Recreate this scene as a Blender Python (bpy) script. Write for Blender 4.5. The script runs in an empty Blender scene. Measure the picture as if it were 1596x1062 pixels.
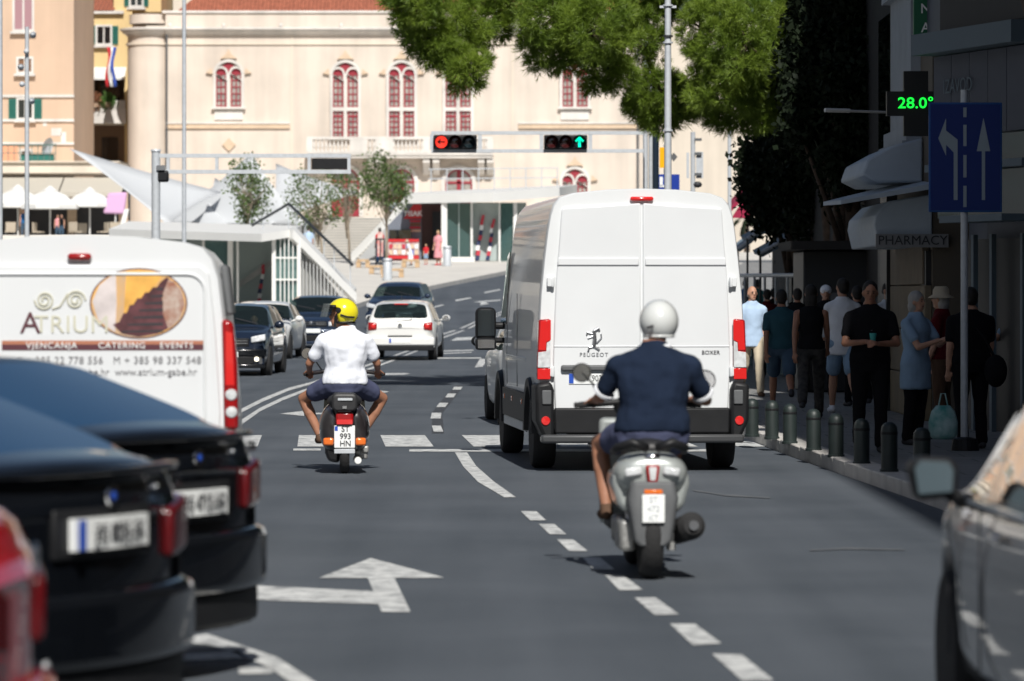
import bpy, math, random
import numpy as np
from mathutils import Vector, Matrix, Euler

# ---------------------------------------------------------------- camera, sky, sun, exposure
S = bpy.context.scene
C = S.collection
PI = math.pi
R = math.radians
FPX, CX, HZ, HC = 6500.0, 798.0, 462.0, 1.72        # focal length in photo pixels, centre column, horizon row, eye height
cam = bpy.data.cameras.new('camera'); camo = bpy.data.objects.new('camera', cam); C.objects.link(camo)
cam.sensor_width = 36; cam.lens = 36 * FPX / 1596; cam.shift_y = -(531 - HZ) / 1596
cam.clip_start = 0.5; cam.clip_end = 3000
camo.location = (0, 0, HC); camo.rotation_euler = (PI / 2, 0, 0)
cam.dof.use_dof = True; cam.dof.focus_distance = 50; cam.dof.aperture_fstop = 3.4; cam.dof.aperture_blades = 9
S.camera = camo
SUN_EL, SUN_AZ = 45.0, 172.0                         # azimuth clockwise from +Y
w = bpy.data.worlds.new('World'); S.world = w; w.use_nodes = True
sky = w.node_tree.nodes.new('ShaderNodeTexSky'); sky.sky_type = 'NISHITA'; sky.sun_disc = False
sky.sun_elevation = R(SUN_EL); sky.sun_rotation = R(SUN_AZ); sky.altitude = 20
bgn = w.node_tree.nodes['Background']; bgn.inputs[1].default_value = 0.05
w.node_tree.links.new(sky.outputs[0], bgn.inputs[0])
sl = bpy.data.lights.new('sun', 'SUN'); sl.energy = 5.0; sl.angle = R(0.53); sl.color = (1, .965, .91)
so = bpy.data.objects.new('sun', sl); C.objects.link(so)
tosun = Vector((math.sin(R(SUN_AZ)) * math.cos(R(SUN_EL)), math.cos(R(SUN_AZ)) * math.cos(R(SUN_EL)), math.sin(R(SUN_EL))))
so.rotation_euler = tosun.to_track_quat('Z', 'Y').to_euler()
S.view_settings.view_transform = 'Standard'; S.view_settings.look = 'None'
S.view_settings.gamma = 1; S.view_settings.use_curve_mapping = False
S.view_settings.exposure = 0.08
S.cycles.max_bounces = 8; S.cycles.transparent_max_bounces = 12; S.cycles.sample_clamp_indirect = 6

# ---------------------------------------------------------------- materials
def mat(name, col, rough=.6, metal=0., var=.0, vscale=3., bump=0., bscale=20., coat=0., emit=None, estr=1., alpha=None, spec=.5, col2=None, transl=0., detail=4):
    m = bpy.data.materials.new(name); m.use_nodes = True
    nt = m.node_tree; b = nt.nodes['Principled BSDF']; L = nt.links
    c = (*col, 1)
    b.inputs['Base Color'].default_value = c
    b.inputs['Roughness'].default_value = rough; b.inputs['Metallic'].default_value = metal
    b.inputs['Specular IOR Level'].default_value = spec
    if coat: b.inputs['Coat Weight'].default_value = coat; b.inputs['Coat Roughness'].default_value = .03
    tc = nt.nodes.new('ShaderNodeTexCoord')
    if var or col2:
        n = nt.nodes.new('ShaderNodeTexNoise'); n.inputs['Scale'].default_value = vscale; n.inputs['Detail'].default_value = detail
        L.new(tc.outputs['Object'], n.inputs['Vector'])
        r = nt.nodes.new('ShaderNodeValToRGB'); r.color_ramp.elements[0].position = .3; r.color_ramp.elements[1].position = .7
        if col2: a1, a2 = c, (*col2, 1)
        else:
            a1 = tuple(max(0, v * (1 - var)) for v in col) + (1,); a2 = tuple(min(1, v * (1 + var)) for v in col) + (1,)
        r.color_ramp.elements[0].color = a1; r.color_ramp.elements[1].color = a2
        L.new(n.outputs[0], r.inputs[0]); L.new(r.outputs[0], b.inputs['Base Color'])
    if bump:
        n2 = nt.nodes.new('ShaderNodeTexNoise'); n2.inputs['Scale'].default_value = bscale; n2.inputs['Detail'].default_value = 6
        L.new(tc.outputs['Object'], n2.inputs['Vector'])
        bp = nt.nodes.new('ShaderNodeBump'); bp.inputs['Strength'].default_value = bump; bp.inputs['Distance'].default_value = .02
        L.new(n2.outputs[0], bp.inputs['Height']); L.new(bp.outputs[0], b.inputs['Normal'])
    if emit: b.inputs['Emission Color'].default_value = (*emit, 1); b.inputs['Emission Strength'].default_value = estr
    if alpha is not None: b.inputs['Alpha'].default_value = alpha
    if transl:
        b.inputs['Transmission Weight'].default_value = 0
        t = nt.nodes.new('ShaderNodeBsdfTranslucent'); t.inputs[0].default_value = c
        mx = nt.nodes.new('ShaderNodeMixShader'); mx.inputs[0].default_value = transl
        o = nt.nodes['Material Output']; L.new(b.outputs[0], mx.inputs[1]); L.new(t.outputs[0], mx.inputs[2]); L.new(mx.outputs[0], o.inputs[0])
        if var or col2: L.new(r.outputs[0], t.inputs[0])
    return m

def glass_mat(name, tint=(.55, .7, .68), opac=.35, rough=.02, col=(.02, .03, .03)):
    m = bpy.data.materials.new(name); m.use_nodes = True; nt = m.node_tree; L = nt.links
    b = nt.nodes['Principled BSDF']; b.inputs['Base Color'].default_value = (*col, 1); b.inputs['Roughness'].default_value = rough
    b.inputs['Coat Weight'].default_value = 1; b.inputs['Coat Roughness'].default_value = .01
    t = nt.nodes.new('ShaderNodeBsdfTransparent'); t.inputs[0].default_value = (*tint, 1)
    mx = nt.nodes.new('ShaderNodeMixShader'); mx.inputs[0].default_value = 1 - opac
    L.new(b.outputs[0], mx.inputs[1]); L.new(t.outputs[0], mx.inputs[2]); L.new(mx.outputs[0], nt.nodes['Material Output'].inputs[0])
    return m

M = {}
def mk(k, *a, **kw): M[k] = mat(k, *a, **kw)
mk('white_paint', (.74, .75, .74), .35, coat=.6, var=.02, vscale=2)
mk('van_white', (.68, .70, .715), .38, coat=.25, var=.03, vscale=1.2, bump=.02, bscale=3)
mk('van_side', (.71, .73, .74), .35, coat=.35, var=.03, vscale=1.2)
mk('car_white', (.78, .78, .76), .3, coat=.8, var=.02, vscale=2)
mk('car_black', (.004, .005, .007), .15, coat=.7, spec=.3)
mk('car_navy', (.012, .02, .04), .2, coat=1, metal=.2)
mk('car_blue', (.02, .035, .07), .25, coat=1, metal=.3)
mk('car_grey', (.014, .016, .020), .28, coat=1, metal=.3)
mk('car_red', (.45, .012, .02), .25, coat=1)
mk('black_plastic', (.012, .0125, .014), .5, var=.15, vscale=8, spec=.3)
mk('grey_plastic', (.10, .105, .11), .6, var=.1, vscale=8)
mk('rubber', (.02, .02, .021), .85, bump=.3, bscale=60)
mk('steel', (.45, .46, .48), .3, metal=.9)
mk('chrome', (.75, .76, .78), .1, metal=1)
mk('galv', (.52, .55, .58), .5, metal=.2, var=.08, vscale=12)
mk('red_lens', (.30, .006, .008), .2, coat=.6); mk('dark_lens', (.09, .004, .006), .25, coat=.5); mk('mirror_blue', (.06, .085, .10), .3)
mk('red_lit', (.6, .02, .02), .15, coat=1, emit=(1, .05, .03), estr=.06)
mk('clear_lens', (.6, .62, .63), .12, coat=1, var=.2, vscale=20)
mk('orange_lens', (.75, .16, .02), .15, coat=1)
mk('headlamp', (.7, .72, .74), .08, coat=1, var=.3, vscale=14)
mk('lamp_on', (.9, .85, .7), .2, emit=(1, .9, .7), estr=1.6)
mk('plate_white', (.82, .84, .83), .4)
mk('plate_blue', (.02, .08, .45), .4)
mk('ink', (.03, .03, .035), .6)
mk('skin', (.50, .27, .18), .55, var=.10, vscale=9)
mk('skin_tan', (.35, .165, .10), .5, var=.14, vscale=9)
mk('hair_dark', (.012, .009, .007), .6, bump=.6, bscale=60)
mk('hair_grey', (.35, .34, .32), .6, bump=.6, bscale=60)
mk('hair_fair', (.40, .28, .14), .6, bump=.6, bscale=60)
mk('interior', (.025, .026, .03), .8)
mk('seat_cloth', (.045, .045, .05), .9)
mk('sky_tint_glass', (.006, .045, .11), .05, coat=1, spec=1.); mk('mirror_dark', (.16, .20, .24), .08, metal=1)  # parked saloons' glass has the blue sky reflection painted into its base colour
M['glass'] = glass_mat('car_glass', (.45, .55, .53), .45)
M['dark_glass'] = mat('dark_glass', (.008, .011, .014), .03, coat=1, spec=.8)
M['shop_glass'] = glass_mat('shop_glass', (.62, .80, .78), .42, col=(.10, .17, .17))
M['visor'] = glass_mat('visor', (.8, .85, .85), .3, col=(.3, .33, .33))

# ---------------------------------------------------------------- mesh helpers
class MB:
    def __init__(s): s.v = []; s.f = []
    def add(s, vs, fs):
        o = len(s.v); s.v += [tuple(p) for p in vs]; s.f += [tuple(i + o for i in f) for f in fs]; return s
    def box(s, c, d, rz=0, rx=0, ry=0):
        m = Euler((rx, ry, rz)).to_matrix(); hx, hy, hz = d[0] / 2, d[1] / 2, d[2] / 2; c = Vector(c)
        vs = [c + m @ Vector((x * hx, y * hy, z * hz)) for x in (-1, 1) for y in (-1, 1) for z in (-1, 1)]
        return s.add(vs, [(0, 1, 3, 2), (4, 6, 7, 5), (0, 4, 5, 1), (2, 3, 7, 6), (0, 2, 6, 4), (1, 5, 7, 3)])
    def bb(s, x0, x1, y0, y1, z0, z1):
        return s.box(((x0 + x1) / 2, (y0 + y1) / 2, (z0 + z1) / 2), (abs(x1 - x0), abs(y1 - y0), abs(z1 - z0)))
    def prism(s, poly, y0, y1):
        """poly in (x,z), extruded along y"""
        n = len(poly); vs = [(p[0], y0, p[1]) for p in poly] + [(p[0], y1, p[1]) for p in poly]
        a = sum(poly[i][0] * poly[(i + 1) % n][1] - poly[(i + 1) % n][0] * poly[i][1] for i in range(n))
        fs = [tuple(range(n)), tuple(range(2 * n - 1, n - 1, -1))] + [(i, i + n, (i + 1) % n + n, (i + 1) % n) for i in range(n)]
        if (a < 0) == (y1 > y0): fs = [f[::-1] for f in fs]
        return s.add(vs, fs)
    def slab(s, poly, z0, z1):
        """poly in (x,y), extruded along z (z0/z1 may be functions of x,y)"""
        n = len(poly); F = lambda z, p: z(p[0], p[1]) if callable(z) else z
        a = sum(poly[i][0] * poly[(i + 1) % n][1] - poly[(i + 1) % n][0] * poly[i][1] for i in range(n))
        if a < 0: poly = poly[::-1]
        vs = [(p[0], p[1], F(z0, p)) for p in poly] + [(p[0], p[1], F(z1, p)) for p in poly]
        return s.add(vs, [tuple(range(n - 1, -1, -1)), tuple(range(n, 2 * n))] + [(i, (i + 1) % n, (i + 1) % n + n, i + n) for i in range(n)])
    def rings(s, rs, cap=True):
        """rs: list of equal-length closed rings of points"""
        n = len(rs[0]); o = len(s.v); vs = [p for r in rs for p in r]; fs = []
        for i in range(len(rs) - 1):
            for j in range(n):
                k = (j + 1) % n; fs.append((i * n + j, i * n + k, (i + 1) * n + k, (i + 1) * n + j))
        if cap: fs.append(tuple(range(n - 1, -1, -1))); fs.append(tuple(range((len(rs) - 1) * n, len(rs) * n)))
        return s.add(vs, fs)
    def tube(s, path, r, seg=8, cap=True):
        path = [Vector(p) for p in path]; rs = r if isinstance(r, (list, tuple)) else [r] * len(path); out = []
        up = None
        for i, p in enumerate(path):
            t = (path[min(i + 1, len(path) - 1)] - path[max(i - 1, 0)]).normalized()
            if up is None:
                up = Vector((0, 0, 1)) if abs(t.z) < .9 else Vector((0, 1, 0))
            u = (up - t * up.dot(t)).normalized(); v = t.cross(u); up = u
            out.append([p + (u * math.cos(a) + v * math.sin(a)) * rs[i] for a in [2 * PI * k / seg for k in range(seg)]])
        return s.rings(out, cap)
    def cyl(s, p0, p1, r0, r1=None, seg=16): return s.tube([p0, p1], [r0, r0 if r1 is None else r1], seg)
    def lathe(s, prof, c=(0, 0, 0), axis='z', seg=20, cap=True):
        rs = []
        for r, h in prof:
            ring = []
            for k in range(seg):
                a = 2 * PI * k / seg; x, y = r * math.cos(a), r * math.sin(a)
                p = {'z': (x, y, h), 'y': (x, h, -y), 'x': (h, x, y)}[axis]
                ring.append((c[0] + p[0], c[1] + p[1], c[2] + p[2]))
            rs.append(ring)
        return s.rings(rs, cap)
    def ell(s, c, d, seg=14, rn=9, rot=None):
        m = Euler(rot).to_matrix() if rot else Matrix.Identity(3); c = Vector(c); rs = []
        for i in range(rn + 1):
            a = PI * i / rn; z = -math.cos(a); q = max(math.sin(a), .02)
            rs.append([c + m @ Vector((d[0] * q * math.cos(b), d[1] * q * math.sin(b), d[2] * z)) for b in [2 * PI * k / seg for k in range(seg)]])
        return s.rings(rs)
    def caps(s, p0, p1, r0, r1=None, seg=10, fx=1., fy=1.):
        """capsule with tapered radius; fx scales across (world x-ish), fy the other way"""
        r1 = r0 if r1 is None else r1; p0 = Vector(p0); p1 = Vector(p1); t = (p1 - p0); L = t.length or 1e-4; t = t / L
        ref = Vector((1, 0, 0)) if abs(t.x) < .9 else Vector((0, 0, 1))
        u = (ref - t * ref.dot(t)).normalized(); v = t.cross(u); rs = []
        prof = [(-.98, .18), (-.7, .71), (-.3, .95)]
        L0 = [(p0 + t * (a * r0), r0 * b) for a, b in prof] + [(p0, r0), (p0 + (p1 - p0) * .5, (r0 + r1) / 2), (p1, r1)] + [(p1 - t * (a * r1), r1 * b) for a, b in prof[::-1]]
        for c, r in L0: rs.append([c + (u * math.cos(a) * fx + v * math.sin(a) * fy) * r for a in [2 * PI * k / seg for k in range(seg)]])
        return s.rings(rs)
    def loft(s, secs, seg=18):
        """secs: (centre, half width along x, half depth along y)"""
        return s.rings([[(c[0] + a * math.cos(t), c[1] + b * math.sin(t), c[2]) for t in [2 * PI * k / seg for k in range(seg)]] for c, a, b in secs])
    def mesh(s, name):
        me = bpy.data.meshes.new(name); me.from_pydata([tuple(v) for v in s.v], [], s.f); me.update(); return me

def obj(name, mb, m, parent=None, smooth=False, bevel=0, sub=0, remesh=0, soft=4, loc=None, rot=None, folds=0, ang=40, bseg=2):
    me = mb.mesh(name) if isinstance(mb, MB) else mb
    if m is not None and not me.materials: me.materials.append(M[m] if isinstance(m, str) else m)
    o = bpy.data.objects.new(name, me); C.objects.link(o)
    if parent: o.parent = parent
    if loc: o.location = loc
    if rot: o.rotation_euler = rot
    if smooth or remesh or sub:
        me.polygons.foreach_set('use_smooth', [True] * len(me.polygons))
        if smooth == 'auto': me.set_sharp_from_angle(angle=R(ang))
    if remesh:
        d = o.modifiers.new('r', 'REMESH'); d.mode = 'VOXEL'; d.voxel_size = remesh; d.use_smooth_shade = True
        if soft: q = o.modifiers.new('s', 'SMOOTH'); q.iterations = soft; q.factor = .5
        if folds:
            q = o.modifiers.new('f', 'DISPLACE'); q.texture = FOLDS; q.strength = folds; q.mid_level = .36; q.texture_coords = 'LOCAL'
    if bevel:
        d = o.modifiers.new('b', 'BEVEL'); d.width = bevel; d.segments = bseg; d.limit_method = 'ANGLE'; d.angle_limit = R(35)
        if not smooth: me.polygons.foreach_set('use_smooth', [True] * len(me.polygons)); me.set_sharp_from_angle(angle=R(50))
    if sub:
        d = o.modifiers.new('u', 'SUBSURF'); d.levels = d.render_levels = sub
    return o
FOLDS = bpy.data.textures.new('folds', 'CLOUDS'); FOLDS.noise_scale = .13; FOLDS.noise_depth = 1

def thing(name, label, cat, loc=(0, 0, 0), rz=0, group=None):
    o = bpy.data.objects.new(name, None); C.objects.link(o); o.empty_display_size = .3
    o.location = loc; o.rotation_euler = (0, 0, rz); o['label'] = label; o['category'] = cat
    if group: o['group'] = group
    return o
def tag(o, label, cat, group=None):
    o['label'] = label; o['category'] = cat
    if group: o['group'] = group
    return o
def struct(o): o['kind'] = 'structure'; return o
def stuff(o): o['kind'] = 'stuff'; return o
def copy_tree(o, parent=None):
    kids = list(o.children); c = o.copy(); C.objects.link(c)
    if parent: c.parent = parent
    for ch in kids: copy_tree(ch, c)
    return c

def text(name, s, m, parent, loc, size, rot=(PI / 2, 0, 0), ext=.002, sx=1, spacing=1., shear=0, align='CENTER', bold=0):
    cu = bpy.data.curves.new(name, 'FONT'); cu.body = s; cu.size = size; cu.extrude = ext; cu.align_x = align; cu.align_y = 'CENTER'
    cu.space_character = spacing; cu.shear = shear; cu.offset = bold; cu.resolution_u = 3
    cu.materials.append(M[m] if isinstance(m, str) else m)
    o = bpy.data.objects.new(name, cu); C.objects.link(o); o.parent = parent; o.location = loc; o.rotation_euler = rot; o.scale = (sx, 1, 1)
    return o

# ---------------------------------------------------------------- terrain and photo geometry
GT = [(-60, 0), (84, 0), (100, .13), (120, .32), (135, .66), (150, 1.2), (175, 2.25), (193, 3.0), (205, 3.45), (230, 4.0), (300, 4.3), (700, 4.3)]
def g(y):
    for (a, za), (b, zb) in zip(GT, GT[1:]):
        if y <= b: return za + (zb - za) * max(0, (y - a)) / (b - a)
    return GT[-1][1]
def P(px, py, Y): return Vector(((px - CX) / FPX * Y, Y, HC - (py - HZ) / FPX * Y))      # where a thing seen at (px,py) stands if it is Y metres away
def X(px, Y): return (px - CX) / FPX * Y
def Z(py, Y): return HC - (py - HZ) / FPX * Y
def G(px, py, dz=0):
    """ground point seen at a pixel"""
    lo, hi = 10., 229.
    f = lambda Y: HZ + FPX * (HC - g(Y) - dz) / Y - py
    for _ in range(50):
        mid = (lo + hi) / 2
        if f(mid) > 0: lo = mid
        else: hi = mid
    return Vector((X(px, lo), lo, g(lo) + dz))
def setscale(o, k): o.scale = (k, k, k)
# ================================================================ SETTING
# ---- asphalt
def asphalt():
    m = bpy.data.materials.new('asphalt'); m.use_nodes = True; nt = m.node_tree; L = nt.links; b = nt.nodes['Principled BSDF']
    tc = nt.nodes.new('ShaderNodeTexCoord')
    def noise(sc, det=5, vec=None):
        n = nt.nodes.new('ShaderNodeTexNoise'); n.inputs['Scale'].default_value = sc; n.inputs['Detail'].default_value = det
        L.new(vec or tc.outputs['Object'], n.inputs['Vector']); return n
    mp = nt.nodes.new('ShaderNodeMapping'); mp.inputs['Scale'].default_value = (1.6, .07, 1); L.new(tc.outputs['Object'], mp.inputs['Vector'])
    n1, n2, n3 = noise(.5), noise(60, 3), noise(1.0, 4, mp.outputs[0])
    r = nt.nodes.new('ShaderNodeValToRGB'); r.color_ramp.elements[0].color = (.038, .048, .060, 1); r.color_ramp.elements[1].color = (.083, .096, .113, 1)
    r.color_ramp.elements[0].position = .36; r.color_ramp.elements[1].position = .64
    a = nt.nodes.new('ShaderNodeMath'); a.operation = 'ADD'; a2 = nt.nodes.new('ShaderNodeMath'); a2.operation = 'MULTIPLY_ADD'
    a2.inputs[1].default_value = .35; L.new(n2.outputs[0], a2.inputs[0])
    a.inputs[1].default_value = 0; mm = nt.nodes.new('ShaderNodeMath'); mm.operation = 'MULTIPLY'; mm.inputs[1].default_value = .35; L.new(n1.outputs[0], mm.inputs[0])
    m3 = nt.nodes.new('ShaderNodeMath'); m3.operation = 'MULTIPLY_ADD'; m3.inputs[1].default_value = .35; L.new(n3.outputs[0], m3.inputs[0]); L.new(mm.outputs[0], m3.inputs[2])
    L.new(m3.outputs[0], a2.inputs[2]); L.new(a2.outputs[0], r.inputs[0]); L.new(r.outputs[0], b.inputs['Base Color'])
    b.inputs['Roughness'].default_value = .78
    bp = nt.nodes.new('ShaderNodeBump'); bp.inputs['Strength'].default_value = .5; bp.inputs['Distance'].default_value = .01
    n4 = noise(90, 4); L.new(n4.outputs[0], bp.inputs['Height']); L.new(bp.outputs[0], b.inputs['Normal'])
    return m
M['asphalt'] = asphalt()
ys = [-60, 0, 10, 20, 30, 45, 60, 75, 84] + list(range(88, 236, 4)) + [260, 300, 500, 900]
mb = MB(); xs = [-300, -60, -25, -12, -6, -3, 0, 3, 6, 12, 25, 60, 300]
# worn white paint
def road_paint():
    m = mat('road_paint', (.62, .63, .62), .7, var=.0, bump=.2, bscale=50)
    nt = m.node_tree; L = nt.links; b = nt.nodes['Principled BSDF']; tc = nt.nodes.new('ShaderNodeTexCoord')
    n = nt.nodes.new('ShaderNodeTexNoise'); n.inputs['Scale'].default_value = 7; n.inputs['Detail'].default_value = 8; n.inputs['Roughness'].default_value = .7
    L.new(tc.outputs['Object'], n.inputs['Vector'])
    r = nt.nodes.new('ShaderNodeValToRGB'); r.color_ramp.elements[0].position = .37; r.color_ramp.elements[0].color = (.20, .21, .22, 1)
    r.color_ramp.elements[1].position = .56; r.color_ramp.elements[1].color = (.61, .62, .61, 1)
    L.new(n.outputs[0], r.inputs[0]); L.new(r.outputs[0], b.inputs['Base Color']); return m
M['road_paint'] = road_paint()
mk('stone_pave', (.34, .33, .30), .75, var=.12, vscale=1.2, bump=.15, bscale=15)
mk('plaza_stone', (.60, .575, .53), .75, var=.08, vscale=.8, bump=.1, bscale=15)
mk('kerb_stone', (.52, .50, .47), .7, var=.14, vscale=2.5, bump=.3, bscale=25)
for y in ys:
    for x in xs: mb.v.append((x, y, g(y)))
n = len(xs)
for i in range(len(ys) - 1):
    for j in range(n - 1): mb.f.append((i * n + j, i * n + j + 1, (i + 1) * n + j + 1, (i + 1) * n + j))
road = struct(obj('road', mb, 'asphalt'))

def paint(name, poly, dz=.005, col='road_paint'):
    """road marking laid on the asphalt: photo pixels -> ground, subdivided so that it follows the slope"""
    pts = [G(*p) for p in poly]; mb = MB(); mb.add([(p.x, p.y, p.z + dz) for p in pts], [tuple(range(len(pts)))])
    a = sum(pts[i].x * pts[(i + 1) % len(pts)].y - pts[(i + 1) % len(pts)].x * pts[i].y for i in range(len(pts)))
    if a < 0: mb.f = [f[::-1] for f in mb.f]
    return obj(name, mb, col, road)
def band(name, left, right, dz=.005):
    mb = MB(); n = len(left); a = [G(*p) for p in left]; b = [G(*p) for p in right]
    # resample for slope
    A, B = [], []
    for i in range(n - 1):
        for k in range(8):
            t = k / 8; pa = a[i].lerp(a[i + 1], t); pb = b[i].lerp(b[i + 1], t); A.append(pa); B.append(pb)
    A.append(a[-1]); B.append(b[-1])
    for p, q in zip(A, B): mb.v += [(p.x, p.y, g(p.y) + dz), (q.x, q.y, g(q.y) + dz)]
    for i in range(len(A) - 1): mb.f.append((2 * i, 2 * i + 1, 2 * i + 3, 2 * i + 2))
    pv = [Vector(mb.v[i]) for i in mb.f[0]]
    if (pv[1] - pv[0]).cross(pv[2] - pv[1]).z < 0: mb.f = [f[::-1] for f in mb.f]
    return obj(name, mb, 'road_paint', road)
# crosswalk
mesh0 = None
for k in range(-5, 6):
    x0 = -1.444 + 1.006 * k; d = -.0443 * 4.1
    if mesh0 is None:
        q = MB().add([(0, 0, 0), (.55, 0, 0), (.55 + d, 3.9, 0), (d, 3.9, 0)], [(0, 1, 2, 3)]); mesh0 = q.mesh('crosswalk_stripe')
    obj('crosswalk_stripe', mesh0, 'road_paint', road, loc=(x0, 47.6, .005))
paint('stop_line', [(638, 701), (638, 704.7), (1140, 704.7), (1140, 701)])
paint('stop_line', [(457, 700), (457, 703), (500, 703), (500, 700)])
band('lane_line', [(709, 706), (722, 728), (745, 752), (786, 776)], [(728, 706), (742, 727), (769, 751), (804, 776)])
for (a, b_, c, d) in [((812, 798), (836, 798), (851, 812), (826, 812)), ((840, 818), (864, 818), (883, 834), (857, 834)), ((868, 842), (893, 842), (916, 860), (887, 860)),
                     ((908, 870), (935, 870), (958, 889), (925, 889)), ((943, 898), (972, 898), (1002, 921), (965, 921)), ((989, 933), (1022, 933), (1058, 959), (1020, 960)),
                     ((1044, 974), (1083, 974), (1124, 1004), (1080, 1007)), ((1110, 1021), (1156, 1022), (1206, 1062), (1156, 1062)), ((1190, 1090), (1240, 1090), (1300, 1130), (1240, 1130))]:
    paint('lane_dash', [a, b_, c, d])
for (x0, x1, x2, x3, y0, y1) in [(708, 721, 718, 705, 603.5, 608), (698, 711, 707, 694, 614, 620), (685, 699, 694, 680, 628.5, 635), (673, 688, 687, 671, 644, 653), (673, 687, 691, 676, 664, 673.5)]:
    paint('lane_dash', [(x0, y0), (x1, y0), (x2, y1), (x3, y1)])
band('double_line', [(360, 646), (410, 621), (450, 605), (505, 589.5), (560, 573), (620, 552), (691, 520), (742, 501), (800, 478)], [(360, 652), (410, 626.5), (450, 609.5), (505, 593), (560, 575.5), (620, 554), (691, 522), (742, 502.6), (800, 479.5)])
band('double_line', [(350, 672), (376, 655), (405, 636.5), (440, 620), (474, 607.5), (560, 580), (620, 558), (691, 525.5), (742, 505.5), (800, 482)], [(350, 681), (376, 663), (405, 642), (440, 625), (474, 611.5), (560, 583), (620, 560.3), (691, 527.5), (742, 507.5), (800, 483.5)])
paint('turn_arrow', [(497.5, 902), (577.7, 871), (692, 901.5), (614.7, 902), (639.7, 955), (594.8, 955), (590, 943), (420, 937), (300, 931), (300, 908), (420, 915), (582, 923), (573, 902)])
paint('lane_arrow', [(436, 645.5), (474, 641), (474, 644), (540, 644.6), (540, 646.5), (474, 646.5), (474, 649)])
paint('lane_arrow', [(560, 609.5), (582, 609.5), (576, 607.5), (607, 611), (584, 615.5), (584, 612), (560, 611.5)])
paint('merge_block', [(712, 526.5), (738, 525.8), (738, 530), (702, 531.5)])
paint('thin_line', [(689, 547), (738, 545.5), (738, 547), (689, 548.7)])
paint('thin_line', [(689, 551), (735, 549), (735, 550), (689, 552.3)])
paint('thin_line', [(600, 558), (750, 557.5), (750, 559.3), (600, 560)])
paint('merge_block', [(748, 560), (762, 560), (752, 572), (740, 573)])
paint('thin_line', [(555, 582.5), (630, 582), (640, 583), (630, 584.5), (555, 585.5)])
paint('lane_dash', [(709, 468), (733, 464), (735, 465.3), (711, 470)])
paint('lane_dash', [(754, 456), (778, 451), (781, 452.3), (756, 457.5)])
paint('lane_dash', [(675, 478.5), (690, 475), (692, 476.3), (677, 480)])
paint('lane_arrow', [(737, 471), (752, 469.5), (780, 467.5), (780, 469), (756, 471), (762, 474), (748, 476), (750, 472)])
# hatched island at the bottom left
band('island_line', [(296, 993), (322, 989), (372, 1006), (432, 1026), (487, 1062), (540, 1100)], [(296, 1004), (322, 1006), (372, 1022), (420, 1042), (447, 1062), (500, 1110)])
band('island_line', [(281, 1022), (330, 1019), (372, 1016)], [(281, 1032), (330, 1030), (385, 1027)])
band('island_line', [(372, 1042), (400, 1042), (425, 1042)], [(372, 1052), (400, 1052), (425, 1051)])
# faint worn marks and tar seams
M['worn_paint'] = mat('worn_paint', (.105, .112, .12), .8, col2=(.065, .075, .088), vscale=5)
def wband(name, l, r_): o = band(name, l, r_); o.data.materials[0] = M['worn_paint']; return o
wband('worn_mark', [(1080, 764), (1130, 771), (1200, 775)], [(1080, 766), (1130, 774), (1200, 778)])
wband('worn_mark', [(1262, 857), (1320, 854), (1410, 857)], [(1262, 860), (1320, 857.5), (1410, 859)])
M['tar'] = mat('tar_patch', (.040, .043, .048), .6, var=.1)
o = band('tar_seam', [(712, 601), (692, 620), (673, 644), (673, 676)], [(723, 601), (707, 622), (689, 645), (692, 676)], .0025); o.data.materials[0] = M['tar']

# ---- right pavement with kerb stones
KR = [(5.2, -20), (4.6, 5), (3.9, 22), (3.62, 30), (3.42, 35), (3.2, 40), (2.98, 45.5), (2.80, 51), (2.45, 58), (2.25, 70), (2.3, 85), (3.0, 110), (5.2, 150), (11, 200)]
def kx(y):
    for (a, ya), (b, yb) in zip(KR, KR[1:]):
        if y <= yb: return a + (b - a) * (y - ya) / (yb - ya)
    return KR[-1][0]
mb = MB(); yy = list(range(-20, 200, 3))
for y in yy: mb.v += [(kx(y) + .2, y, g(y) + .128), (60, y, g(y) + .128)]
for i in range(len(yy) - 1): mb.f.append((2 * i, 2 * i + 1, 2 * i + 3, 2 * i + 2))
def slab_mat(name, c, bw, bh, mortar=.02, col2=None):
    m = mat(name, c, .75, bump=.15, bscale=20); nt = m.node_tree; L = nt.links; b = nt.nodes['Principled BSDF']; tc = nt.nodes.new('ShaderNodeTexCoord')
    br = nt.nodes.new('ShaderNodeTexBrick'); br.inputs['Scale'].default_value = 1; br.inputs['Brick Width'].default_value = bw; br.inputs['Row Height'].default_value = bh
    br.inputs['Mortar Size'].default_value = mortar; br.inputs['Color1'].default_value = (*c, 1); br.inputs['Color2'].default_value = (*[v * .86 for v in c], 1)
    br.inputs['Mortar'].default_value = (*[v * .45 for v in c], 1); L.new(tc.outputs['Object'], br.inputs['Vector']); L.new(br.outputs[0], b.inputs['Base Color']); return m
M['slabs'] = slab_mat('paving_slabs', (.24, .24, .235), .9, .6, .012)
pave = struct(obj('pavement', mb, 'slabs'))
rnd = random.Random(4)
y = 24.0
while y < 72:
    L_ = 1.0; x0, x1 = kx(y), kx(y + L_); a = math.atan2(-(x1 - x0), L_); dz = rnd.uniform(-.003, .003)
    q = MB(); q.box((0, 0, 0), (.26, L_ - .012, .2)); obj('kerb_stone', q, 'kerb_stone', pave, bevel=.012, bseg=1, loc=((x0 + x1) / 2 + .12, y + L_ / 2, .035 + g(y) + dz), rot=(0, 0, a)); y += L_
q = MB()
for (ya, yb) in ((-20, 24), (72, 198)):
    y = ya
    while y < yb:
        y2 = min(y + 4, yb); q.slab([(kx(y), y), (kx(y) + .25, y), (kx(y2) + .25, y2), (kx(y2), y2)], lambda x, yv: g(yv) - .08, lambda x, yv: g(yv) + .135); y = y2
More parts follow.
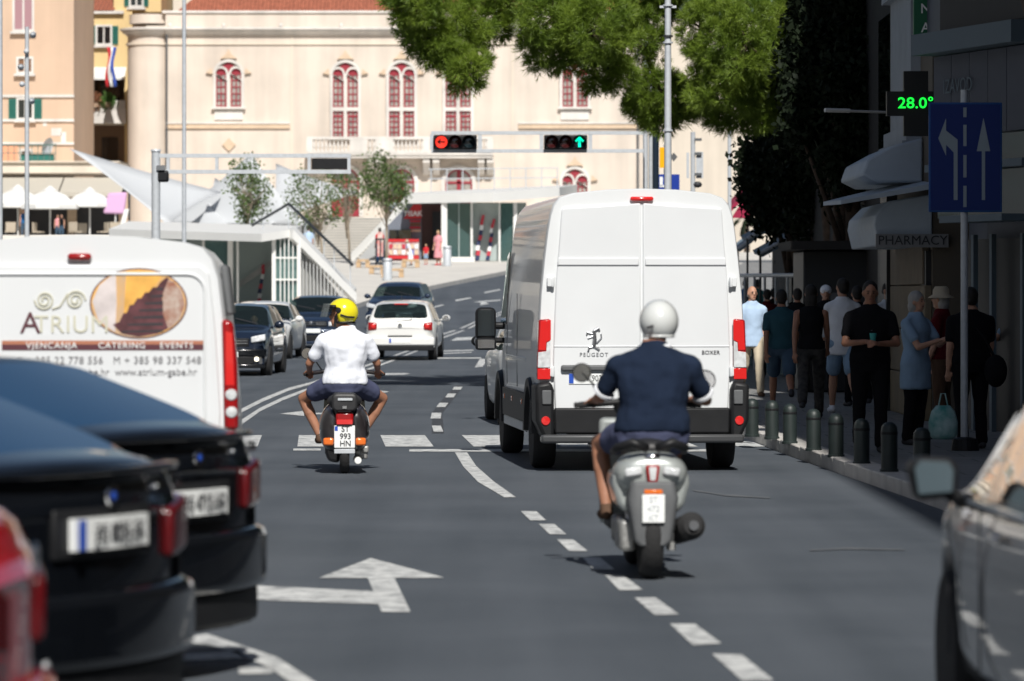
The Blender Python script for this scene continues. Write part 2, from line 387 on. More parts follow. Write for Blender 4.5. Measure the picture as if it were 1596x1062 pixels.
stuff(obj('kerb_run', q, 'kerb_stone', pave))
# drain strip next to the kerb and dust
# ---- plaza (left, far) : kerb line taken from the photograph
KL = [G(*p) for p in [(-900, 520), (100, 512), (300, 505), (420, 500), (520, 490), (547, 484), (580, 473), (620, 463), (700, 446), (790, 428)]] + [Vector((6, 206, g(206))), Vector((30, 215, g(215)))]
KL = [Vector((-30, 118, g(118)))] + KL[1:]
mb = MB(); m2 = MB()
for a, b in zip(KL, KL[1:]):
    for k in range(6):
        p, q = a.lerp(b, k / 6), a.lerp(b, (k + 1) / 6)
        zp, zq = g(p.y), g(q.y)
        # plaza strips going back from the kerb line
        N = 10; o = len(mb.v); mb.v += [(p.x, p.y + t, g(p.y + t) + .15) for t in [j * (232 - p.y) / N for j in range(N + 1)]] + [(q.x, q.y + t, g(q.y + t) + .15) for t in [j * (232 - q.y) / N for j in range(N + 1)]]
        mb.f += [(o + j, o + N + 1 + j, o + N + 2 + j, o + j + 1) for j in range(N)]
        m2.add([(p.x, p.y - .02, zp - .05), (q.x, q.y - .02, zq - .05), (q.x, q.y - .02, zq + .165), (p.x, p.y - .02, zp + .165), (p.x, p.y + .35, zp + .165), (q.x, q.y + .35, zq + .165)], [(0, 1, 2, 3), (3, 2, 5, 4)])
plaza = struct(obj('plaza', mb, 'plaza_stone')); struct(obj('plaza_kerb', m2, 'kerb_stone'))
# upper terrace in front of the palace
mk('limestone', (.60, .57, .52), .7, var=.08, vscale=.5, bump=.1)
TZ = 5.6
q = MB(); q.bb(-60, X(262, 217), 217, 420, 2.5, 4.9); struct(obj('cafe_ground', q, 'limestone'))
q = MB(); q.bb(X(262, 217) + .01, 9, 217, 420, 2.5, TZ); struct(obj('terrace', q, 'limestone'))

# ---------------------------------------------------------------- PALACE
PY = 260.0
def stucco(name, c, var=.05, streak=.12):
    m = mat(name, c, .85, bump=.15, bscale=6); nt = m.node_tree; L = nt.links; b = nt.nodes['Principled BSDF']; tc = nt.nodes.new('ShaderNodeTexCoord')
    mp = nt.nodes.new('ShaderNodeMapping'); mp.inputs['Scale'].default_value = (1.2, 1.2, .12); L.new(tc.outputs['Object'], mp.inputs[0])
    n = nt.nodes.new('ShaderNodeTexNoise'); n.inputs['Scale'].default_value = 1.; n.inputs['Detail'].default_value = 7; L.new(mp.outputs[0], n.inputs[0])
    n2 = nt.nodes.new('ShaderNodeTexNoise'); n2.inputs['Scale'].default_value = .35; n2.inputs['Detail'].default_value = 5; L.new(tc.outputs['Object'], n2.inputs[0])
    mx = nt.nodes.new('ShaderNodeMath'); mx.operation = 'MULTIPLY_ADD'; mx.inputs[1].default_value = .5; L.new(n.outputs[0], mx.inputs[0])
    m2 = nt.nodes.new('ShaderNodeMath'); m2.operation = 'MULTIPLY'; m2.inputs[1].default_value = .5; L.new(n2.outputs[0], m2.inputs[0]); L.new(m2.outputs[0], mx.inputs[2])
    r = nt.nodes.new('ShaderNodeValToRGB'); r.color_ramp.elements[0].position = .32; r.color_ramp.elements[1].position = .6
    r.color_ramp.elements[0].color = (*[v * (1 - streak) for v in c], 1); r.color_ramp.elements[1].color = (*[v * (1 + var) for v in c], 1)
    L.new(mx.outputs[0], r.inputs[0]); L.new(r.outputs[0], b.inputs['Base Color']); return m
M['cream'] = stucco('cream_stucco', (.63, .555, .48), .06, .2); M['cream2'] = stucco('cream_stucco_side', (.68, .60, .50))
M['peach'] = stucco('peach_stucco', (.60, .43, .31)); M['yellow'] = stucco('yellow_stucco', (.70, .52, .26))
M['palestone'] = stucco('pale_stone', (.68, .65, .61), .06, .3)
mk('ochre', (.60, .46, .33), .8, var=.1); mk('red_frame', (.28, .02, .035), .5); mk('pane', (.20, .19, .18), .15, col2=(.45, .42, .38), vscale=1.6)
mk('green_shutter', (.02, .15, .12), .6, var=.1)
def roof_tiles():
    m = mat('roof_tiles', (.40, .13, .075), .8, var=.25, vscale=4, bump=.2); nt = m.node_tree; L = nt.links; tc = nt.nodes.new('ShaderNodeTexCoord')
    wv = nt.nodes.new('ShaderNodeTexWave'); wv.inputs['Scale'].default_value = 1.3; wv.bands_direction = 'X'; L.new(tc.outputs['Object'], wv.inputs[0])
    bp = nt.nodes.new('ShaderNodeBump'); bp.inputs['Strength'].default_value = 1; bp.inputs['Distance'].default_value = .12; L.new(wv.outputs[0], bp.inputs['Height'])
    L.new(bp.outputs[0], nt.nodes['Principled BSDF'].inputs['Normal']); return m
M['roof_tiles'] = roof_tiles()
def px(x): return X(x, PY)
def pz(y): return Z(y, PY)
palace = thing('palace', 'long cream historic palace with red framed arched windows and a stone balcony', 'building', (px(600), PY, TZ))
def PL(x, z): return (px(x) - px(600), pz(z) - TZ)      # palace local x,z
q = MB(); x0, z0 = PL(258, 340); x1, z1 = PL(1003, 20); q.bb(x0, x1, 0, 14, -4, z1); obj('wall', q, 'cream', palace)
# round corner tower
q = MB(); xc = (PL(200, 0)[0] + PL(262, 0)[0]) / 2; rr = (PL(262, 0)[0] - PL(200, 0)[0]) / 2 + .15
q.lathe([(rr, -4), (rr, PL(0, 50)[1])], (xc, 1.2, 0), seg=32); obj('corner_tower', q, 'cream', palace, smooth='auto')
q = MB(); q.lathe([(rr - .1, PL(0, 40)[1] + .15), (rr - .1, PL(0, 22)[1])], (xc, 1.2, 0), seg=32); obj('parapet', q, 'cream', palace, smooth='auto')
# cornice : moulded profile along the front, and round the tower
prof = [(0, 0), (-.12, .02), (-.16, .12), (-.34, .18), (-.38, .30), (-.52, .34), (-.52, .44), (-.1, .50), (0, .5)]
q = MB(); zc = PL(0, 55)[1]; a = PL(258, 0)[0]; rings = [[(xx, yy_ - .02, zc + zz) for yy_, zz in prof] for xx in (a, x1)]; q.rings(rings)
q.lathe([(rr - .02, zc)] + [(rr - yv - .02, zc + zv) for yv, zv in prof[1:]], (xc, 1.2, 0), seg=32); obj('cornice', q, 'palestone', palace)
q = MB(); q.bb(a, x1, -.10, .05, PL(0, 70)[1], PL(0, 66)[1]); q.lathe([(rr, PL(0, 70)[1]), (rr + .1, PL(0, 70)[1]), (rr + .1, PL(0, 66)[1]), (rr, PL(0, 66)[1])], (xc, 1.2, 0), seg=32); obj('cornice_band', q, 'cream2', palace)
# small finials on the cornice
for xx in (265, 349, 438, 532, 620, 712, 800, 890): q = MB(); a2, b2 = PL(xx, 40); q.ell((a2, -.25, zc + .58), (.12, .12, .16)); obj('bird_spike', q, 'palestone', palace)
# roof
q = MB(); zt = PL(0, 20)[1]; q.add([(a + .6, .1, zt), (x1 + .3, .1, zt), (x1 - 2, 9, zt + 5.5), (a + 6, 9, zt + 5.5), (a + .6, 14, zt)], [(0, 1, 2, 3), (0, 3, 4)]); obj('roof', q, 'roof_tiles', palace)
q = MB(); q.bb(a - .2, x1 + .2, -.12, .3, zt - .02, zt + .12); obj('gutter', q, 'palestone', palace)
# string courses
for (xa, xb, yp) in ((258, 452, 197), (808, 1000, 197)):
    q = MB(); u, v = PL(xa, yp); u2, _ = PL(xb, yp); q.bb(u, u2, -.14, .04, v - .14, v + .14); obj('string_course', q, 'ochre', palace)
    q = MB(); q.bb(u, u2, -.2, .04, v + .14, v + .24); obj('string_course', q, 'palestone', palace)
for xx in (455, 799): q = MB(); u, v = PL(xx, 40); q.bb(u - .04, u + .04, -.05, .02, -2, zc); obj('wall_seam', q, 'cream2', palace)
for xx, m_ in ((260, 'grey_plastic'), (994, 'grey_plastic')): q = MB(); u, v = PL(xx, 45); q.cyl((u, -.15, -3), (u, -.15, zc), .07); obj('downpipe', q, m_, palace)
# windows
def arch_poly(x0, x1, z0, z1, n=8, pointed=False):
    r_ = (x1 - x0) / 2; c = (x0 + x1) / 2; zs = z1 - r_
    return [(x0, z0), (x1, z0)] + [(c + r_ * math.cos(t), zs + r_ * math.sin(t)) for t in [PI * k / n for k in range(n + 1)]]
def ring_prism(q, outer, inner, y0, y1):
    n = len(outer); o = len(q.v)
    for p in outer: q.v.append((p[0], y0, p[1]))
    for p in inner: q.v.append((p[0], y0, p[1]))
    for p in outer: q.v.append((p[0], y1, p[1]))
    for p in inner: q.v.append((p[0], y1, p[1]))
    for i in range(n):
        j = (i + 1) % n
        q.f += [(o + i, o + j, o + n + j, o + n + i), (o + i, o + 2 * n + i, o + 2 * n + j, o + j), (o + n + i, o + n + j, o + 3 * n + j, o + 3 * n + i)]
def light(parent, xa, xb, ya, yb, arched=True, rows=5):
    """one narrow red window light"""
    u0, w1 = PL(xa, ya); u1, w0 = PL(xb, yb)
    out = arch_poly(u0, u1, w0, w1) if arched else [(u0, w0), (u1, w0), (u1, w1), (u0, w1)]
    t = .09; inn = arch_poly(u0 + t, u1 - t, w0 + t, w1 - t) if arched else [(u0 + t, w0 + t), (u1 - t, w0 + t), (u1 - t, w1 - t), (u0 + t, w1 - t)]
    q = MB(); ring_prism(q, out, inn, -.10, -.02)
    cx = (u0 + u1) / 2; top = w1 - ((u1 - u0) / 2 if arched else 0); q.bb(cx - .035, cx + .035, -.09, -.03, w0 + t, top)
    for k in range(1, rows + 1):
        zz = w0 + (top - w0) * k / (rows + (0 if arched else .999)); th = .03 if k < rows else .06; q.bb(u0 + t, u1 - t, -.088, -.03, zz - th, zz + th)
    if arched: q.prism([(u0 + t, top), (u1 - t, top)] + [p for p in inn[2:]], -.06, -.03)
    wdw = obj('window', q, 'red_frame', parent)
    q = MB(); q.prism([(p[0], p[1]) for p in inn], -.035, -.01); obj('pane', q, 'pane', wdw)
def bifora(cxp, y0, y1, ylow=None, sill=True, orn=True):
    L0, L1 = cxp - 20, cxp - 3.5; R0, R1 = cxp + 3.5, cxp + 20
    light(palace, L0, L1, y0, y1); light(palace, R0, R1, y0, y1)
    bot = y1
    if ylow: light(palace, L0, L1, ylow[0], ylow[1], False, 4); light(palace, R0, R1, ylow[0], ylow[1], False, 4); bot = ylow[1]
    q = MB(); u0, w0 = PL(L0 - 4, bot); u1, w1 = PL(R1 + 4, y0); cx = (u0 + u1) / 2
    for a_ in (u0, (PL(cxp, 0)[0] - .1), u1 - .17): q.bb(a_, a_ + .18, -.24, 0, w0, w1 - .3)
    for (sa, sb) in ((L0, L1), (R0, R1)):
        s0, s1 = PL(sa, 0)[0], PL(sb, 0)[0]; oo = arch_poly(s0 - .12, s1 + .12, w1 - .75, w1 + .14); ii = arch_poly(s0, s1, w1 - .75, w1)
        ring_prism(q, oo[1:], ii[1:], -.22, 0)
    # big relieving arch
    W2 = (u1 - u0) / 2; base = w1 - .35; oo = []; ii = []
    for k in range(17):
        t = PI * k / 16; rr_ = 1.0; oo.append((cx + W2 * math.cos(t), base + (W2 * .95) * math.sin(t))); ii.append((cx + (W2 - .17) * math.cos(t), base + (W2 * .95 - .17) * math.sin(t)))
    for k in range(16):
        q.prism([oo[k], oo[k + 1], ii[k + 1], ii[k]], -.26, 0)
    if ylow: zm = PL(0, (y1 + ylow[0]) / 2)[1]; q.bb(u0, u1, -.2, 0, zm - .12, zm + .12)
    q.bb(u0 - .1, u1 + .1, -.3, 0, w0 - .14, w0)
    obj('window_surround', q, 'palestone', palace)
    q = MB(); q.prism([(cx - .42, w1 + .12), (cx, w1 - .22), (cx + .42, w1 + .12), (cx, w1 + .42)], -.1, -.02); obj('tympanum', q, 'red_frame', palace)
    if orn:
        q = MB(); t = base + W2 * .95; q.prism([(cx - .5, t + .05), (cx + .5, t + .05), (cx + .2, t + .3), (cx, t + .62), (cx - .2, t + .3)], -.24, 0)
        for sg in (-1, 1): q.prism([(cx + sg * (W2 + .05), w1 - .35), (cx + sg * (W2 + .45), w1 - .28), (cx + sg * (W2 + .1), w1 + .02)], -.2, 0)
        obj('ornament', q, 'ochre', palace)
    if sill:
        q = MB(); s0, t0 = PL(L0 - 2, bot + 20); s1, t1 = PL(R1 + 2, bot + 5); q.bb(s0, s1, -.1, 0, t0, t1); obj('apron_panel', q, 'palestone', palace)
bifora(356.5, 107, 167); bifora(538.5, 108, 168, (173, 215), False); bifora(626, 108, 168, (173, 215), False); bifora(714, 108, 168, (173, 215), False); bifora(896, 107, 167)
bifora(896, 274, 330, None, False)
q = MB(); u, v = PL(357, 226); q.prism([(u - .42, v), (u, v - .42), (u + .42, v), (u, v + .42)], -.12, 0); obj('diamond_ornament', q, 'ochre', palace)
# ground floor arches with red doors
for (xa, xb, ya) in ((517, 560, 262), (606, 646, 264), (694, 736, 264)):
    u0, w1 = PL(xa, ya); u1, w0 = PL(xb, 338); q = MB(); oo = arch_poly(u0 - .25, u1 + .25, w0, w1 + .25, 12); ii = arch_poly(u0, u1, w0, w1, 12); ring_prism(q, oo, ii, -.2, 0); obj('door_surround', q, 'palestone', palace)
    q = MB(); i2 = arch_poly(u0 + .1, u1 - .1, w0, w1 - .1, 12); ring_prism(q, ii, i2, -.1, -.01); cx = (u0 + u1) / 2; q.bb(cx - .12, cx + .12, -.09, -.02, w0, w1 - .1)
    for zz in (w1 - (u1 - u0) / 2, w1 - (u1 - u0) / 2 - 1.0, w0 + 1.0): q.bb(u0, u1, -.09, -.02, zz - .07, zz + .07)
    q.bb(u0 + .1, u1 - .1, -.07, -.02, w0, w0 + 1.0); dd = obj('door', q, 'red_frame', palace)
    q = MB(); q.prism(i2, -.03, -.005); obj('pane', q, 'pane', dd)
# balcony : slab, corbels, balusters, rail, pedestals
bal = thing('balcony', 'long pale stone balustrade balcony across the front of the cream palace', 'balcony', (px(624), PY, pz(240)))
def BX(x): return px(x) - px(624)
q = MB(); q.bb(BX(480), BX(768), -1.3, -.01, -.30, 0); q.bb(BX(479), BX(769), -1.4, -.01, -.12, -.04); obj('slab', q, 'palestone', bal)
q = MB(); q.bb(BX(480), BX(768), -1.35, -1.05, .86, 1.02); q.bb(BX(480), BX(768), -1.33, -1.07, .005, .13); obj('rail', q, 'palestone', bal)
for xx in (484, 560, 600, 665, 764): q = MB(); q.bb(BX(xx) - .55, BX(xx) + .55, -1.34, -1.06, .13, .86) if xx in (560, 600) else q.bb(BX(xx) - .2, BX(xx) + .2, -1.34, -1.06, .13, .86); obj('pedestal', q, 'palestone', bal)
bme = MB().lathe([(.075, .13), (.075, .2), (.04, .27), (.085, .42), (.08, .5), (.04, .7), (.075, .8), (.075, .86)], seg=8).mesh('baluster')
for k in range(44):
    xx = 491 + k * 6.2
    if min(abs(xx - t) for t in (560, 600)) < 14 or min(abs(xx - t) for t in (484, 665, 764)) < 6: continue
    obj('baluster', bme, 'palestone', bal, loc=(BX(xx), -1.2, 0))
for xx in (500, 578, 592, 665, 680, 750, 764):
    q = MB(); q.rings([[(BX(xx) + s_ * .22, yv, zv) for yv, zv in ((-.01, -.31), (-1.15, -.31), (-1.15, -.6), (-.7, -.8), (-.35, -1.25), (-.01, -1.35))] for s_ in (-1, 1)]); obj('corbel', q, 'palestone', bal, bevel=.04)
# right flank receding
q = MB(); A = (px(1003) - px(600), 0); B = (X(1165, 330) - px(600), 70)
q.slab([A, (B[0], B[1]), (B[0] + 20, B[1] + 5), (A[0] + 12, 6)], -4, zt - .3); obj('side_wall', q, 'cream2', palace)
d = (Vector((B[0], B[1])) - Vector(A)); L_ = d.length; d.normalize()
for k in range(14):
    s_ = 4 + k * 4.8; c = Vector(A) + d * s_; q = MB(); q.box((c.x, c.y - .15, 6), (.7, .5, 17), rz=math.atan2(d.y, d.x)); obj('pilaster', q, 'cream', palace)
    c2 = c + d * 2.4; q = MB(); q.box((c2.x - .0, c2.y - .12, 2.8), (1.4, .3, 6), rz=math.atan2(d.y, d.x)); obj('side_arch_window', q, 'dark_glass', palace)

# ---------------------------------------------------------------- houses left
HY = 248.0
def window(parent, u0, u1, w0, w1, y, shutters=None, frame='palestone', glass='dark_glass', sh_mat='green_shutter'):
    q = MB(); t = .13; ring_prism(q, [(u0 - t, w0 - t), (u1 + t, w0 - t), (u1 + t, w1 + t), (u0 - t, w1 + t)], [(u0, w0), (u1, w0), (u1, w1), (u0, w1)], y - .10, y)
    c = (u0 + u1) / 2; q.bb(c - .05, c + .05, y - .05, y, w0, w1); wd = obj('window', q, frame, parent)
    q = MB(); q.bb(u0, u1, y - .02, y - .005, w0, w1); obj('pane', q, glass, wd)
    q = MB(); q.bb(u0 - .25, u1 + .25, y - .3, y - .001, w0 - t - .14, w0 - t); obj('sill', q, frame, wd)
    if shutters:
        for sg, e in ((-1, u0 - t), (1, u1 + t)):
            q = MB(); q.bb(e if sg > 0 else e - shutters, e + shutters if sg > 0 else e, y - .09, y - .03, w0 - .05, w1 + .05)
            n_ = 9
            for k in range(n_): zz = w0 + (w1 - w0) * (k + .5) / n_; q.box(((e + sg * shutters / 2), y - .10, zz), (shutters * .8, .03, (w1 - w0) / n_ * .7), rx=.5)
            obj('shutter', q, sh_mat, wd)
house = thing('apartment_house', 'tall peach apartment house with white string courses above the cafe awning', 'building', (X(60, HY), HY, TZ))
hx = lambda x: X(x, HY) - X(60, HY)
hz_ = lambda y_: Z(y_, HY) - TZ
q = MB(); q.bb(hx(-320), hx(115), 0, 12, -3, hz_(-160)); obj('wall', q, 'peach', house)
q = MB(); q.slab([(hx(115), .02), (X(127, 264) - X(60, HY), 16), (hx(80), 16), (hx(100), 4)], -3, hz_(-160)); obj('side_wall', q, 'peach', house)
for yy_ in (150, 188, 224): q = MB(); q.bb(hx(-320), hx(115) + .03, -.12, .01, hz_(yy_ + 2), hz_(yy_ - 2)); obj('string_course', q, 'palestone', house)
mk('pink_shutter', (.36, .20, .22), .7); mk('brown_wood', (.20, .10, .05), .7)
window(house, hx(23), hx(50), hz_(46), hz_(-10), 0, glass='pink_shutter'); window(house, hx(29), hx(49), hz_(112), hz_(92), 0, glass='brown_wood')
window(house, hx(29), hx(50), hz_(184), hz_(156), 0, shutters=hx(12) - hx(0)); window(house, hx(-110), hx(-84), hz_(46), hz_(-10), 0, glass='pink_shutter'); window(house, hx(-110), hx(-88), hz_(184), hz_(156), 0, shutters=.45)
window(house, hx(34), hx(48), hz_(262), hz_(236), 0, glass='brown_wood')
q = MB(); q.bb(hx(2), hx(27), -.06, 0, hz_(256), hz_(228)); obj('wall_patch', q, mat('salmon', (.70, .34, .20), .8), house)
for (a_, b_, c_, d_) in ((80, 96, 200, 212), (95, 103, 206, 222), (67, 73, 190, 197)): q = MB(); q.bb(hx(a_), hx(b_), -.02, 0, hz_(d_), hz_(c_)); obj('plaster_patch', q, 'palestone', house)
# roof terrace over the cafe
q = MB(); q.bb(hx(-320), hx(203), -6.5, -.02, hz_(275), hz_(258)); q.bb(hx(-320), hx(203), -6.7, -.02, hz_(259), hz_(257)); obj('cafe_roof', q, 'cream2', house)
q = MB()
for xx in range(-300, 106, 9): q.bb(hx(xx) - .02, hx(xx) + .02, -6.4, -6.36, hz_(257), hz_(232))
q.bb(hx(-300), hx(106), -6.42, -6.34, hz_(233), hz_(231)); q.bb(hx(-300), hx(106), -6.42, -6.34, hz_(245), hz_(244)); obj('terrace_railing', q, mat('rail_green', (.10, .16, .14), .5), house)
q = MB(); q.bb(hx(52), hx(102), -6.3, -6.0, hz_(256), hz_(246)); tag(obj('planter', q, 'green_shutter', loc=(X(60, HY), HY, TZ)), 'long green planter box on the roof terrace behind the railing', 'planter')
# satellite dish
dish = thing('satellite_dish', 'grey satellite dish on the roof terrace of the peach house', 'dish', (X(74, 243), 243, Z(257, 243)))
q = MB(); q.lathe([(.60, 0), (.5, .08), (.25, .15), (.02, .17)], (0, 0, 0), 'y', 20, cap=False); o = obj('reflector', q, 'galv', dish, smooth=True, loc=(0, 0, 1.0), rot=(.3, 0, 1.0)); o.scale = (.8, 1, 1); q = MB(); q.cyl((0, .2, 0), (0, .2, 1.35), .05); obj('mast', q, 'galv', dish)
# yellow house
YY = 266.0
yh = thing('yellow_house', 'narrow yellow house with green shutters and recessed balconies beside the palace', 'building', (X(165, YY), YY, TZ))
yx = lambda x: X(x, YY) - X(165, YY)
yz = lambda y_: Z(y_, YY) - TZ
q = MB(); q.bb(yx(127), yx(206), 0, 10, yz(110), yz(18)); q.bb(yx(176), yx(250), .5, 10, yz(18), yz(-160)); q.bb(yx(194), yx(206), 0, 10, -3, yz(110)); q.bb(yx(127), yx(135), 0, 10, -3, yz(110)); obj('wall', q, 'yellow', yh)
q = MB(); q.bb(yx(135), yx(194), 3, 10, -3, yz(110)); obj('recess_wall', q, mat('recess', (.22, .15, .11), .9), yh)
q = MB(); q.bb(yx(129), yx(197), -.5, 3, yz(193), yz(170)); q.bb(yx(130), yx(196), -.3, .2, yz(170), yz(157)); obj('balcony_parapet', q, 'palestone', yh)
q = MB(); q.bb(yx(127), yx(206), 0, 3, yz(258), yz(254)); obj('floor_slab', q, 'cream2', yh)
q = MB(); q.bb(yx(152), yx(177), 2.9, 3, yz(254), yz(212)); obj('balcony_door', q, 'dark_glass', yh); q = MB(); q.bb(yx(150), yx(180), 2.9, 3, yz(160), yz(125)); obj('balcony_door', q, 'dark_glass', yh)
q = MB(); q.rings([[(yx(a_), .0, yz(105)), (yx(a_), -.05, yz(106)), (yx(a_), -1.2, yz(123)), (yx(a_), -1.2, yz(126)), (yx(a_), -1.15, yz(126))] for a_ in (128, 197)]); obj('awning', q, 'white_paint', yh)
window(yh, yx(152), yx(172), yz(68), yz(42), 0, shutters=.38); window(yh, yx(203), yx(220), yz(8), yz(-12), .5, shutters=.3)
q = MB(); q.bb(yx(137), yx(193), -.3, .5, yz(22), yz(17)); obj('eaves', q, 'palestone', yh)
q = MB(); q.add([(yx(136), -.3, yz(17)), (yx(178), -.3, yz(17)), (yx(178), 4, yz(-14)), (yx(136), 4, yz(-14))], [(0, 1, 2, 3)]); q.bb(yx(136), yx(178), -.3, 3, yz(18), yz(16.5)); obj('roof', q, 'roof_tiles', yh)
# house far behind, fills the gap over the low roofs
bh = thing('far_house', 'plain cream house wall rising behind the yellow house', 'building', (X(160, 300), 300, TZ)); q = MB(); q.bb(-9, 9, 0, 8, -4, 34); obj('wall', q, 'cream2', bh)
# off to the left: unseen row added to block sky light and reflect in the van
sidehouse = thing('added_left_house', 'long cream stone house added unseen at left to block sky light', 'building', (-17.5, 30, 0))
q = MB(); q.bb(-8, 0, -70, 78, 0, 17); obj('wall', q, 'palestone', sidehouse)
wm = MB().box((0, 0, 0), (.1, 1.1, 2.0)).mesh('window')
for k in range(24):
    for zz in (2.4, 6.3, 10.3): obj('window', wm, 'dark_glass', sidehouse, loc=(.02, -66 + k * 6, zz))
# ---------------------------------------------------------------- foliage
def leafmesh(name, centers, sizes, rnd, elong=1.8, normals_up=.3):
    """one small folded leaf quad per centre (numpy)"""
    n = len(centers); d = rnd.normal(size=(n, 3)); d /= np.linalg.norm(d, axis=1)[:, None]
    e = rnd.normal(size=(n, 3)); e[:, 2] += normals_up; e -= d * (e * d).sum(1)[:, None]; e /= np.linalg.norm(e, axis=1)[:, None]
    s = sizes[:, None]; a = centers - d * s * elong / 2; b = centers + d * s * elong / 2; c1 = centers + e * s * .5; c2 = centers - e * s * .5
    v = np.stack([a, c1, b, c2], 1).reshape(-1, 3); return v, 4
def raw(name, v, k):
    n = len(v) // k; me = bpy.data.meshes.new(name); me.vertices.add(len(v)); me.vertices.foreach_set('co', v.astype(np.float32).ravel())
    me.loops.add(n * k); me.loops.foreach_set('vertex_index', np.arange(n * k, dtype=np.int32)); me.polygons.add(n)
    me.polygons.foreach_set('loop_start', np.arange(0, n * k, k, dtype=np.int32)); me.polygons.foreach_set('loop_total', np.full(n, k, dtype=np.int32)); me.update(calc_edges=True); return me
M['needles'] = mat('pine_needles', (.12, .20, .022), .5, col2=(.28, .38, .05), vscale=1.9, transl=.38)
M['bark'] = mat('bark', (.075, .05, .035), .9, var=.35, vscale=6, bump=1, bscale=14)
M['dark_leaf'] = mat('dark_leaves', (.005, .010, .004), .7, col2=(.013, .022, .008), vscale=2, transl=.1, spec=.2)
M['young_leaf'] = mat('young_leaves', (.07, .12, .035), .5, col2=(.14, .20, .06), vscale=3, transl=.3)
M['young_bark'] = mat('young_bark', (.30, .25, .19), .9, var=.15, vscale=10)

# ---- stone pine over the road
PTY = 75.0
pine = thing('pine_tree', 'big pine tree leaning over the road with sunlit yellow green needles', 'tree', (X(1300, 79), 79, g(79)))
po = Vector(pine.location)
lobes = []   # px, py, Y, rx(px), ry(px), rdepth(m)
for l in [(650, 5, 75, 42, 50, .7), (700, 45, 76, 62, 52, .9), (668, 62, 75.4, 38, 34, .45), (728, 105, 75.5, 34, 34, .45), (640, -40, 76, 50, 50, .8), (760, 20, 77, 45, 50, .6), (790, -40, 77, 90, 62, 1.),
          (860, 30, 74, 55, 50, .8), (920, 50, 74, 68, 55, .9), (870, 78, 74.3, 55, 34, .5), (945, 112, 75, 42, 30, .5), (990, 60, 76, 45, 55, .6), (900, -40, 75, 100, 60, 1.1), (1010, 5, 77, 50, 40, .7),
          (1030, 140, 76, 40, 28, .35), (1035, 180, 76.3, 34, 22, .35), (1000, 165, 76.6, 22, 16, .3), (1110, 55, 75, 50, 60, .9), (1165, 70, 74, 62, 75, 1.), (1130, 135, 74.5, 58, 45, .7), (1190, 160, 75, 38, 42, .6), (1150, 185, 76, 48, 22, .5),
          (1204, 100, 75, 36, 62, .7), (1100, -40, 76, 100, 60, 1.1), (1040, -60, 77, 80, 60, 1.1), (1220, 20, 75, 32, 64, .7), (1085, 160, 77, 25, 20, .4),
          (700, -110, 78, 90, 60, 1.2), (850, -130, 77, 110, 70, 1.4), (1020, -150, 77, 110, 70, 1.4), (1180, -120, 78, 100, 80, 1.4), (930, -210, 78, 150, 60, 1.5), (1120, -210, 79, 130, 70, 1.5)]:
    c = P(l[0], l[1], l[2]); k = l[2] / FPX; lobes.append((np.array(c), np.array([l[3] * k, l[5], l[4] * k]) * 1.1))
rn = np.random.default_rng(7)
tri = []; twigs = MB()
for c, r in lobes:
    vol = float(r[0] * r[1] * r[2]) ** (2 / 3); nsub = int(34 + 120 * vol)
    u = rn.normal(size=(nsub, 3)); u /= np.linalg.norm(u, axis=1)[:, None]; rad = rn.uniform(.45, .98, (nsub, 1)); sub = c + u * r * rad
    for sc in sub:
        # a brush: shoots radiating from a twig end, needles set forward along every shoot
        sr = rn.uniform(.13, .24); ns_ = 20; d = rn.normal(size=(ns_, 3)); d[:, 2] += .5; d += (sc - c) / (np.linalg.norm(sc - c) + .01) * .9; d /= np.linalg.norm(d, axis=1)[:, None]
        nn = 18; t_ = rn.uniform(.25, 1., (ns_ * nn, 1)); d2 = np.repeat(d, nn, 0); b2 = sc + d2 * sr * t_
        nd = d2 * 1.0 + rn.normal(size=d2.shape) * .50; nd /= np.linalg.norm(nd, axis=1)[:, None]; ln = rn.uniform(.07, .13, (ns_ * nn, 1))
        sd = np.cross(nd, rn.normal(size=nd.shape)); sd /= np.linalg.norm(sd, axis=1)[:, None]; wdt = .0042
        tri.append(np.stack([b2 - sd * wdt, b2 + sd * wdt, b2 + nd * ln], 1).reshape(-1, 3))
    # wood in the lobe
    for k in range(5):
        e = sub[rn.integers(nsub)]; twigs.tube([tuple(c), tuple((c + e) / 2 + rn.normal(size=3) * .05), tuple(e)], [.028, .018, .008], 5)
v = np.concatenate(tri) - np.array(po); print('needles', len(v) // 3); crown = obj('crown', raw('needles', v, 3), 'needles', pine)
q = MB(); hub = [P(1290, 60, 78), P(1240, -60, 77.5)]
q.tube([po - po + Vector((0, 0, -.2)), Vector((.1, -.2, 2.2)), Vector(P(1285, 120, 78.5)) - po, Vector(P(1262, -40, 78)) - po, Vector(P(1200, -170, 78)) - po], [.36, .28, .25, .2, .12], 12)
tk = Vector(P(1262, 0, 78)); done = []
for c, r in sorted(lobes, key=lambda l: (Vector(l[0]) - tk).length):
    c = Vector(c); best = min([tk] + done, key=lambda d_: (d_ - c).length); mid = best.lerp(c, .5) + Vector((0, 0, .12)); k_ = max(.025, .09 - .009 * (c - tk).length); q.tube([best - po, mid - po, c - po], [k_, k_ * .85, k_ * .7], 6); done.append(c)
obj('trunk', q, 'bark', pine, smooth=True)
for i, vv in enumerate(twigs.v): twigs.v[i] = tuple(Vector(vv) - po)
stuff(obj('branches', twigs, 'bark', pine))

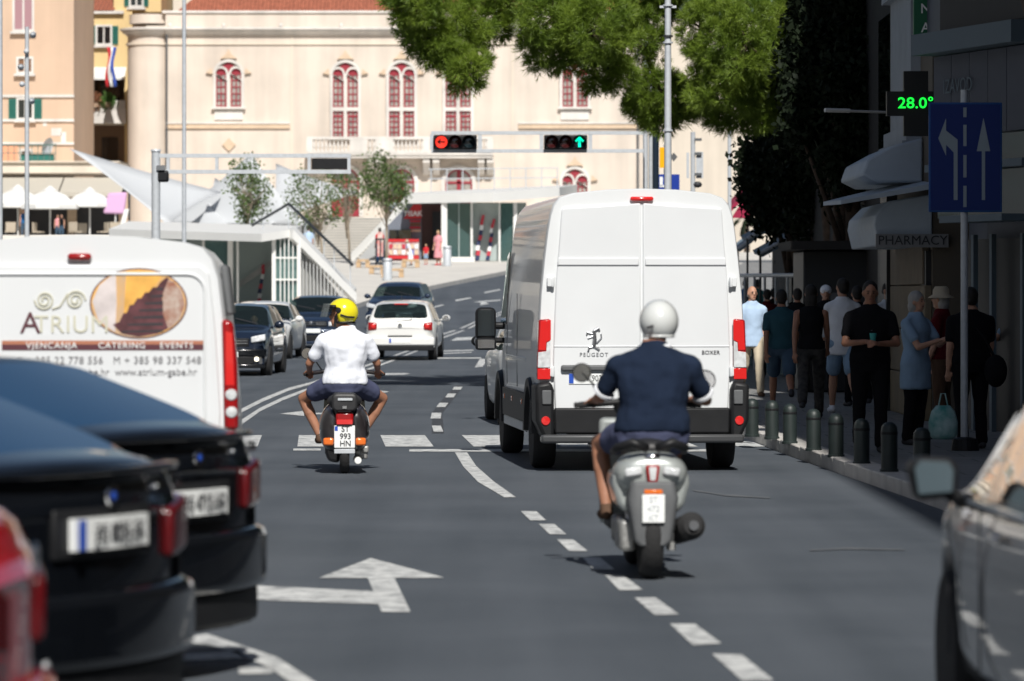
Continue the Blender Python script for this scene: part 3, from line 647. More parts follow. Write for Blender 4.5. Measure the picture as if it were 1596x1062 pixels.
def tree(name, label, base, crown_c, crown_r, n, size, m, bark, seed, trunk_r=.2, nl=40, group=None, clump=.5, branch=9, lo=.35):
    """tapered trunk, limbs and a crown of leaf clumps"""
    t = thing(name, label, 'tree', base, group=group); rr = np.random.default_rng(seed); cc = Vector(crown_c) - Vector(base); q = MB()
    q.tube([(0, 0, -.1), (cc.x * .15, cc.y * .15, cc.z * .35), (cc.x * .5, cc.y * .5, cc.z * .7), tuple(cc)], [trunk_r, trunk_r * .8, trunk_r * .6, trunk_r * .3], 8)
    cs = []
    for k in range(nl):
        u = rr.normal(size=3); u /= np.linalg.norm(u); p = np.array(cc) + u * np.array(crown_r) * rr.uniform(.3, 1) ** .6; cs.append(p)
        if k < branch or bark == 'young_bark': s_ = Vector((cc.x * .6, cc.y * .6, cc.z * rr.uniform(lo, .9))); e = Vector(p); q.tube([s_, s_.lerp(e, .5) + Vector((0, 0, .05)), e], [trunk_r * .35, trunk_r * .22, trunk_r * .08], 5)
    obj('trunk', q, bark, t, smooth=True)
    cs = np.array(cs); idx = rr.integers(len(cs), size=n); pts = cs[idx] + rr.normal(size=(n, 3)) * clump * np.array(crown_r) / max(crown_r) * .55
    v, k = leafmesh('leaves', pts, rr.uniform(.6, 1.3, n) * size, rr); obj('crown', raw('leaves', v, k), m, t); return t
# dark evergreen trees in the shade on the right
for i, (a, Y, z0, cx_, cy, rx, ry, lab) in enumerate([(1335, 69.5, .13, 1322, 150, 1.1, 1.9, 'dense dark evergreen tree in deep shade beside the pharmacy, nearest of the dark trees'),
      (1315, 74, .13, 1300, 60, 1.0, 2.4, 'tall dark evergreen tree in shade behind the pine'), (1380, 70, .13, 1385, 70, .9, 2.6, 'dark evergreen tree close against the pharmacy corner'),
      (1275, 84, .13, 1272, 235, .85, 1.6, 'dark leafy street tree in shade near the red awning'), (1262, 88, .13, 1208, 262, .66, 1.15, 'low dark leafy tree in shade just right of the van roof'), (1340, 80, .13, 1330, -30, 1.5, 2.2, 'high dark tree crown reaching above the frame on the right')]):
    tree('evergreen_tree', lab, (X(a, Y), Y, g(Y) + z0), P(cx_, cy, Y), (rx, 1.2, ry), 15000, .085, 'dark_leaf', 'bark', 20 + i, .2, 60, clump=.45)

# street tree added unseen above the frame to deepen the shade on the pavement
tree('evergreen_tree', 'unseen street tree added by the shop front so its crown darkens the pavement', (5.25, 36.5, .13), (4.5, 45.5, 7.6), (1.9, 4.2, 1.5), 14000, .13, 'dark_leaf', 'bark', 77, .12, 70, clump=.5, lo=.8)
# young street trees on the plaza
for i, (a, b_, Y, cx_, cy, rx, ry, n, lab) in enumerate([(385, 372, 172, 388, 298, 36, 48, 1700, 'young slender tree with pale leaves rising behind the left pavilion roof'),
      (503, 405, 186, 492, 312, 44, 52, 1500, 'thin young tree with sparse leaves in front of the stairs'), (603, 408, 192, 602, 285, 40, 46, 3000, 'fullest young street tree, beside the newspaper kiosk'),
      (545, 398, 196, 538, 300, 26, 36, 700, 'small sparse sapling in front of the red palace door')]):
    k = Y / FPX; gz = g(Y) + .1 if i else 3.6
    tree('young_tree', lab, (X(a, Y), Y, gz), P(cx_, cy, Y), (rx * k, rx * k * .8, ry * k), n, .085, 'young_leaf', 'young_bark', 40 + i, .07, 46, clump=.42)

# ---------------------------------------------------------------- plaza pavilions
mk('pav_white', (.70, .70, .68), .55, var=.03, vscale=.7)
mk('pav_soffit', (.40, .41, .41), .7)
mk('grey_wall', (.36, .42, .41), .6); mk('slat_grey', (.36, .36, .35), .6, var=.1)
mk('mural_red', (.45, .03, .05), .6); mk('mural_navy', (.02, .03, .09), .6); mk('mural_white', (.75, .75, .75), .6)
def slab_pts(q, top, th):
    n = len(top); vs = [tuple(p) for p in top] + [(p.x, p.y, p.z - th) for p in top]
    return q.add(vs, [tuple(range(n)), tuple(range(2 * n - 1, n - 1, -1))] + [(i, i + n, (i + 1) % n + n, (i + 1) % n) for i in range(n)])
def quad(q, a, b, c, d, th=.06):
    n = (Vector(b) - Vector(a)).cross(Vector(d) - Vector(a)).normalized() * th
    vs = [Vector(p) for p in (a, b, c, d)]; vs += [p - n for p in vs]
    return q.add(vs, [(0, 1, 2, 3), (7, 6, 5, 4), (0, 4, 5, 1), (1, 5, 6, 2), (2, 6, 7, 3), (3, 7, 4, 0)])
def mural(par, px0, py0, Y, sc, off=.08, seed=1):
    """diagonal garland of red, navy and white blocks"""
    r_ = random.Random(seed); sp = []
    for k in range(9):
        t = k / 8; cx_ = px0 + t * 9 * sc + r_.uniform(-1, 1); cy = py0 - t * 60 * sc / 1.0
        w_ = (8 - 2.5 * t) * sc; q = MB(); sp.append((q, ('mural_red', 'mural_navy', 'mural_white')[[1, 0, 2, 1, 0, 1, 2, 0, 0][k]]))
        q.prism([(X(cx_ - w_ / 2, Y), Z(cy + 3.6 * sc, Y)), (X(cx_ + w_ * .3, Y), Z(cy + 4.4 * sc, Y)), (X(cx_ + w_ / 2, Y), Z(cy - 3 * sc, Y)), (X(cx_ - w_ * .2, Y), Z(cy - 4 * sc, Y))], Y - off - .01 * k, Y)
    for q, m_ in sp:
        if q.v: obj('wall_graphic', q, m_, par)
pavl = thing('left_pavilion', 'low white glazed pavilion with a sloping stair edge behind the parked van', 'pavilion')
YP = 150.0
q = MB(); slab_pts(q, [P(170, 357, 140), P(408, 365, 150), P(452, 358, 151), P(470, 352, 172), P(200, 345, 170)][::-1], .28); obj('roof', q, 'pav_white', pavl)
q = MB(); A0, A1 = P(450, 358, 151), P(549, 457, 152.5); quad(q, A0, A1, A1 + Vector((0, 0, -.34)), A0 + Vector((0, 0, -.34)), .3)
slab_pts(q, [A0, A1, A1 + Vector((0, 4, .2)), A0 + Vector((0, 4, .2))][::-1], .12); obj('stair_edge_beam', q, 'pav_white', pavl)
gz = g(151) + .15
q = MB(); q.add([(X(469, 151.5), 151.6, gz), (X(540, 152.5), 152.7, gz), (X(469, 151.5), 151.6, Z(381, 151.5))], [(0, 1, 2)]); obj('side_panel', q, 'slat_grey', pavl)
for k in range(12):
    xx = 472 + k * 5.6; top = 384 + (xx - 469) * 1.03
    if top > 455: break
    q = MB(); q.bb(X(xx - .9, 151.4), X(xx + .9, 151.4), 151.4, 151.5, gz, Z(top, 151.4)); obj('slat', q, 'pav_soffit', pavl)
q = MB(); q.bb(X(200, 155), X(425, 155), 154.5, 154.8, gz - .5, Z(372, 155)); obj('back_wall', q, 'grey_wall', pavl)
q = MB(); quad(q, P(372, 440, 154.2), P(424, 404, 154.2), P(424, 414, 154.2), P(372, 450, 154.2)); obj('stair_soffit', q, 'slat_grey', pavl)
mural(pavl, 402, 476, 154.1, 1.0)
for (xa, xb, m_) in ((355, 363, 'pav_white'), (424, 430, 'pav_white'), (463, 469, 'pav_white'), (369, 372, 'pav_white'), (315, 319, 'pav_white')):
    q = MB(); q.bb(X(xa, 151), X(xb, 151), 150.9, 151.15, gz - .3, Z(372, 151)); obj('post', q, m_, pavl)
q = MB(); q.bb(X(430, 151.2), X(463, 151.2), 151.15, 151.2, gz, Z(374, 151.2)); obj('glass_panel', q, 'shop_glass', pavl)
q = MB(); q.bb(X(319, 151.2), X(355, 151.2), 151.15, 151.2, gz, Z(370, 151.2)); obj('glass_panel', q, 'shop_glass', pavl)
for xx in (437, 443.5, 450, 456.5): q = MB(); q.bb(X(xx - .8, 151), X(xx + .8, 151), 151.0, 151.14, gz, Z(372, 151)); obj('mullion', q, 'pav_white', pavl)
for yy_ in (402, 436, 474): q = MB(); q.bb(X(430, 151), X(463, 151), 151.02, 151.12, Z(yy_ + 1.3, 151), Z(yy_ - 1.3, 151)); obj('transom', q, 'pav_white', pavl)
# handrail above it
hr = thing('stair_handrail', 'dark bent handrail climbing over the roof of the left pavilion', 'railing'); mk('rail_dark', (.06, .065, .07), .4, metal=.5)
q = MB(); q.tube([P(392, 352, 158), P(450, 318, 158), P(549, 413, 153)], .055, 6); obj('rail', q, 'rail_dark', hr)
for (a_, b_, c_) in ((410, 342, 362), (450, 318, 356), (463, 331, 367), (476, 344, 381), (490, 357, 397), (505, 371, 413), (521, 387, 430), (546, 411, 458)):
    q = MB(); Y = 158 - max(0, (a_ - 450)) / 99 * 5; q.cyl(P(a_, b_, Y), P(a_, c_, Y), .022, seg=6); obj('baluster', q, 'galv', hr)

pavr = thing('right_pavilion', 'white flat roofed pavilion with glass front and a red kiosk beneath its slanting edge', 'pavilion')
q = MB(); slab_pts(q, [P(630, 303, 200), P(768, 300, 197), P(872, 292, 200), P(900, 288, 216), P(640, 300, 216)][::-1], .45); obj('roof', q, 'pav_white', pavr)
q = MB(); A0, A1 = P(634, 304, 199.5), P(543, 399, 201); quad(q, A1, A0, A0 + Vector((0, 0, -.5)), A1 + Vector((.3, 0, -.16)), .3); obj('stair_edge_beam', q, 'pav_white', pavr)
gr = g(200) + .15
q = MB(); q.add([(X(556, 201.6), 201.7, gr), (X(625, 201.6), 201.7, gr), (X(625, 201.6), 201.7, Z(322, 201.6))], [(0, 1, 2)]); obj('side_panel', q, 'pav_soffit', pavr)
q = MB(); q.bb(X(606, 204), X(820, 204), 204, 204.2, gr - .3, Z(316, 204)); obj('back_wall', q, 'grey_wall', pavr)
mk('maroon', (.12, .05, .045), .5)
q = MB(); q.bb(X(657, 203.5), X(690, 203.5), 203.4, 203.6, gr, Z(318, 203.5)); obj('timber_wall', q, 'maroon', pavr)
q = MB(); q.bb(X(674, 203.2), X(686, 203.2), 203.2, 203.3, gr, Z(330, 203.2)); obj('doorway', q, 'ink', pavr)
for (xa, xb) in ((688, 697), (733.5, 737), (777, 780), (800, 806)): q = MB(); q.bb(X(xa, 199), X(xb, 199), 198.8, 199.1, gr - .1, Z(316, 199)); obj('post', q, 'pav_white', pavr)
for (xa, xb) in ((697, 733.5), (780, 800)):
    q = MB(); q.bb(X(xa, 199.2), X(xb, 199.2), 199.15, 199.2, gr, Z(317, 199.2)); obj('glass_panel', q, 'shop_glass', pavr)
q = MB(); q.bb(X(696, 199), X(740, 199), 198.9, 199.1, gr - .05, gr + .18); obj('plinth', q, 'pav_white', pavr)
q = MB(); q.bb(X(714.5, 199), X(716, 199), 199.0, 199.1, gr, Z(317, 199)); q.bb(X(737.5, 199), X(777, 199), 199.4, 199.5, gr, Z(317, 199)); obj('grey_panel', q, 'grey_wall', pavr)
mural(pavr, 743, 402, 199.3, 1.05, .12, 2); mural(pavr, 760, 402, 199.3, .95, .12, 5)
# terrace railing on top
rl = thing('roof_railing', 'thin grey post railing on the flat roof of the right pavilion', 'railing')
for k in range(9): q = MB(); xx = 672 + k * 24.6; q.cyl(P(xx, 300, 206), P(xx, 264 + (xx - 672) * -.01, 206), .03, seg=6); obj('post', q, 'galv', rl)
for yy_ in (264, 279): q = MB(); q.cyl(P(668, yy_, 206), P(870, yy_ - 2, 206), .025, seg=6); obj('rail', q, 'galv', rl)
# kiosk
kio = thing('newspaper_kiosk', 'red and white newspaper kiosk with magazine racks under the pavilion roof', 'kiosk', (X(630, 200.6), 200.6, gr))
kx_ = lambda x: X(x, 200.6) - X(630, 200.6)
kz_ = lambda y_: Z(y_, 200.6) - gr
mk('kiosk_red', (.50, .02, .025), .45); mk('mag', (.6, .6, .58), .5, col2=(.35, .1, .12), vscale=9)
q = MB(); q.bb(kx_(603), kx_(656), .9, 1.6, 0, kz_(322)); obj('booth', q, mat('booth_grey', (.16, .18, .22), .5), kio)
q = MB(); q.add([(kx_(628), .8, kz_(341)), (kx_(656), .8, kz_(341)), (kx_(656), .8, kz_(318)), (kx_(644), .8, kz_(318))], [(0, 1, 2, 3)]); obj('sign_board', q, 'kiosk_red', kio)
text('sign_text', 'TISAK', 'mural_white', kio, (kx_(643), .76, kz_(333)), .34, bold=.01)
q = MB(); q.bb(kx_(604), kx_(653), -.15, .7, kz_(398), kz_(378)); obj('magazine_rack', q, 'mag', kio)
r_ = random.Random(3)
for k in range(14): q = MB(); cx_ = 607 + (k % 7) * 6.6; cy = 381 + (k // 7) * 9; q.bb(kx_(cx_), kx_(cx_ + 5), -.2, -.15, kz_(cy + 7), kz_(cy)); obj('magazine', q, r_.choice(['mural_white', 'mural_red', 'plate_blue', 'mural_white', 'ochre']), kio)
q = MB(); q.bb(kx_(604), kx_(653), -.18, .7, kz_(404), kz_(398.4)); q.bb(kx_(604), kx_(653), -.18, .7, kz_(377.5), kz_(373)); obj('rack_trim', q, 'kiosk_red', kio)
q = MB(); q.bb(kx_(606), kx_(640), .7, .9, kz_(372), kz_(358)); obj('window', q, 'dark_glass', kio)
for k in range(4): q = MB(); q.bb(kx_(638), kx_(655), .75, .85, kz_(346 + k * 5), kz_(343 + k * 5)); obj('poster', q, ['mural_red', 'brown_wood', 'mural_red', 'ochre'][k], kio)
# stairs up to the terrace
st = thing('stairs', 'broad white stone stairs climbing from the plaza to the palace terrace', 'stairs', (X(550, 203), 203, g(203)))
for k in range(15):
    q = MB(); q.bb(-2.2, 3.6 + k * .15, k * .8 + .10, 13.9, k * .15 - .3, (k + 1) * .15 + .08); sp_ = obj('step', q, 'pav_soffit', st); q = MB(); q.bb(-2.2, 3.6 + k * .15, k * .8, k * .8 + 1.0, (k + 1) * .15 + .081, (k + 1) * .15 + .15); obj('tread', q, 'limestone', sp_)
q = MB(); q.tube([P(531, 373, 204), P(572, 345, 212)], .035, 6); q.cyl(P(531, 373, 204), P(531, 400, 204), .03, seg=6); q.cyl(P(572, 345, 212), P(572, 366, 212), .03, seg=6); obj('handrail', q, 'galv', st)
# wooden seat blocks
mk('larch', (.46, .32, .19), .7, var=.15, vscale=5)
for i, (a, b_, w_, h_, Y, lab) in enumerate([(588, 414, 22, 9, 182, 'low timber seat block nearest the litter bin on the plaza'), (612, 424, 34, 8, 178, 'long low timber bench in front of the kiosk'), (640, 409, 26, 11, 190, 'orange timber bench beside the child in white'), (566, 405, 18, 8, 190, 'small timber block at the foot of the white stairs')]):
    t = thing('timber_bench', lab, 'bench', (X(a, Y), Y, g(Y) + .15), group='timber benches on the plaza')
    wm_ = w_ / FPX * Y
    for s_ in (0, 1, 2): q = MB(); q.bb(-wm_ / 2, wm_ / 2, -.3 + s_ * .22, -.1 + s_ * .22, .28, .38); obj('seat_plank', q, 'larch', t)
    for s_ in (-1, 1): q = MB(); q.bb(s_ * wm_ * .4 - .1, s_ * wm_ * .4 + .1, -.26, .3, 0, .28); obj('leg', q, 'larch', t)
for (a, b_, Y, lab) in ((604, 442, 174.5, 'grey cylindrical litter bin standing alone near the road edge of the plaza'), (697, 418, 192, 'grey cylindrical litter bin beside the woman in pink')):
    t = thing('litter_bin', lab, 'bin', (X(a, Y), Y, g(Y) + .15), group='litter bins on the plaza'); q = MB(); q.lathe([(.19, 0), (.19, .9), (.17, .93), (.15, .9), (.15, .7)]); obj('body', q, 'galv', t, smooth='auto'); q = MB(); q.lathe([(.2, .80), (.2, .84)]); obj('ring', q, 'grey_plastic', t)
# board frames near kiosk
fr = thing('display_stand', 'thin dark metal display stand between the kiosk and the stairs', 'stand'); q = MB()
for xx in (586, 593, 599): q.cyl(P(xx, 418, 187), P(xx, 372, 187), .035, seg=6)
q.cyl(P(586, 373, 187), P(599, 373, 187), .035, seg=6); obj('frame', q, 'rail_dark', fr)
mk('poster_mix', (.55, .10, .10), .5, col2=(.6, .55, .5), vscale=4); q = MB(); q.bb(X(588, 187), X(597, 187), 187, 187.05, Z(400, 187), Z(362, 187)); obj('poster', q, 'poster_mix', fr)

# ---------------------------------------------------------------- shade sails
mk('sail', (.66, .68, .70), .8, transl=.25)
def sail(pts, lab):
    n = 10; a, b, c = [Vector(P(*p)) for p in pts]; q = MB(); idx = {}
    ctr = (a + b + c) / 3
    for i in range(n + 1):
        for j in range(n + 1 - i):
            u, v_ = i / n, j / n; w_ = 1 - u - v_; p = a * w_ + b * u + c * v_
            pull = .16 * (4 * u * v_ + 4 * v_ * w_ + 4 * u * w_) * (1 if True else 0) ; edge = min(u, v_, w_)
            p = p + (ctr - p) * pull * (.55 if edge < 1e-6 else .35); p.z -= 1.2 * u * v_ * w_ * 9; idx[i, j] = len(q.v); q.v.append(tuple(p))
    for i in range(n):
        for j in range(n - i):
            q.f.append((idx[i, j], idx[i + 1, j], idx[i, j + 1]))
            if i + j < n - 1: q.f.append((idx[i + 1, j], idx[i + 1, j + 1], idx[i, j + 1]))
    o = obj('shade_sail', q, 'sail', smooth=True); tag(o, lab, 'shade sail', 'shade sails over the terrace'); m_ = o.modifiers.new('t', 'SOLIDIFY'); m_.thickness = .02
sail([(108, 232, 207), (345, 300, 212), (262, 352, 204)], 'grey shade sail whose sharp tip points left at the peach house')
sail([(250, 352, 214), (392, 238, 212), (480, 352, 208)], 'pale shade sail peaking behind the first young tree')
sail([(335, 278, 218), (470, 362, 213), (300, 366, 206)], 'lower grey shade sail over the left pavilion')
sail([(560, 300, 214), (430, 255, 218), (420, 350, 209)], 'white shade sail spreading behind the thin young trees')
for (a, b_, c_, Y) in ((262, 352, 330, 205), (480, 330, 366, 208)): q = MB(); q.cyl(P(a, b_ if a < 300 else b_, Y), P(a - 6, 385, Y), .09, seg=8); tag(obj('sail_mast', q, 'galv'), 'pale mast holding the shade sails, %s one' % ('left' if a < 300 else 'right'), 'mast')

# ---------------------------------------------------------------- cafe on the left
cafe = thing('cafe_awning', 'long cream awning along the cafe front below the roof terrace', 'awning', (0, 0, 0))
AY = 241.5
for (xa, xb) in ((-300, -120), (-118, 99), (101, 197)):
    q = MB(); a_, b_ = X(xa, AY), X(xb, AY); zt_, zb_ = Z(277, AY), Z(300, AY - 3)
    q.add([(a_, AY, zt_), (b_, AY, zt_), (b_, AY - 3, zb_), (a_, AY - 3, zb_), (a_, AY - 3, zb_ - .25), (b_, AY - 3, zb_ - .25)], [(0, 3, 2, 1), (3, 4, 5, 2)]); obj('canvas', q, mat('awning_cream', (.62, .58, .50), .9, transl=.3), cafe)
q = MB(); q.bb(X(-300, 247.5), X(203, 247.5), 247.3, 247.6, 4.9, Z(278, 247)); obj('cafe_front', q, 'ink', cafe)
for k, xx in enumerate((30, 105, 185)): q = MB(); q.bb(X(xx, 247), X(xx + 14, 247), 247, 247.2, 4.9, Z(300, 247)); obj('cafe_pillar', q, 'peach' if k != 1 else 'ochre', cafe)
def umbrella(a, top, rim, Y, hw, m_, lab):
    t = thing('parasol', lab, 'parasol', (X(a, Y), Y, 4.9), group='cafe parasols'); k = Y / FPX; zr, ztp = Z(rim, Y) - 4.9, Z(top, Y) - 4.9; h = hw * k; q = MB(); n = 8
    ring = [(h * math.cos(2 * PI * (i + .5) / n) * 1.08, h * math.sin(2 * PI * (i + .5) / n), zr) for i in range(n)]
    mid = [(x * .55, y * .55, zr + (ztp - zr) * .62) for x, y, z in ring]; low = [(x, y, z - .22) for x, y, z in ring]
    q.rings([low, ring, mid, [(x * .04, y * .04, ztp) for x, y, z in ring]], cap=False); c_ = obj('canopy', q, m_, t); md = c_.modifiers.new('t', 'SOLIDIFY'); md.thickness = .02
    q = MB(); q.rings([[(x * .28, y * .28, zr + (ztp - zr) * .85) for x, y, z in ring], [(x * .03, y * .03, ztp + .15) for x, y, z in ring]]); obj('vent', q, m_, t)
    q = MB(); q.cyl((0, 0, 0), (0, 0, ztp), .045, seg=8); obj('pole', q, 'pav_white', t)
    q = MB(); q.lathe([(.35, 0), (.33, .08), (.08, .12)]); obj('base', q, 'galv', t)
umbrella(28, 292, 318, 236, 40, 'pav_white', 'white cafe parasol at the far left behind the street pole'); umbrella(78, 294, 320, 234, 43, 'pav_white', 'middle white cafe parasol above the seated guest'); umbrella(140, 296, 317, 235.5, 36, 'pav_white', 'right white cafe parasol next to the pink one')
mk('pink_cloth', (.62, .38, .60), .8)
pk = thing('folded_parasol', 'tilted pink parasol beside the palace corner', 'parasol', (X(180, 235), 235, 4.9)); q = MB(); k = 235 / FPX
q.prism([(-19 * k, Z(333, 235) - 4.9), (14 * k, Z(334, 235) - 4.9), (18 * k, Z(300, 235) - 4.9), (-11 * k, Z(301, 235) - 4.9)], -.25, .25); obj('canopy', q, 'pink_cloth', pk, bevel=.1); q = MB(); q.cyl((0, 0, 0), (0, 0, 1.6), .04, seg=8); obj('pole', q, 'pav_white', pk)
q = MB(); quad(q, P(184, 362, 230), P(192, 362, 230), P(201, 326, 230), P(194, 326, 230), .15); tag(obj('leaning_board', q, 'pav_white'), 'white board leaning by the palace corner under the pink parasol', 'board')
mk('wicker', (.42, .36, .28), .8, var=.3, vscale=30)
for k, (a, Y) in enumerate(((16, 232), (60, 233.5), (118, 232), (125, 236), (160, 233), (180, 232), (40, 237), (-60, 233))):
    t = thing('cafe_chair', ['wicker cafe chair left of the first parasol pole', 'wicker cafe chair between the two left parasols', 'wicker cafe chair right of the seated guest', 'wicker cafe chair in the second row by the guest', 'wicker cafe chair below the right parasol', 'wicker cafe chair nearest the pink parasol', 'wicker cafe chair deep under the left parasol', 'wicker cafe chair beyond the left frame edge'][k], 'chair', (X(a, Y), Y, 4.9), rz=k * 1.3, group='cafe chairs')
    q = MB(); q.bb(-.28, .28, -.25, .25, .38, .45); obj('seat', q, 'wicker', t); q = MB(); q.bb(-.28, .28, .2, .27, .45, .95); obj('backrest', q, 'wicker', t)
    for sx in (-1, 1):
        for sy in (-1, 1): q = MB(); q.cyl((sx * .24, sy * .2, 0), (sx * .24, sy * .2, .4), .025, seg=6); obj('leg', q, 'grey_plastic', t)
# balcony plants and the flag of the yellow house
for k, (a, b_, col, lab) in enumerate(((149, 158, (.28, .12, .06), 'reddish flowering plant on the yellow house balcony'), (168, 156, (.07, .16, .03), 'bright green bushy plant on the yellow house balcony'))):
    t = thing('balcony_plant', lab, 'plant', tuple(P(a, 165, 265.4))); rr = np.random.default_rng(k); pts = rr.normal(size=(700, 3)) * np.array([.22, .18, .22]) + np.array([0, 0, .35]); v, kk = leafmesh('l', pts, rr.uniform(.06, .12, 700), rr)
    obj('foliage', raw('leaves', v, kk), mat('plant%d' % k, col, .6, var=.3, vscale=5), t); q = MB(); q.lathe([(.2, -.1), (.25, .2)]); obj('pot', q, 'ochre', t)
fl = thing('flag', 'red, white and blue flag hanging from a short pole on the yellow house', 'flag', tuple(P(172, 100, 263)))
q = MB(); q.cyl((-.35, 2.4, .9), (.05, -.3, 1.1), .03, seg=6); obj('pole', q, 'pav_white', fl)
for k, c_ in enumerate(((.5, .02, .03), (.7, .7, .7), (.03, .08, .4))):
    q = MB(); n = 8
    for i in range(n + 1):
        t = i / n; z = 1.05 - 2.5 * t; xx = -.16 + k * .17 + .10 * math.sin(t * 6 + k); q.v += [(xx - .05, -.3 + .08 * math.sin(t * 9), z), (xx + .14, -.22 + .08 * math.sin(t * 9 + 1), z)]
    q.f += [(2 * i, 2 * i + 1, 2 * i + 3, 2 * i + 2) for i in range(n)]; o = obj('stripe', q, mat('flag%d' % k, c_, .8), fl, smooth=True); md = o.modifiers.new('t', 'SOLIDIFY'); md.thickness = .015

# ---------------------------------------------------------------- poles and gantries
def pole(a, top, bot, Y, wpx, lab, m_='galv', extra=None, taper=.8):
    r0 = wpx / 2 / FPX * Y; base = g(Y) if a > 200 else g(Y); t = thing('lamp_pole', lab, 'pole', (X(a, Y), Y, base)); q = MB(); q.tube([(0, 0, 0), (0, 0, Z(top, Y) - base)], [r0, r0 * taper], 12); obj('shaft', q, m_, t, smooth='auto')
    q = MB(); q.lathe([(r0 * 2.2, 0), (r0 * 2.2, .03), (r0 * 1.3, .04), (r0 * 1.3, .3), (r0, .32)]); obj('base', q, m_, t, smooth='auto'); return t, r0
pole(0, -200, 700, 88, 9, 'thick grey street pole cut by the left edge of the picture')
mk('grey_speaker', (.50, .53, .56), .5)
t, r0 = pole(42, 42, 700, 110, 8, 'thin grey mast with cameras and horn speakers in front of the peach house'); lx = lambda x, y_, dy=0: Vector((X(x, 110) - X(42, 110), dy, Z(y_, 110) - g(110)))
for (a, b_, d_) in ((52, 55, 1), (33, 105, -1), (50, 158, 1)): q = MB(); q.lathe([(.03, -.15), (.04, 0), (.085, .09), (.08, .09), (.02, -.04)], tuple(lx(a, b_, -.15)), 'y', 14); obj('horn_speaker', q, 'grey_speaker', t, smooth=True)
for (a, b_) in ((42, 81), (35, 132)): q = MB(); q.ell(tuple(lx(a, b_, -.1)), (.075, .1, .075)); obj('camera', q, 'grey_speaker', t, smooth=True)
pole(287, -200, 700, 120, 7, 'slender grey lamp pole in front of the palace tower')
t, r0 = pole(1041, -160, 300, 70, 14, 'stout galvanized street pole rising behind the white van roof, in front of the pine', taper=.62)
for yy_ in (10, 58, 68, 205): q = MB(); r = r0 * 1.12; q.lathe([(r, 0), (r, .03)], (0, 0, Z(yy_, 70))); obj('band_clamp', q, 'galv' if yy_ != 58 else 'rail_dark', t)
q = MB(); q.box((0, 0, Z(11, 70)), (.28, .05, .04)); obj('bracket', q, 'galv', t)

def signal(par, o, lit, facing=-1, back=False):
    """horizontal three-lamp head; o = centre (local)"""
    q = MB(); q.box(o, (1.04, .22, .34)); h = obj('signal_head', q, 'black_plastic', par, bevel=.03)
    if back: return
    for i, dx in enumerate((-.33, 0, .33)):
        c = (o[0] + dx, o[1] - .11, o[2]); on = (lit == i)
        m_ = {0: 'sig_red' if on else 'lens_off_red', 1: 'lens_off_red', 2: 'lens_off_green'}[i]
        q = MB(); q.lathe([(.145, 0), (.145, -.02), (.10, -.035), (.01, -.04)], c, 'y', 20); ln = obj('lens', q, m_, par, smooth='auto')
        q = MB(); r = .16; n = 12    # visor hood
        for k in range(n + 1):
            a_ = -.25 + (PI + .5) * k / n; q.v += [(c[0] + r * math.cos(a_), c[1], c[2] + r * math.sin(a_)), (c[0] + r * math.cos(a_), c[1] - .24, c[2] + r * math.sin(a_))]
        q.f += [(2 * k, 2 * k + 1, 2 * k + 3, 2 * k + 2) for k in range(n)]; vz = obj('visor', q, 'black_plastic', par, smooth=True); md = vz.modifiers.new('t', 'SOLIDIFY'); md.thickness = .008
        if on:
            q = MB(); y_ = c[1] - .05; w_ = .016
            if i == 0: q.bb(c[0] - .08, c[0] + .09, y_, y_ + .005, c[2] - w_, c[2] + w_); q.prism([(c[0] - .10, c[2]), (c[0] - .02, c[2] + .075), (c[0], c[2] + .055), (c[0] - .055, c[2]), (c[0], c[2] - .055), (c[0] - .02, c[2] - .075)], y_, y_ + .004); obj('arrow', q, 'ink', par)
            else: w_ = .028; q.bb(c[0] - w_, c[0] + w_, y_, y_ + .005, c[2] - .12, c[2] + .09); q.prism([(c[0], c[2] + .135), (c[0] - .11, c[2] + .03), (c[0] - .075, c[2] - .005), (c[0], c[2] + .07), (c[0] + .075, c[2] - .005), (c[0] + .11, c[2] + .03)], y_, y_ + .004); obj('arrow', q, 'sig_green', par)
mk('sig_red', (.8, .02, .01), .3, emit=(1, .05, .03), estr=1.1); mk('sig_green', (.0, .8, .5), .3, emit=(.0, 1, .55), estr=1.1)
mk('lens_off_red', (.06, .008, .008), .15, coat=1); mk('lens_off_green', (.008, .02, .025), .15, coat=1)
GY = 100.0
gl = thing('signal_gantry', 'grey gantry arm reaching right from a post, with a signal seen from behind', 'gantry', (X(243, GY), GY, g(GY))); gx = lambda x: X(x, GY) - X(243, GY); gg = lambda y_: Z(y_, GY) - g(GY)
q = MB(); q.cyl((0, 0, 0), (0, 0, gg(235)), .105, seg=16); q.cyl((0, 0, gg(236)), (0, 0, gg(233)), .13, .11, 16); obj('post', q, 'galv', gl, smooth='auto')
q = MB()
for yy_ in (243, 268): q.bb(gx(249), gx(547), -.05, .05, gg(yy_ + 3), gg(yy_ - 3))
for xx in (262, 338, 482, 544): q.bb(gx(xx - 2.5), gx(xx + 2.5), -.045, .045, gg(265), gg(246))
obj('arm_frame', q, 'galv', gl); q = MB(); q.bb(gx(486), gx(541), -.02, .1, gg(264), gg(247)); obj('signal_back', q, 'black_plastic', gl, bevel=.02)
q = MB(); q.box((gx(254), 0, gg(275)), (.28, .2, .28)); obj('small_signal', q, 'black_plastic', gl, bevel=.05); q = MB(); q.box((gx(251), 0, gg(262)), (.2, .3, .12)); obj('bracket', q, 'steel', gl)
gr_ = thing('signal_gantry', 'grey gantry with a red left arrow signal and a green straight arrow signal', 'gantry', (X(1006, GY), GY, g(GY) + .13)); gx = lambda x: X(x, GY) - X(1006, GY); gg = lambda y_: Z(y_, GY) - g(GY) - .13
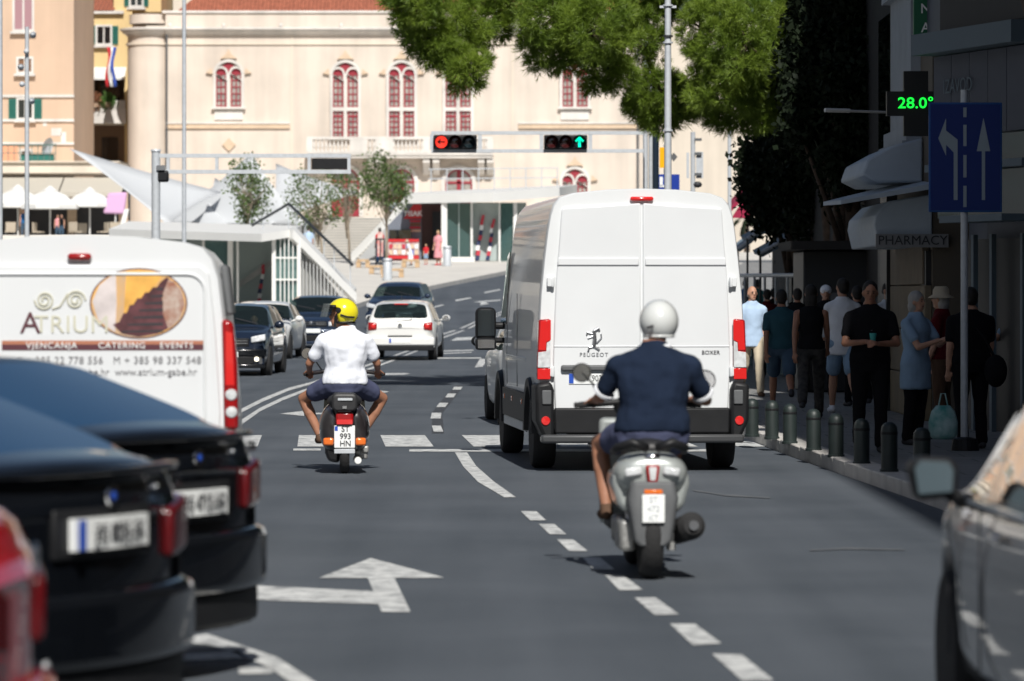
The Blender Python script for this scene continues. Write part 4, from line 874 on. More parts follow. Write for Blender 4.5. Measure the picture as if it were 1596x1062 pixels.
q = MB(); q.cyl((0, 0, 0), (0, 0, gg(20)), .06, seg=12); q.cyl((.13, .1, 0), (.13, .1, gg(40)), .05, seg=12); obj('post', q, 'galv', gr_, smooth='auto')
q = MB()
for yy_ in (207.5, 235.5): q.bb(gx(672), gx(1003), -.04, .04, gg(yy_ + 2.7), gg(yy_ - 2.7))
for xx in (673, 748, 844, 920): q.bb(gx(xx - 3), gx(xx + 3), -.035, .035, gg(233), gg(210))
obj('arm_frame', q, 'galv', gr_); signal(gr_, (gx(709.5), -.05, gg(222)), 0); signal(gr_, (gx(881.5), -.05, gg(222)), 2)
# more poles and sign backs right of it
t = thing('dark_pole', 'thick dark blue pole right of the signal gantry post', 'pole', (X(1022, 98), 98, g(98) + .13)); q = MB(); q.cyl((0, 0, 0), (0, 0, Z(130, 98)), .075, seg=12); obj('shaft', q, mat('navy_pole', (.01, .02, .035), .4), t)
t = thing('direction_sign', 'blue direction sign with white marks partly hidden behind the grey pole', 'sign', (X(1037, 104), 104, g(104) + .13)); sx = lambda x: X(x, 104) - X(1037, 104); sz = lambda y_: Z(y_, 104) - g(104) - .13
q = MB(); q.bb(sx(1014), sx(1059), -.03, .03, sz(298), sz(272)); obj('panel', q, mat('sign_blue', (.01, .04, .30), .4), t); q = MB(); q.bb(sx(1028), sx(1033), -.04, -.031, sz(290), sz(276)); q.bb(sx(1028), sx(1036), -.04, -.031, sz(292), sz(289)); obj('marks', q, 'plate_white', t)
q = MB(); q.bb(sx(1028), sx(1036), -.05, .0, sz(262), sz(230)); obj('yellow_plate', q, mat('sign_yellow', (.85, .42, .0), .4), t); q = MB(); q.cyl((0, .1, 0), (0, .1, sz(225)), .04, seg=8); obj('post', q, 'galv', t)
q = MB(); q.prism([(sx(1044), sz(245)), (sx(1050), sz(238)), (sx(1056), sz(245)), (sx(1050), sz(252))], -.02, .02); obj('diamond_back', q, 'grey_plastic', t)
t = thing('sign_post', 'light grey sign post with two sign backs seen from behind', 'sign', (X(1080, 106), 106, g(106) + .13)); sx = lambda x: X(x, 106) - X(1080, 106); sz = lambda y_: Z(y_, 106) - g(106) - .13
q = MB(); q.cyl((0, 0, 0), (0, 0, sz(206)), .06, seg=10); obj('post', q, 'galv', t)
for (a, b_, c_, d_) in ((1085, 1096, 237, 278), (1070, 1074, 238, 278)): q = MB(); q.bb(sx(a), sx(b_), -.02, .02, sz(d_), sz(c_)); obj('panel_back', q, 'galv', t)
for yy_ in (218, 240, 272): q = MB(); q.box((sx(1088), -.05, sz(yy_)), (.18, .08, .07)); obj('bracket', q, 'grey_plastic', t)
q = MB(); q.ell((sx(1087), 0, sz(288)), (.12, .12, .08)); obj('camera', q, 'ink', t)
t = thing('lamp_pole', 'blue grey pole in front of the palace side wall right of the van', 'pole', (X(1137, 112), 112, g(112) + .13)); q = MB(); q.cyl((0, 0, 0), (0, 0, Z(200, 112)), .05, seg=10); obj('shaft', q, 'grey_speaker', t)

# ---------------------------------------------------------------- right side: buildings
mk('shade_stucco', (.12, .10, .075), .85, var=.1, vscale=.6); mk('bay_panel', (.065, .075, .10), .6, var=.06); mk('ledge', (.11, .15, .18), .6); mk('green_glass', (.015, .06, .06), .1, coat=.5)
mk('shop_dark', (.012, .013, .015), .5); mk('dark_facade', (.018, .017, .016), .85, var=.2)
nb = thing('corner_building', 'grey panelled building with a shop front on the right behind the blue lane sign', 'building', (0, 0, 0))
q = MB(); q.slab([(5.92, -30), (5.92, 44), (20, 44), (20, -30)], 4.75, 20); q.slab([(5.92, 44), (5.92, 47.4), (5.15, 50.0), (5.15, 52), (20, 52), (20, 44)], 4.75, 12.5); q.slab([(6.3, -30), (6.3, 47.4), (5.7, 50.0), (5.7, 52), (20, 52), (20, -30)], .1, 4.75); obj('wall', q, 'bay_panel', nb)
def face(u, z0, z1, out, m_, name, u2=None, th=.06):
    """panel on the skewed shop front; u = metres along it from its left end"""
    a = Vector((5.15, 50.0, 0)); d = Vector((.77, -2.6, 0)).normalized(); n = Vector((-d.y, d.x, 0)) * -1
    n = Vector((-.96, -.28, 0)); p0 = a + d * u + n * out; p1 = a + d * u2 + n * out; q = MB()
    q.slab([(p0.x, p0.y), (p1.x, p1.y), (p1.x - n.x * th, p1.y - n.y * th), (p0.x - n.x * th, p0.y - n.y * th)], z0, z1); return obj(name, q, m_, nb)
for k in range(5): face(k * .55, 3.62, 4.58, .10, 'bay_panel', 'panel', k * .55 + .535)
face(-.1, 4.60, 4.85, .35, 'ledge', 'ledge', 2.9, .5); face(0, 4.9, 7, .02, 'shop_dark', 'upper_window', 2.75)
face(.9, 3.3, 3.6, .06, 'green_glass', 'glass_strip', 2.75); face(0, 3.2, 3.29, .22, 'ledge', 'ledge', 2.9, .3); face(0, 2.65, 3.19, .05, 'green_glass', 'fascia_glass', 2.75)
face(.9, 2.58, 2.66, .4, 'ledge', 'lit_soffit', 2.75, .5); face(0, .13, 2.4, -.3, 'shop_dark', 'shop_front', 2.75)
for u in (.55, 1.1, 2.0): face(u, .13, 2.45, -.15, 'ledge', 'door_frame', u + .07)
text('wall_lettering', 'IZAVOD', 'ledge', nb, (5.255, 49.2, 4.2), .24, rot=(PI / 2, 0, -1.287))
ph = thing('pharmacy_building', 'cream corner building with a pilaster, carrying the pharmacy awning', 'building', (0, 0, 0))
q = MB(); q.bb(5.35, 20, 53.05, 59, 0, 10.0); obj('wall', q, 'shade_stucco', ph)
q = MB(); q.bb(5.22, 5.36, 54.6, 57.5, 3.95, 9.9); q.bb(5.14, 5.36, 54.4, 57.7, 3.75, 3.95); q.bb(5.08, 5.36, 54.3, 57.8, 3.62, 3.75); q.bb(5.12, 5.36, 54.3, 57.8, 5.75, 5.9); obj('pilaster', q, mat('pilaster_stone', (.30, .33, .36), .7, var=.08), ph)
for k in range(4):
    q = MB(); q.bb(5.25, 5.349, 53.1 + (k % 2) * .3, 58.2, .13 + k * .58, .13 + k * .58 + .57); obj('base_stone', q, mat('sandstone%d' % k, (.22 - .015 * k, .17 - .01 * k, .10), .8, var=.1), ph, bevel=.015)
q = MB(); q.bb(5.28, 5.349, 53.2, 53.9, .13, 2.3); obj('doorway', q, 'shop_dark', ph); 
q = MB(); q.bb(5.2, 5.34, 57.9, 58.9, .13, 3.2); obj('dark_doorway', q, 'shop_dark', ph)
# pharmacy awning
aw = thing('pharmacy_awning', 'pale curved awning lettered for the pharmacy over the pavement', 'awning', (0, 0, 0)); mk('awning_white', (.42, .48, .54), .7, var=.05)
pr = [(5.34, 2.36), (4.66, 2.36), (4.60, 2.62), (4.62, 2.75), (4.80, 2.93), (5.34, 3.02)]
q = MB(); q.prism(pr, 53.0, 57.2); obj('canopy', q, 'awning_white', aw, bevel=.02)
q = MB(); q.prism([(4.62, 2.34), (5.54, 2.34), (5.54, 2.51), (4.62, 2.51)], 52.93, 52.99); obj('valance', q, mat('valance', (.24, .24, .24), .8), aw)
text('lettering', 'PHARMACY', 'ink', aw, (5.085, 52.92, 2.425), .168)
q = MB(); q.rings([[(x_, y_, z_) for (x_, z_) in ((5.34, 3.15 + e), (4.15, 2.93 + e * .4), (4.15, 2.88 + e * .4), (5.34, 3.08 + e))] for (y_, e) in ((52.6, .0), (55.6, .12))]); obj('upper_flap', q, 'awning_white', aw)
q = MB(); q.rings([[(5.34, y_, 3.2), (4.75, y_, 3.2), (4.55, y_, 3.3), (4.62, y_, 3.5), (4.95, y_, 3.68), (5.34, y_, 3.78)] for y_ in (54.2, 57.8)]); obj('hood', q, 'awning_white', aw, bevel=.03)
# LED cross and vertical sign
cr = thing('pharmacy_cross', 'black illuminated cross showing the temperature 28.0 in green', 'sign', (X(1427, 51.5), 51.5, Z(162, 51.5))); q = MB(); q.bb(-.36, .36, -.07, .07, -.15, .15); q.bb(-.15, .15, -.069, .069, -.40, -.15); q.bb(-.15, .15, -.069, .069, .15, .40); obj('cross_body', q, 'shop_dark', cr)
mk('led_green', (.0, .5, .05), .5, emit=(.01, 1, .06), estr=1.3); text('temperature', '28.0\u00b0', 'led_green', cr, (-.005, -.08, 0), .19, sx=1.12, spacing=1.0, bold=.002)
q = MB(); q.bb(.36, .45, -.02, .02, -.03, .03); obj('bracket', q, 'galv', cr)
vs = thing('vertical_sign', 'narrow dark green vertical pharmacy sign with white capital letters', 'sign', (X(1442, 51.8), 51.8, Z(60, 51.8))); q = MB(); q.bb(-.145, .145, -.06, .06, 0, 2.0); obj('panel', q, mat('sign_green', (.01, .13, .06), .5), vs)
for k, ch in enumerate('ANRAKEJL'): text('letter', ch, 'plate_white', vs, (0, -.065, .125 + k * .235), .17, bold=.002)
q = MB(); q.bb(.14, .4, -.02, .02, 1.6, 1.65); obj('bracket', q, 'galv', vs); q = MB(); q.bb(.14, .4, -.02, .02, .3, .34); obj('bracket', q, 'galv', vs)
lampb = thing('wall_lamp_arm', 'slim pale lamp arm sticking out from the dark wall left of the cross', 'lamp', tuple(P(1288, 172, 60))); q = MB(); q.cyl((0, 0, 0), (1.35, 1.0, .0), .018, seg=8); obj('arm', q, 'pav_white', lampb); q = MB(); q.cyl((-.02, 0, 0), (.35, .2, 0), .03, seg=10); obj('lamp_head', q, 'pav_white', lampb)
# dark row beyond the pharmacy
db = thing('shaded_house', 'dark shaded house front behind the evergreen trees', 'building', (0, 0, 0))
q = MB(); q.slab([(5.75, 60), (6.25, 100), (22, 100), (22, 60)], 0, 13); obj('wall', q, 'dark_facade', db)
for k in range(5):
    q = MB(); q.bb(5.70 + k * .1, 5.9 + k * .1, 63 + k * 7, 65 + k * 7, .2, 2.6); obj('doorway', q, 'shop_dark', db); q = MB(); q.bb(5.71 + k * .1, 5.9 + k * .1, 63 + k * 7, 65 + k * 7, 4, 6); obj('window', q, 'dark_glass', db)
# kiosk boxes and awnings in the shade
t = thing('dark_kiosk', 'dark closed kiosk in the shade between the trees and the pharmacy', 'kiosk', (X(1285, 69), 69, .13)); q = MB(); q.bb(-.35, 1.15, 0, 2.5, 0, 2.35); obj('booth', q, 'shop_dark', t, bevel=.03); q = MB(); q.bb(-.6, 1.2, -.5, 2.6, 2.36, 2.5); obj('roof', q, 'dark_facade', t)
q = MB(); q.bb(.1, .35, -.03, -.001, 1.2, 1.65); obj('notice', q, 'grey_plastic', t)
for k, (a, b_, c_, d_, Y, lab) in enumerate([(1150, 388, 1205, 345, 108, 'far blue grey cafe awning sloping down to the left'), (1165, 372, 1222, 340, 100, 'middle blue grey cafe awning sloping down to the left'), (1185, 395, 1240, 365, 92, 'near blue grey cafe awning on thin posts')]):
    t = thing('cafe_canopy', lab, 'awning', (0, 0, 0), group='grey cafe awnings'); A0, B0 = P(a, b_, Y), P(c_, d_, Y); q = MB(); quad(q, A0, B0, B0 + Vector((0, 3, .1)), A0 + Vector((0, 3, .1)), .10); obj('canvas', q, mat('canvas%d' % k, (.16, .22, .27), .8), t)
    q = MB(); q.tube([A0, B0], .05, 6); obj('front_bar', q, 'galv', t); q = MB(); q.cyl(A0, (A0.x, A0.y, g(Y) + .13), .03, seg=6); q.cyl(B0, (B0.x, B0.y, g(Y) + .13), .03, seg=6); obj('posts', q, 'rail_dark', t)
t = thing('glass_windbreak', 'line of thin posts and glass screens beside the cafe tables on the right', 'screen')
for k in range(9):
    Y = 96 - k * 2.6; x_ = 4.95 + k * .06; q = MB(); q.cyl((x_, Y, g(Y) + .1), (x_, Y, g(Y) + 2.1), .03, seg=6); obj('post', q, 'galv', t)
    if k < 8: q = MB(); q.bb(x_ - .01, x_ + .01, Y - 2.5, Y - .1, g(Y) + .2, g(Y) + 1.5); obj('pane', q, 'shop_glass', t)
q = MB(); q.tube([(4.95, 96, g(96) + 2.1), (5.43, 75.2, 2.1)], .04, 6); obj('top_rail', q, 'galv', t)
t = thing('red_awning', 'dark red shop awning high on the right beyond the van roof', 'awning', (0, 0, 0)); mk('awning_red', (.30, .01, .05), .8); A0, B0 = P(1132, 330, 120), P(1172, 290, 120); q = MB(); quad(q, A0, B0, B0 + Vector((0, 4, .1)), A0 + Vector((0, 4, .1)), .1); q.add([P(1140, 340, 120), P(1172, 340, 120), P(1172, 300, 120), P(1158, 312, 120)], [(0, 1, 2, 3)]); obj('canvas', q, 'awning_red', t)
# bright far side wall seen under the awnings
t = thing('far_row', 'sunlit cream house far down the street beyond the awnings', 'building', (0, 0, 0)); q = MB(); q.bb(X(1150, 330), X(1420, 330), 330, 345, 0, Z(333, 330)); obj('wall', q, 'cream', t)
wmm = MB().box((0, 0, 0), (.7, .1, 1.5)).mesh('window')
for xx in (1163, 1176, 1190, 1204): obj('window', wmm, 'dark_glass', t, loc=(X(xx, 330), 329.97, Z(356, 330)))
# palm tree far away
pt = thing('palm_tree', 'tiny palm tree in front of the far cream house', 'tree', (X(1164, 240), 240, g(240) + .1)); q = MB(); hh = Z(345, 240) - g(240); q.tube([(0, 0, 0), (0, 0, hh)], [.18, .13], 8); obj('trunk', q, 'bark', pt)
q = MB()
for k in range(14):
    a_ = 2 * PI * k / 14; el_ = .5 if k % 2 else .1; d_ = Vector((math.cos(a_), math.sin(a_), 0)); s_ = Vector((-d_.y, d_.x, 0)) * .1; pts = [Vector((0, 0, hh)) + d_ * t * .9 + Vector((0, 0, el_ * t - .55 * t * t)) for t in (0, .5, 1, 1.4)]
    for i in range(3): o = len(q.v); q.v += [tuple(pts[i] - s_), tuple(pts[i] + s_), tuple(pts[i + 1] + s_ * .7), tuple(pts[i + 1] - s_ * .7)]; q.f.append((o, o + 1, o + 2, o + 3))
obj('crown', q, 'dark_leaf', pt)
# near building out of frame on the right whose shade lies on the pavement
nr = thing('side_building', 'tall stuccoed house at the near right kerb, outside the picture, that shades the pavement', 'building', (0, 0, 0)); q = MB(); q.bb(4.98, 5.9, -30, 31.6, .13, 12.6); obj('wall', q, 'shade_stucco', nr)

# ---------------------------------------------------------------- lane sign and bollards
sg = thing('lane_sign', 'blue lane direction sign with a left arrow and a straight arrow on its post', 'sign', (X(1504, 43), 43, .128), rz=.03); sz = lambda y_: Z(y_, 43) - .128; sxx = lambda x: X(x, 43) - X(1504, 43)
mk('sign_blue2', (.002, .022, .17), .4); mk('sign_rim', (.01, .08, .28), .4); mk('sign_pale', (.30, .36, .40), .5)
q = MB(); q.cyl((0, .05, 0), (0, .05, sz(140)), .038, seg=12); obj('post', q, 'galv', sg, smooth='auto'); q = MB(); q.lathe([(.15, 0), (.13, .12), (.06, .14)]); obj('base', q, 'black_plastic', sg)
q = MB(); q.bb(sxx(1447), sxx(1562), -.012, .006, sz(331), sz(160)); obj('panel', q, 'sign_rim', sg, bevel=.01)
q = MB(); q.bb(sxx(1450), sxx(1559), -.017, -.0125, sz(328), sz(163)); obj('face', q, 'sign_blue2', sg)
q = MB(); y0, y1 = -.022, -.0175
q.prism([(sxx(a), sz(b)) for a, b in ((1486, 312), (1492, 312), (1492, 218), (1474, 204), (1474, 185), (1462, 216), (1474, 243), (1474, 226), (1486, 238))], y0, y1)
obj('left_arrow', q, 'sign_pale', sg); q = MB(); q.prism([(sxx(a), sz(b)) for a, b in ((1530, 312), (1535, 312), (1535, 236), (1543, 236), (1532.5, 184), (1522, 236), (1530, 236))], y0, y1); obj('straight_arrow', q, 'sign_pale', sg)
for (a, b) in ((168, 183), (195, 228), (242, 277), (290, 323)): q = MB(); q.bb(sxx(1501), sxx(1506), y0, y1, sz(b), sz(a)); obj('lane_dash', q, 'sign_pale', sg)
mk('bollard_green', (.018, .027, .026), .5, var=.15, vscale=10)
for k, (a, b_) in enumerate([(1172, 681), (1203, 685), (1231, 692), (1268, 703), (1303, 713), (1343, 724), (1386, 736), (1437, 748)]):
    Y = (HC - .128) * FPX / (b_ - HZ); t = thing('bollard', ['bollard touching the rear corner of the white van', 'sunlit bollard, second from the van', 'sunlit pale looking bollard, third from the van', 'dark bollard just past the sunlit pair', 'dark bollard left of the man in the black shirt', 'dark bollard at the feet of the man in the black shirt', 'dark bollard left of the blue sign post', 'nearest dark bollard, below the blue lane sign'][k], 'bollard', (X(a, Y), Y, .128), group='bollards along the right kerb')
    h = .43 + (.02 if k > 5 else 0)
    q = MB(); q.lathe([(.075, 0), (.075, h - .075), (.07, h - .04), (.053, h - .015), (.03, h), (.004, h + .004)], seg=18); obj('post', q, 'bollard_green', t, smooth='auto'); q = MB(); q.lathe([(.085, 0), (.085, .025), (.076, .03)], seg=18); obj('base_ring', q, 'bollard_green', t); q = MB(); q.lathe([(.0765, h - .11), (.0775, h - .105), (.0775, h - .09), (.0765, h - .085)], seg=18); obj('groove_ring', q, 'black_plastic', t)
# ================================================================ VEHICLES
def lerpk(keys, y):
    if y <= keys[0][0]: return keys[0][1]
    for (a, va), (b, vb) in zip(keys, keys[1:]):
        if y <= b:
            t = (y - a) / (b - a); return va + (vb - va) * t
    return keys[-1][1]
class Car:
    """body as one grid of rings along the length; glass is cut out of the same grid"""
    def __init__(s, name, label, cat, loc, rz, L, W, top, belt, paint, wheels, roof_z, zb=.2, rear_bulge=.07, front_bulge=.16, wheel_r=.31, side_glass=None, wind=None, rearg=None, plan=None, glass='glass', group=None, roofw=.73, open_glass=True):
        s.t = thing(name, label, cat, loc, rz, group); s.L, s.W = L, W; s.rb, s.fb = rear_bulge, front_bulge; s.top, s.belt = top, belt; s.h = W / 2; s.zb = zb
        ys = set(round(k[0], 3) for k in top + belt)
        for wy in wheels:
            for k in range(-6, 7): ys.add(round(wy + k * (wheel_r + .06) / 5.0, 3))
        y = -L / 2
        while y < L / 2: ys.add(round(y, 3)); y += .17
        ys = sorted(v for v in ys if -L / 2 - 1e-6 <= v <= L / 2 + 1e-6); out = [ys[0]]
        for v in ys[1:]:
            if v - out[-1] > .035: out.append(v)
        s.ys = ys = out; s.rings = []
        for y in ys:
            zt, zbt = lerpk(top, y), lerpk(belt, y); w_ = s.h * (lerpk(plan, y) if plan else 1.0); zlow = zb
            for wy in wheels:
                d = abs(y - wy); Ra = wheel_r + .055
                if d < Ra: zlow = max(zlow, wheel_r + math.sqrt(Ra * Ra - d * d) - .0)
            zlow = min(zlow, zbt - .1)
            t = max(0, min(1, (zt - zbt) / max(.01, roof_z - zbt))); ws = w_ * .94
            if zt - zbt < .12: wr = w_ * (.9 - .05 * t); 
            else: wr = ws + (s.h * 2 * roofw / 2 - ws) * min(1, t * 1.0)
            wr = ws + (s.h * roofw * 1.0 - ws) * t * 1.0
            q2 = max(0, zt - zbt); e = min(.05, q2 * .4)
            lo = zlow + .03; hh = [(0, zlow), (w_ * .42, zlow), (w_ * .86, zlow), (w_ * .975, lo), (w_ * 1.0, lo + (zbt - lo) * .42), (w_ * .995, lo + (zbt - lo) * .72), (w_ * .97, zbt - .05 * (zbt - lo > .3)), (ws, zbt),
                  ((ws + wr) / 2 + .012, zbt + (zt - e - zbt) * .5), (wr, zt - e), (wr - .07, zt - .004), ((wr - .07) / 2, zt + .014), (0, zt + .02)]
            ring = [s.dfm(x, y, z) for x, z in hh] + [s.dfm(-x, y, z) for x, z in hh[-2:0:-1]]
            s.rings.append(ring)
        n = len(s.rings[0]); s.n = n; m = len(ys); holes = {}
        def cells(kind, y0, y1, js): 
            for i in range(m - 1):
                yc = (ys[i] + ys[i + 1]) / 2
                if y0 < yc < y1:
                    for j in js: holes[(i, j)] = kind
        if wind: cells('windshield', wind[0], wind[1], (10, 11, 12, 13, 9, 14)[:6])
        if rearg: cells('rear_window', rearg[0], rearg[1], (10, 11, 12, 13))
        for k, (a, b) in enumerate(side_glass or []): cells('side_window%d' % k, a, b, (7, 8)); cells('side_windowr%d' % k, a, b, (15, 16))
        mb = MB(); mb.v = [p for r in s.rings for p in r]
        def f(i, j): k = (j + 1) % n; return (i * n + j, i * n + k, (i + 1) * n + k, (i + 1) * n + j)
        gl = {}
        for i in range(m - 1):
            for j in range(n):
                kd = holes.get((i, j))
                if kd: gl.setdefault(kd, []).append((i, j))
                if not kd or not open_glass: mb.f.append(f(i, j))
        # end caps as 5-column grids
        for e, i in ((-1, 0), (1, m - 1)):
            rows = []; hh = s.rings[i]
            rows.append([i * n + k for k in (n - 2, n - 1, 0, 1, 2)])
            for j in range(3, 10):
                L_, R_ = Vector(hh[n - j]), Vector(hh[j]); cols = [i * n + n - j]
                for q in (.25, .5, .75): mb.v.append(tuple(s.capx(L_.lerp(R_, q), e))); cols.append(len(mb.v) - 1)
                cols.append(i * n + j); rows.append(cols)
            rows.append([i * n + k for k in (n - 10, n - 11, 12, 11, 10)])
            for a, b in zip(rows, rows[1:]):
                for c in range(4): q = (a[c], a[c + 1], b[c + 1], b[c]); mb.f.append(q if e < 0 else q[::-1])
        s.body = obj('body', mb, paint, s.t, sub=1)
        for kd, cl in gl.items():
            q = MB(); mp = {}
            for (i, j) in cl:
                fc = []
                for vi in f(i, j):
                    if vi not in mp: mp[vi] = len(q.v); q.v.append(mb.v[vi])
                    fc.append(mp[vi])
                q.f.append(tuple(fc))
            nm = kd.rstrip('0123456789').replace('windowr', 'window'); obj(nm, q, glass, s.t, sub=1)
        s.wheels = []
        wm = None
        for wy in wheels:
            for sx in (-1, 1):
                x = sx * (s.h * (lerpk(plan, wy) if plan else 1) - .11)
                wheel(s.t, (x, wy, wheel_r), wheel_r, .21, sx)
        if open_glass:
            q = MB(); q.bb(-s.h * .8, s.h * .8, -L * .33, L * .2, zb + .05, zb + .25); o = obj('interior_floor', q, 'interior', s.t)
    def dfm(s, x, y, z):
        f = .55; e = 0
        if y < -s.L / 2 + f: t = (-s.L / 2 + f - y) / f; e = s.rb * t * t * ((x / s.h) ** 2)
        if y > s.L / 2 - f: t = (y - s.L / 2 + f) / f; e = -s.fb * t * t * ((x / s.h) ** 2)
        return (x, y + e, z)
    def capx(s, p, e):
        # flat cap points follow the plan curve
        x = p.x; y0 = -s.L / 2 if e < 0 else s.L / 2; yy = y0 + (s.rb if e < 0 else -s.fb) * (x / s.h) ** 2; return (x, yy, p.z)
    def ye(s, x, e): return (-s.L / 2 + s.rb * (x / s.h) ** 2) if e < 0 else (s.L / 2 - s.fb * (x / s.h) ** 2)
    def patch(s, name, x0, x1, z0, z1, e, m_, out=.02, th=.05, n=6, z0b=None, z1b=None, parent=None, bev=.012, lean=0):
        """panel that follows the front (+1) or rear (-1) curve"""
        q = MB(); z0b = z0 if z0b is None else z0b; z1b = z1 if z1b is None else z1b; rs = []
        for k in range(n + 1):
            t = k / n; x = x0 + (x1 - x0) * t; y = s.ye(x, e); a, b = z0 + (z0b - z0) * t, z1 + (z1b - z1) * t
            rs.append([(x, y + e * out, a), (x, y + e * (out + lean), b), (x, y - e * th, b), (x, y - e * th, a)])
        if (x1 - x0) * e > 0: rs = rs[::-1]
        q.rings(rs); return obj(name, q, m_, parent or s.t, bevel=bev)
def wheel(par, c, r, w_, sx):
    q = MB(); q.lathe([(r * .62, -w_ / 2), (r * .93, -w_ / 2), (r, -w_ / 2 + .03), (r, w_ / 2 - .03), (r * .93, w_ / 2), (r * .62, w_ / 2), (r * .6, 0)], c, 'x', 28); wl = obj('wheel', q, 'rubber', par, smooth='auto')
    q = MB(); o = sx * w_ / 2
    q.lathe([(r * .64, o - sx * .005), (r * .6, o - sx * .02), (.07, o - sx * .045), (.05, o - sx * .01), (.01, o - sx * .008)], c, 'x', 24)
    rim = obj('rim', q, 'steel', wl, smooth='auto')
def mirrors(car, y, z, m_, gl_e, out=.14, size=(.17, .10, .13)):
    for sx in (-1, 1):
        x = sx * (car.h * .97 + out); q = MB(); q.ell((x, y, z), (size[0] * .62, size[1] * .75, size[2] * .62), 12, 8); q.cyl((x - sx * .06, y + .01, z - .03), (sx * car.h * .9, y + .05, z - .06), .022, seg=8); mr = obj('wing_mirror', q, m_, car.t, smooth=True)
        q = MB(); q.lathe([(.068, -.06), (.06, -.072), (.01, -.073)], (x, y + .0, z), 'y', 14); o = obj('mirror_glass', q, 'chrome', mr, smooth='auto')
def seats(car, ys, z=.55, tall=.62):
    for y in ys:
        for sx in (-1, 1):
            q = MB(); q.box((sx * .36, y, z + .12), (.46, .16, tall), rx=-.15 * (1 if True else 0)); o = obj('seat', q, 'seat_cloth', car.t, bevel=.05)
            q = MB(); q.box((sx * .36, y - .06, z + tall * .5 + .22), (.25, .09, .17)); obj('headrest', q, 'seat_cloth', o, bevel=.04)
def plate(car, e, x, z, w_=.52, h=.11, txt=None, out=.03, tx=None):
    p = car.patch('number_plate', x - w_ / 2, x + w_ / 2, z - h / 2, z + h / 2, e, 'plate_white', out, .02, 2, bev=0)
    y = car.ye(x, e) + e * (out + .004)
    q = MB(); q.bb(x - w_ / 2, x - w_ / 2 + .045, y - .002, y + .002, z - h / 2 + .004, z + h / 2 - .004) if e < 0 else q.bb(x + w_ / 2 - .045, x + w_ / 2, y - .002, y + .002, z - h / 2 + .004, z + h / 2 - .004); obj('blue_strip', q, 'plate_blue', p)
    if txt: text('plate_text', txt, 'ink', p, (x + .02 * -e, y - .003 if e < 0 else y + .003, z), h * .8, rot=(PI / 2, 0, 0 if e < 0 else PI), sx=.75)
def vp(px_): return math.atan((CX - px_) / FPX)      # heading (rotation about z) towards a vanishing column

# ---- white hatchback driving away
hb_top = [(-2.07, .80), (-2.04, .98), (-1.98, 1.05), (-1.62, 1.40), (-1.35, 1.445), (-.3, 1.46), (.3, 1.42), (1.02, 1.0), (1.2, .95), (1.85, .82), (2.05, .70)]
hb_belt = [(-2.07, .78), (-1.9, .97), (-1.5, .965), (.9, .90), (1.2, .88), (1.85, .76), (2.05, .62)]
hb_plan = [(-2.07, .93), (-1.7, .985), (0, 1), (1.4, .985), (2.07, .9)]
Yv = 102.0
c = Car('white_hatchback', 'white hatchback driving away in the middle of the road with red tail lights', 'car', (X(631, Yv + 1), Yv + 2.05, g(Yv + 1)), R(-2.5), 4.14, 1.74, hb_top, hb_belt, 'car_white', (-1.25, 1.27), 1.46, side_glass=[(-1.5, -.75), (-.62, .2), (.3, .85)], wind=(.38, .98), rearg=(-1.96, -1.64), plan=hb_plan, zb=.27)
c.t.rotation_euler[0] = math.atan(.02)
c.patch('bumper', -.84, .84, .40, .60, -1, 'car_white', .06, .1, 10, bev=.03); c.patch('lower_bumper', -.82, .82, .27, .40, -1, 'black_plastic', .035, .1, 10, bev=.02)
for sx in (-1, 1):
    c.patch('tail_light', sx * .57, sx * .79, .77, .95, -1, 'red_lens', .018, .06, 4, z0b=.75, z1b=.97, bev=.035)
    q = MB(); q.lathe([(.06, -.03), (.04, -.04), (.005, -.045)], (sx * .66, c.ye(.66, -1), .87), 'y', 12); obj('lamp_unit', q, 'red_lit', c.t)
plate(c, -1, 0, .52, out=.07); c.patch('grab_strip', -.30, .30, .625, .645, -1, 'black_plastic', .03, .02, 4, bev=0)
q = MB(); q.lathe([(.055, -.012), (.05, -.02), (.01, -.022)], (0, c.ye(0, -1) - .0, .885), 'y', 18); obj('badge', q, 'chrome', c.t)
q = MB(); q.box((0, -1.66, 1.405), (.34, .05, .022)); obj('high_brake_light', q, 'red_lit', c.t); q = MB(); q.cyl((0, -1.3, 1.44), (0, -1.5, 1.62), .008, seg=6); obj('aerial', q, 'ink', c.t)
q = MB(); q.cyl((-.1, -2.0, .98), (.30, -2.0, 1.03), .01, seg=6); obj('wiper', q, 'ink', c.t)
mirrors(c, .75, 1.0, 'car_white', 1, .12); seats(c, (-.1, -.95))

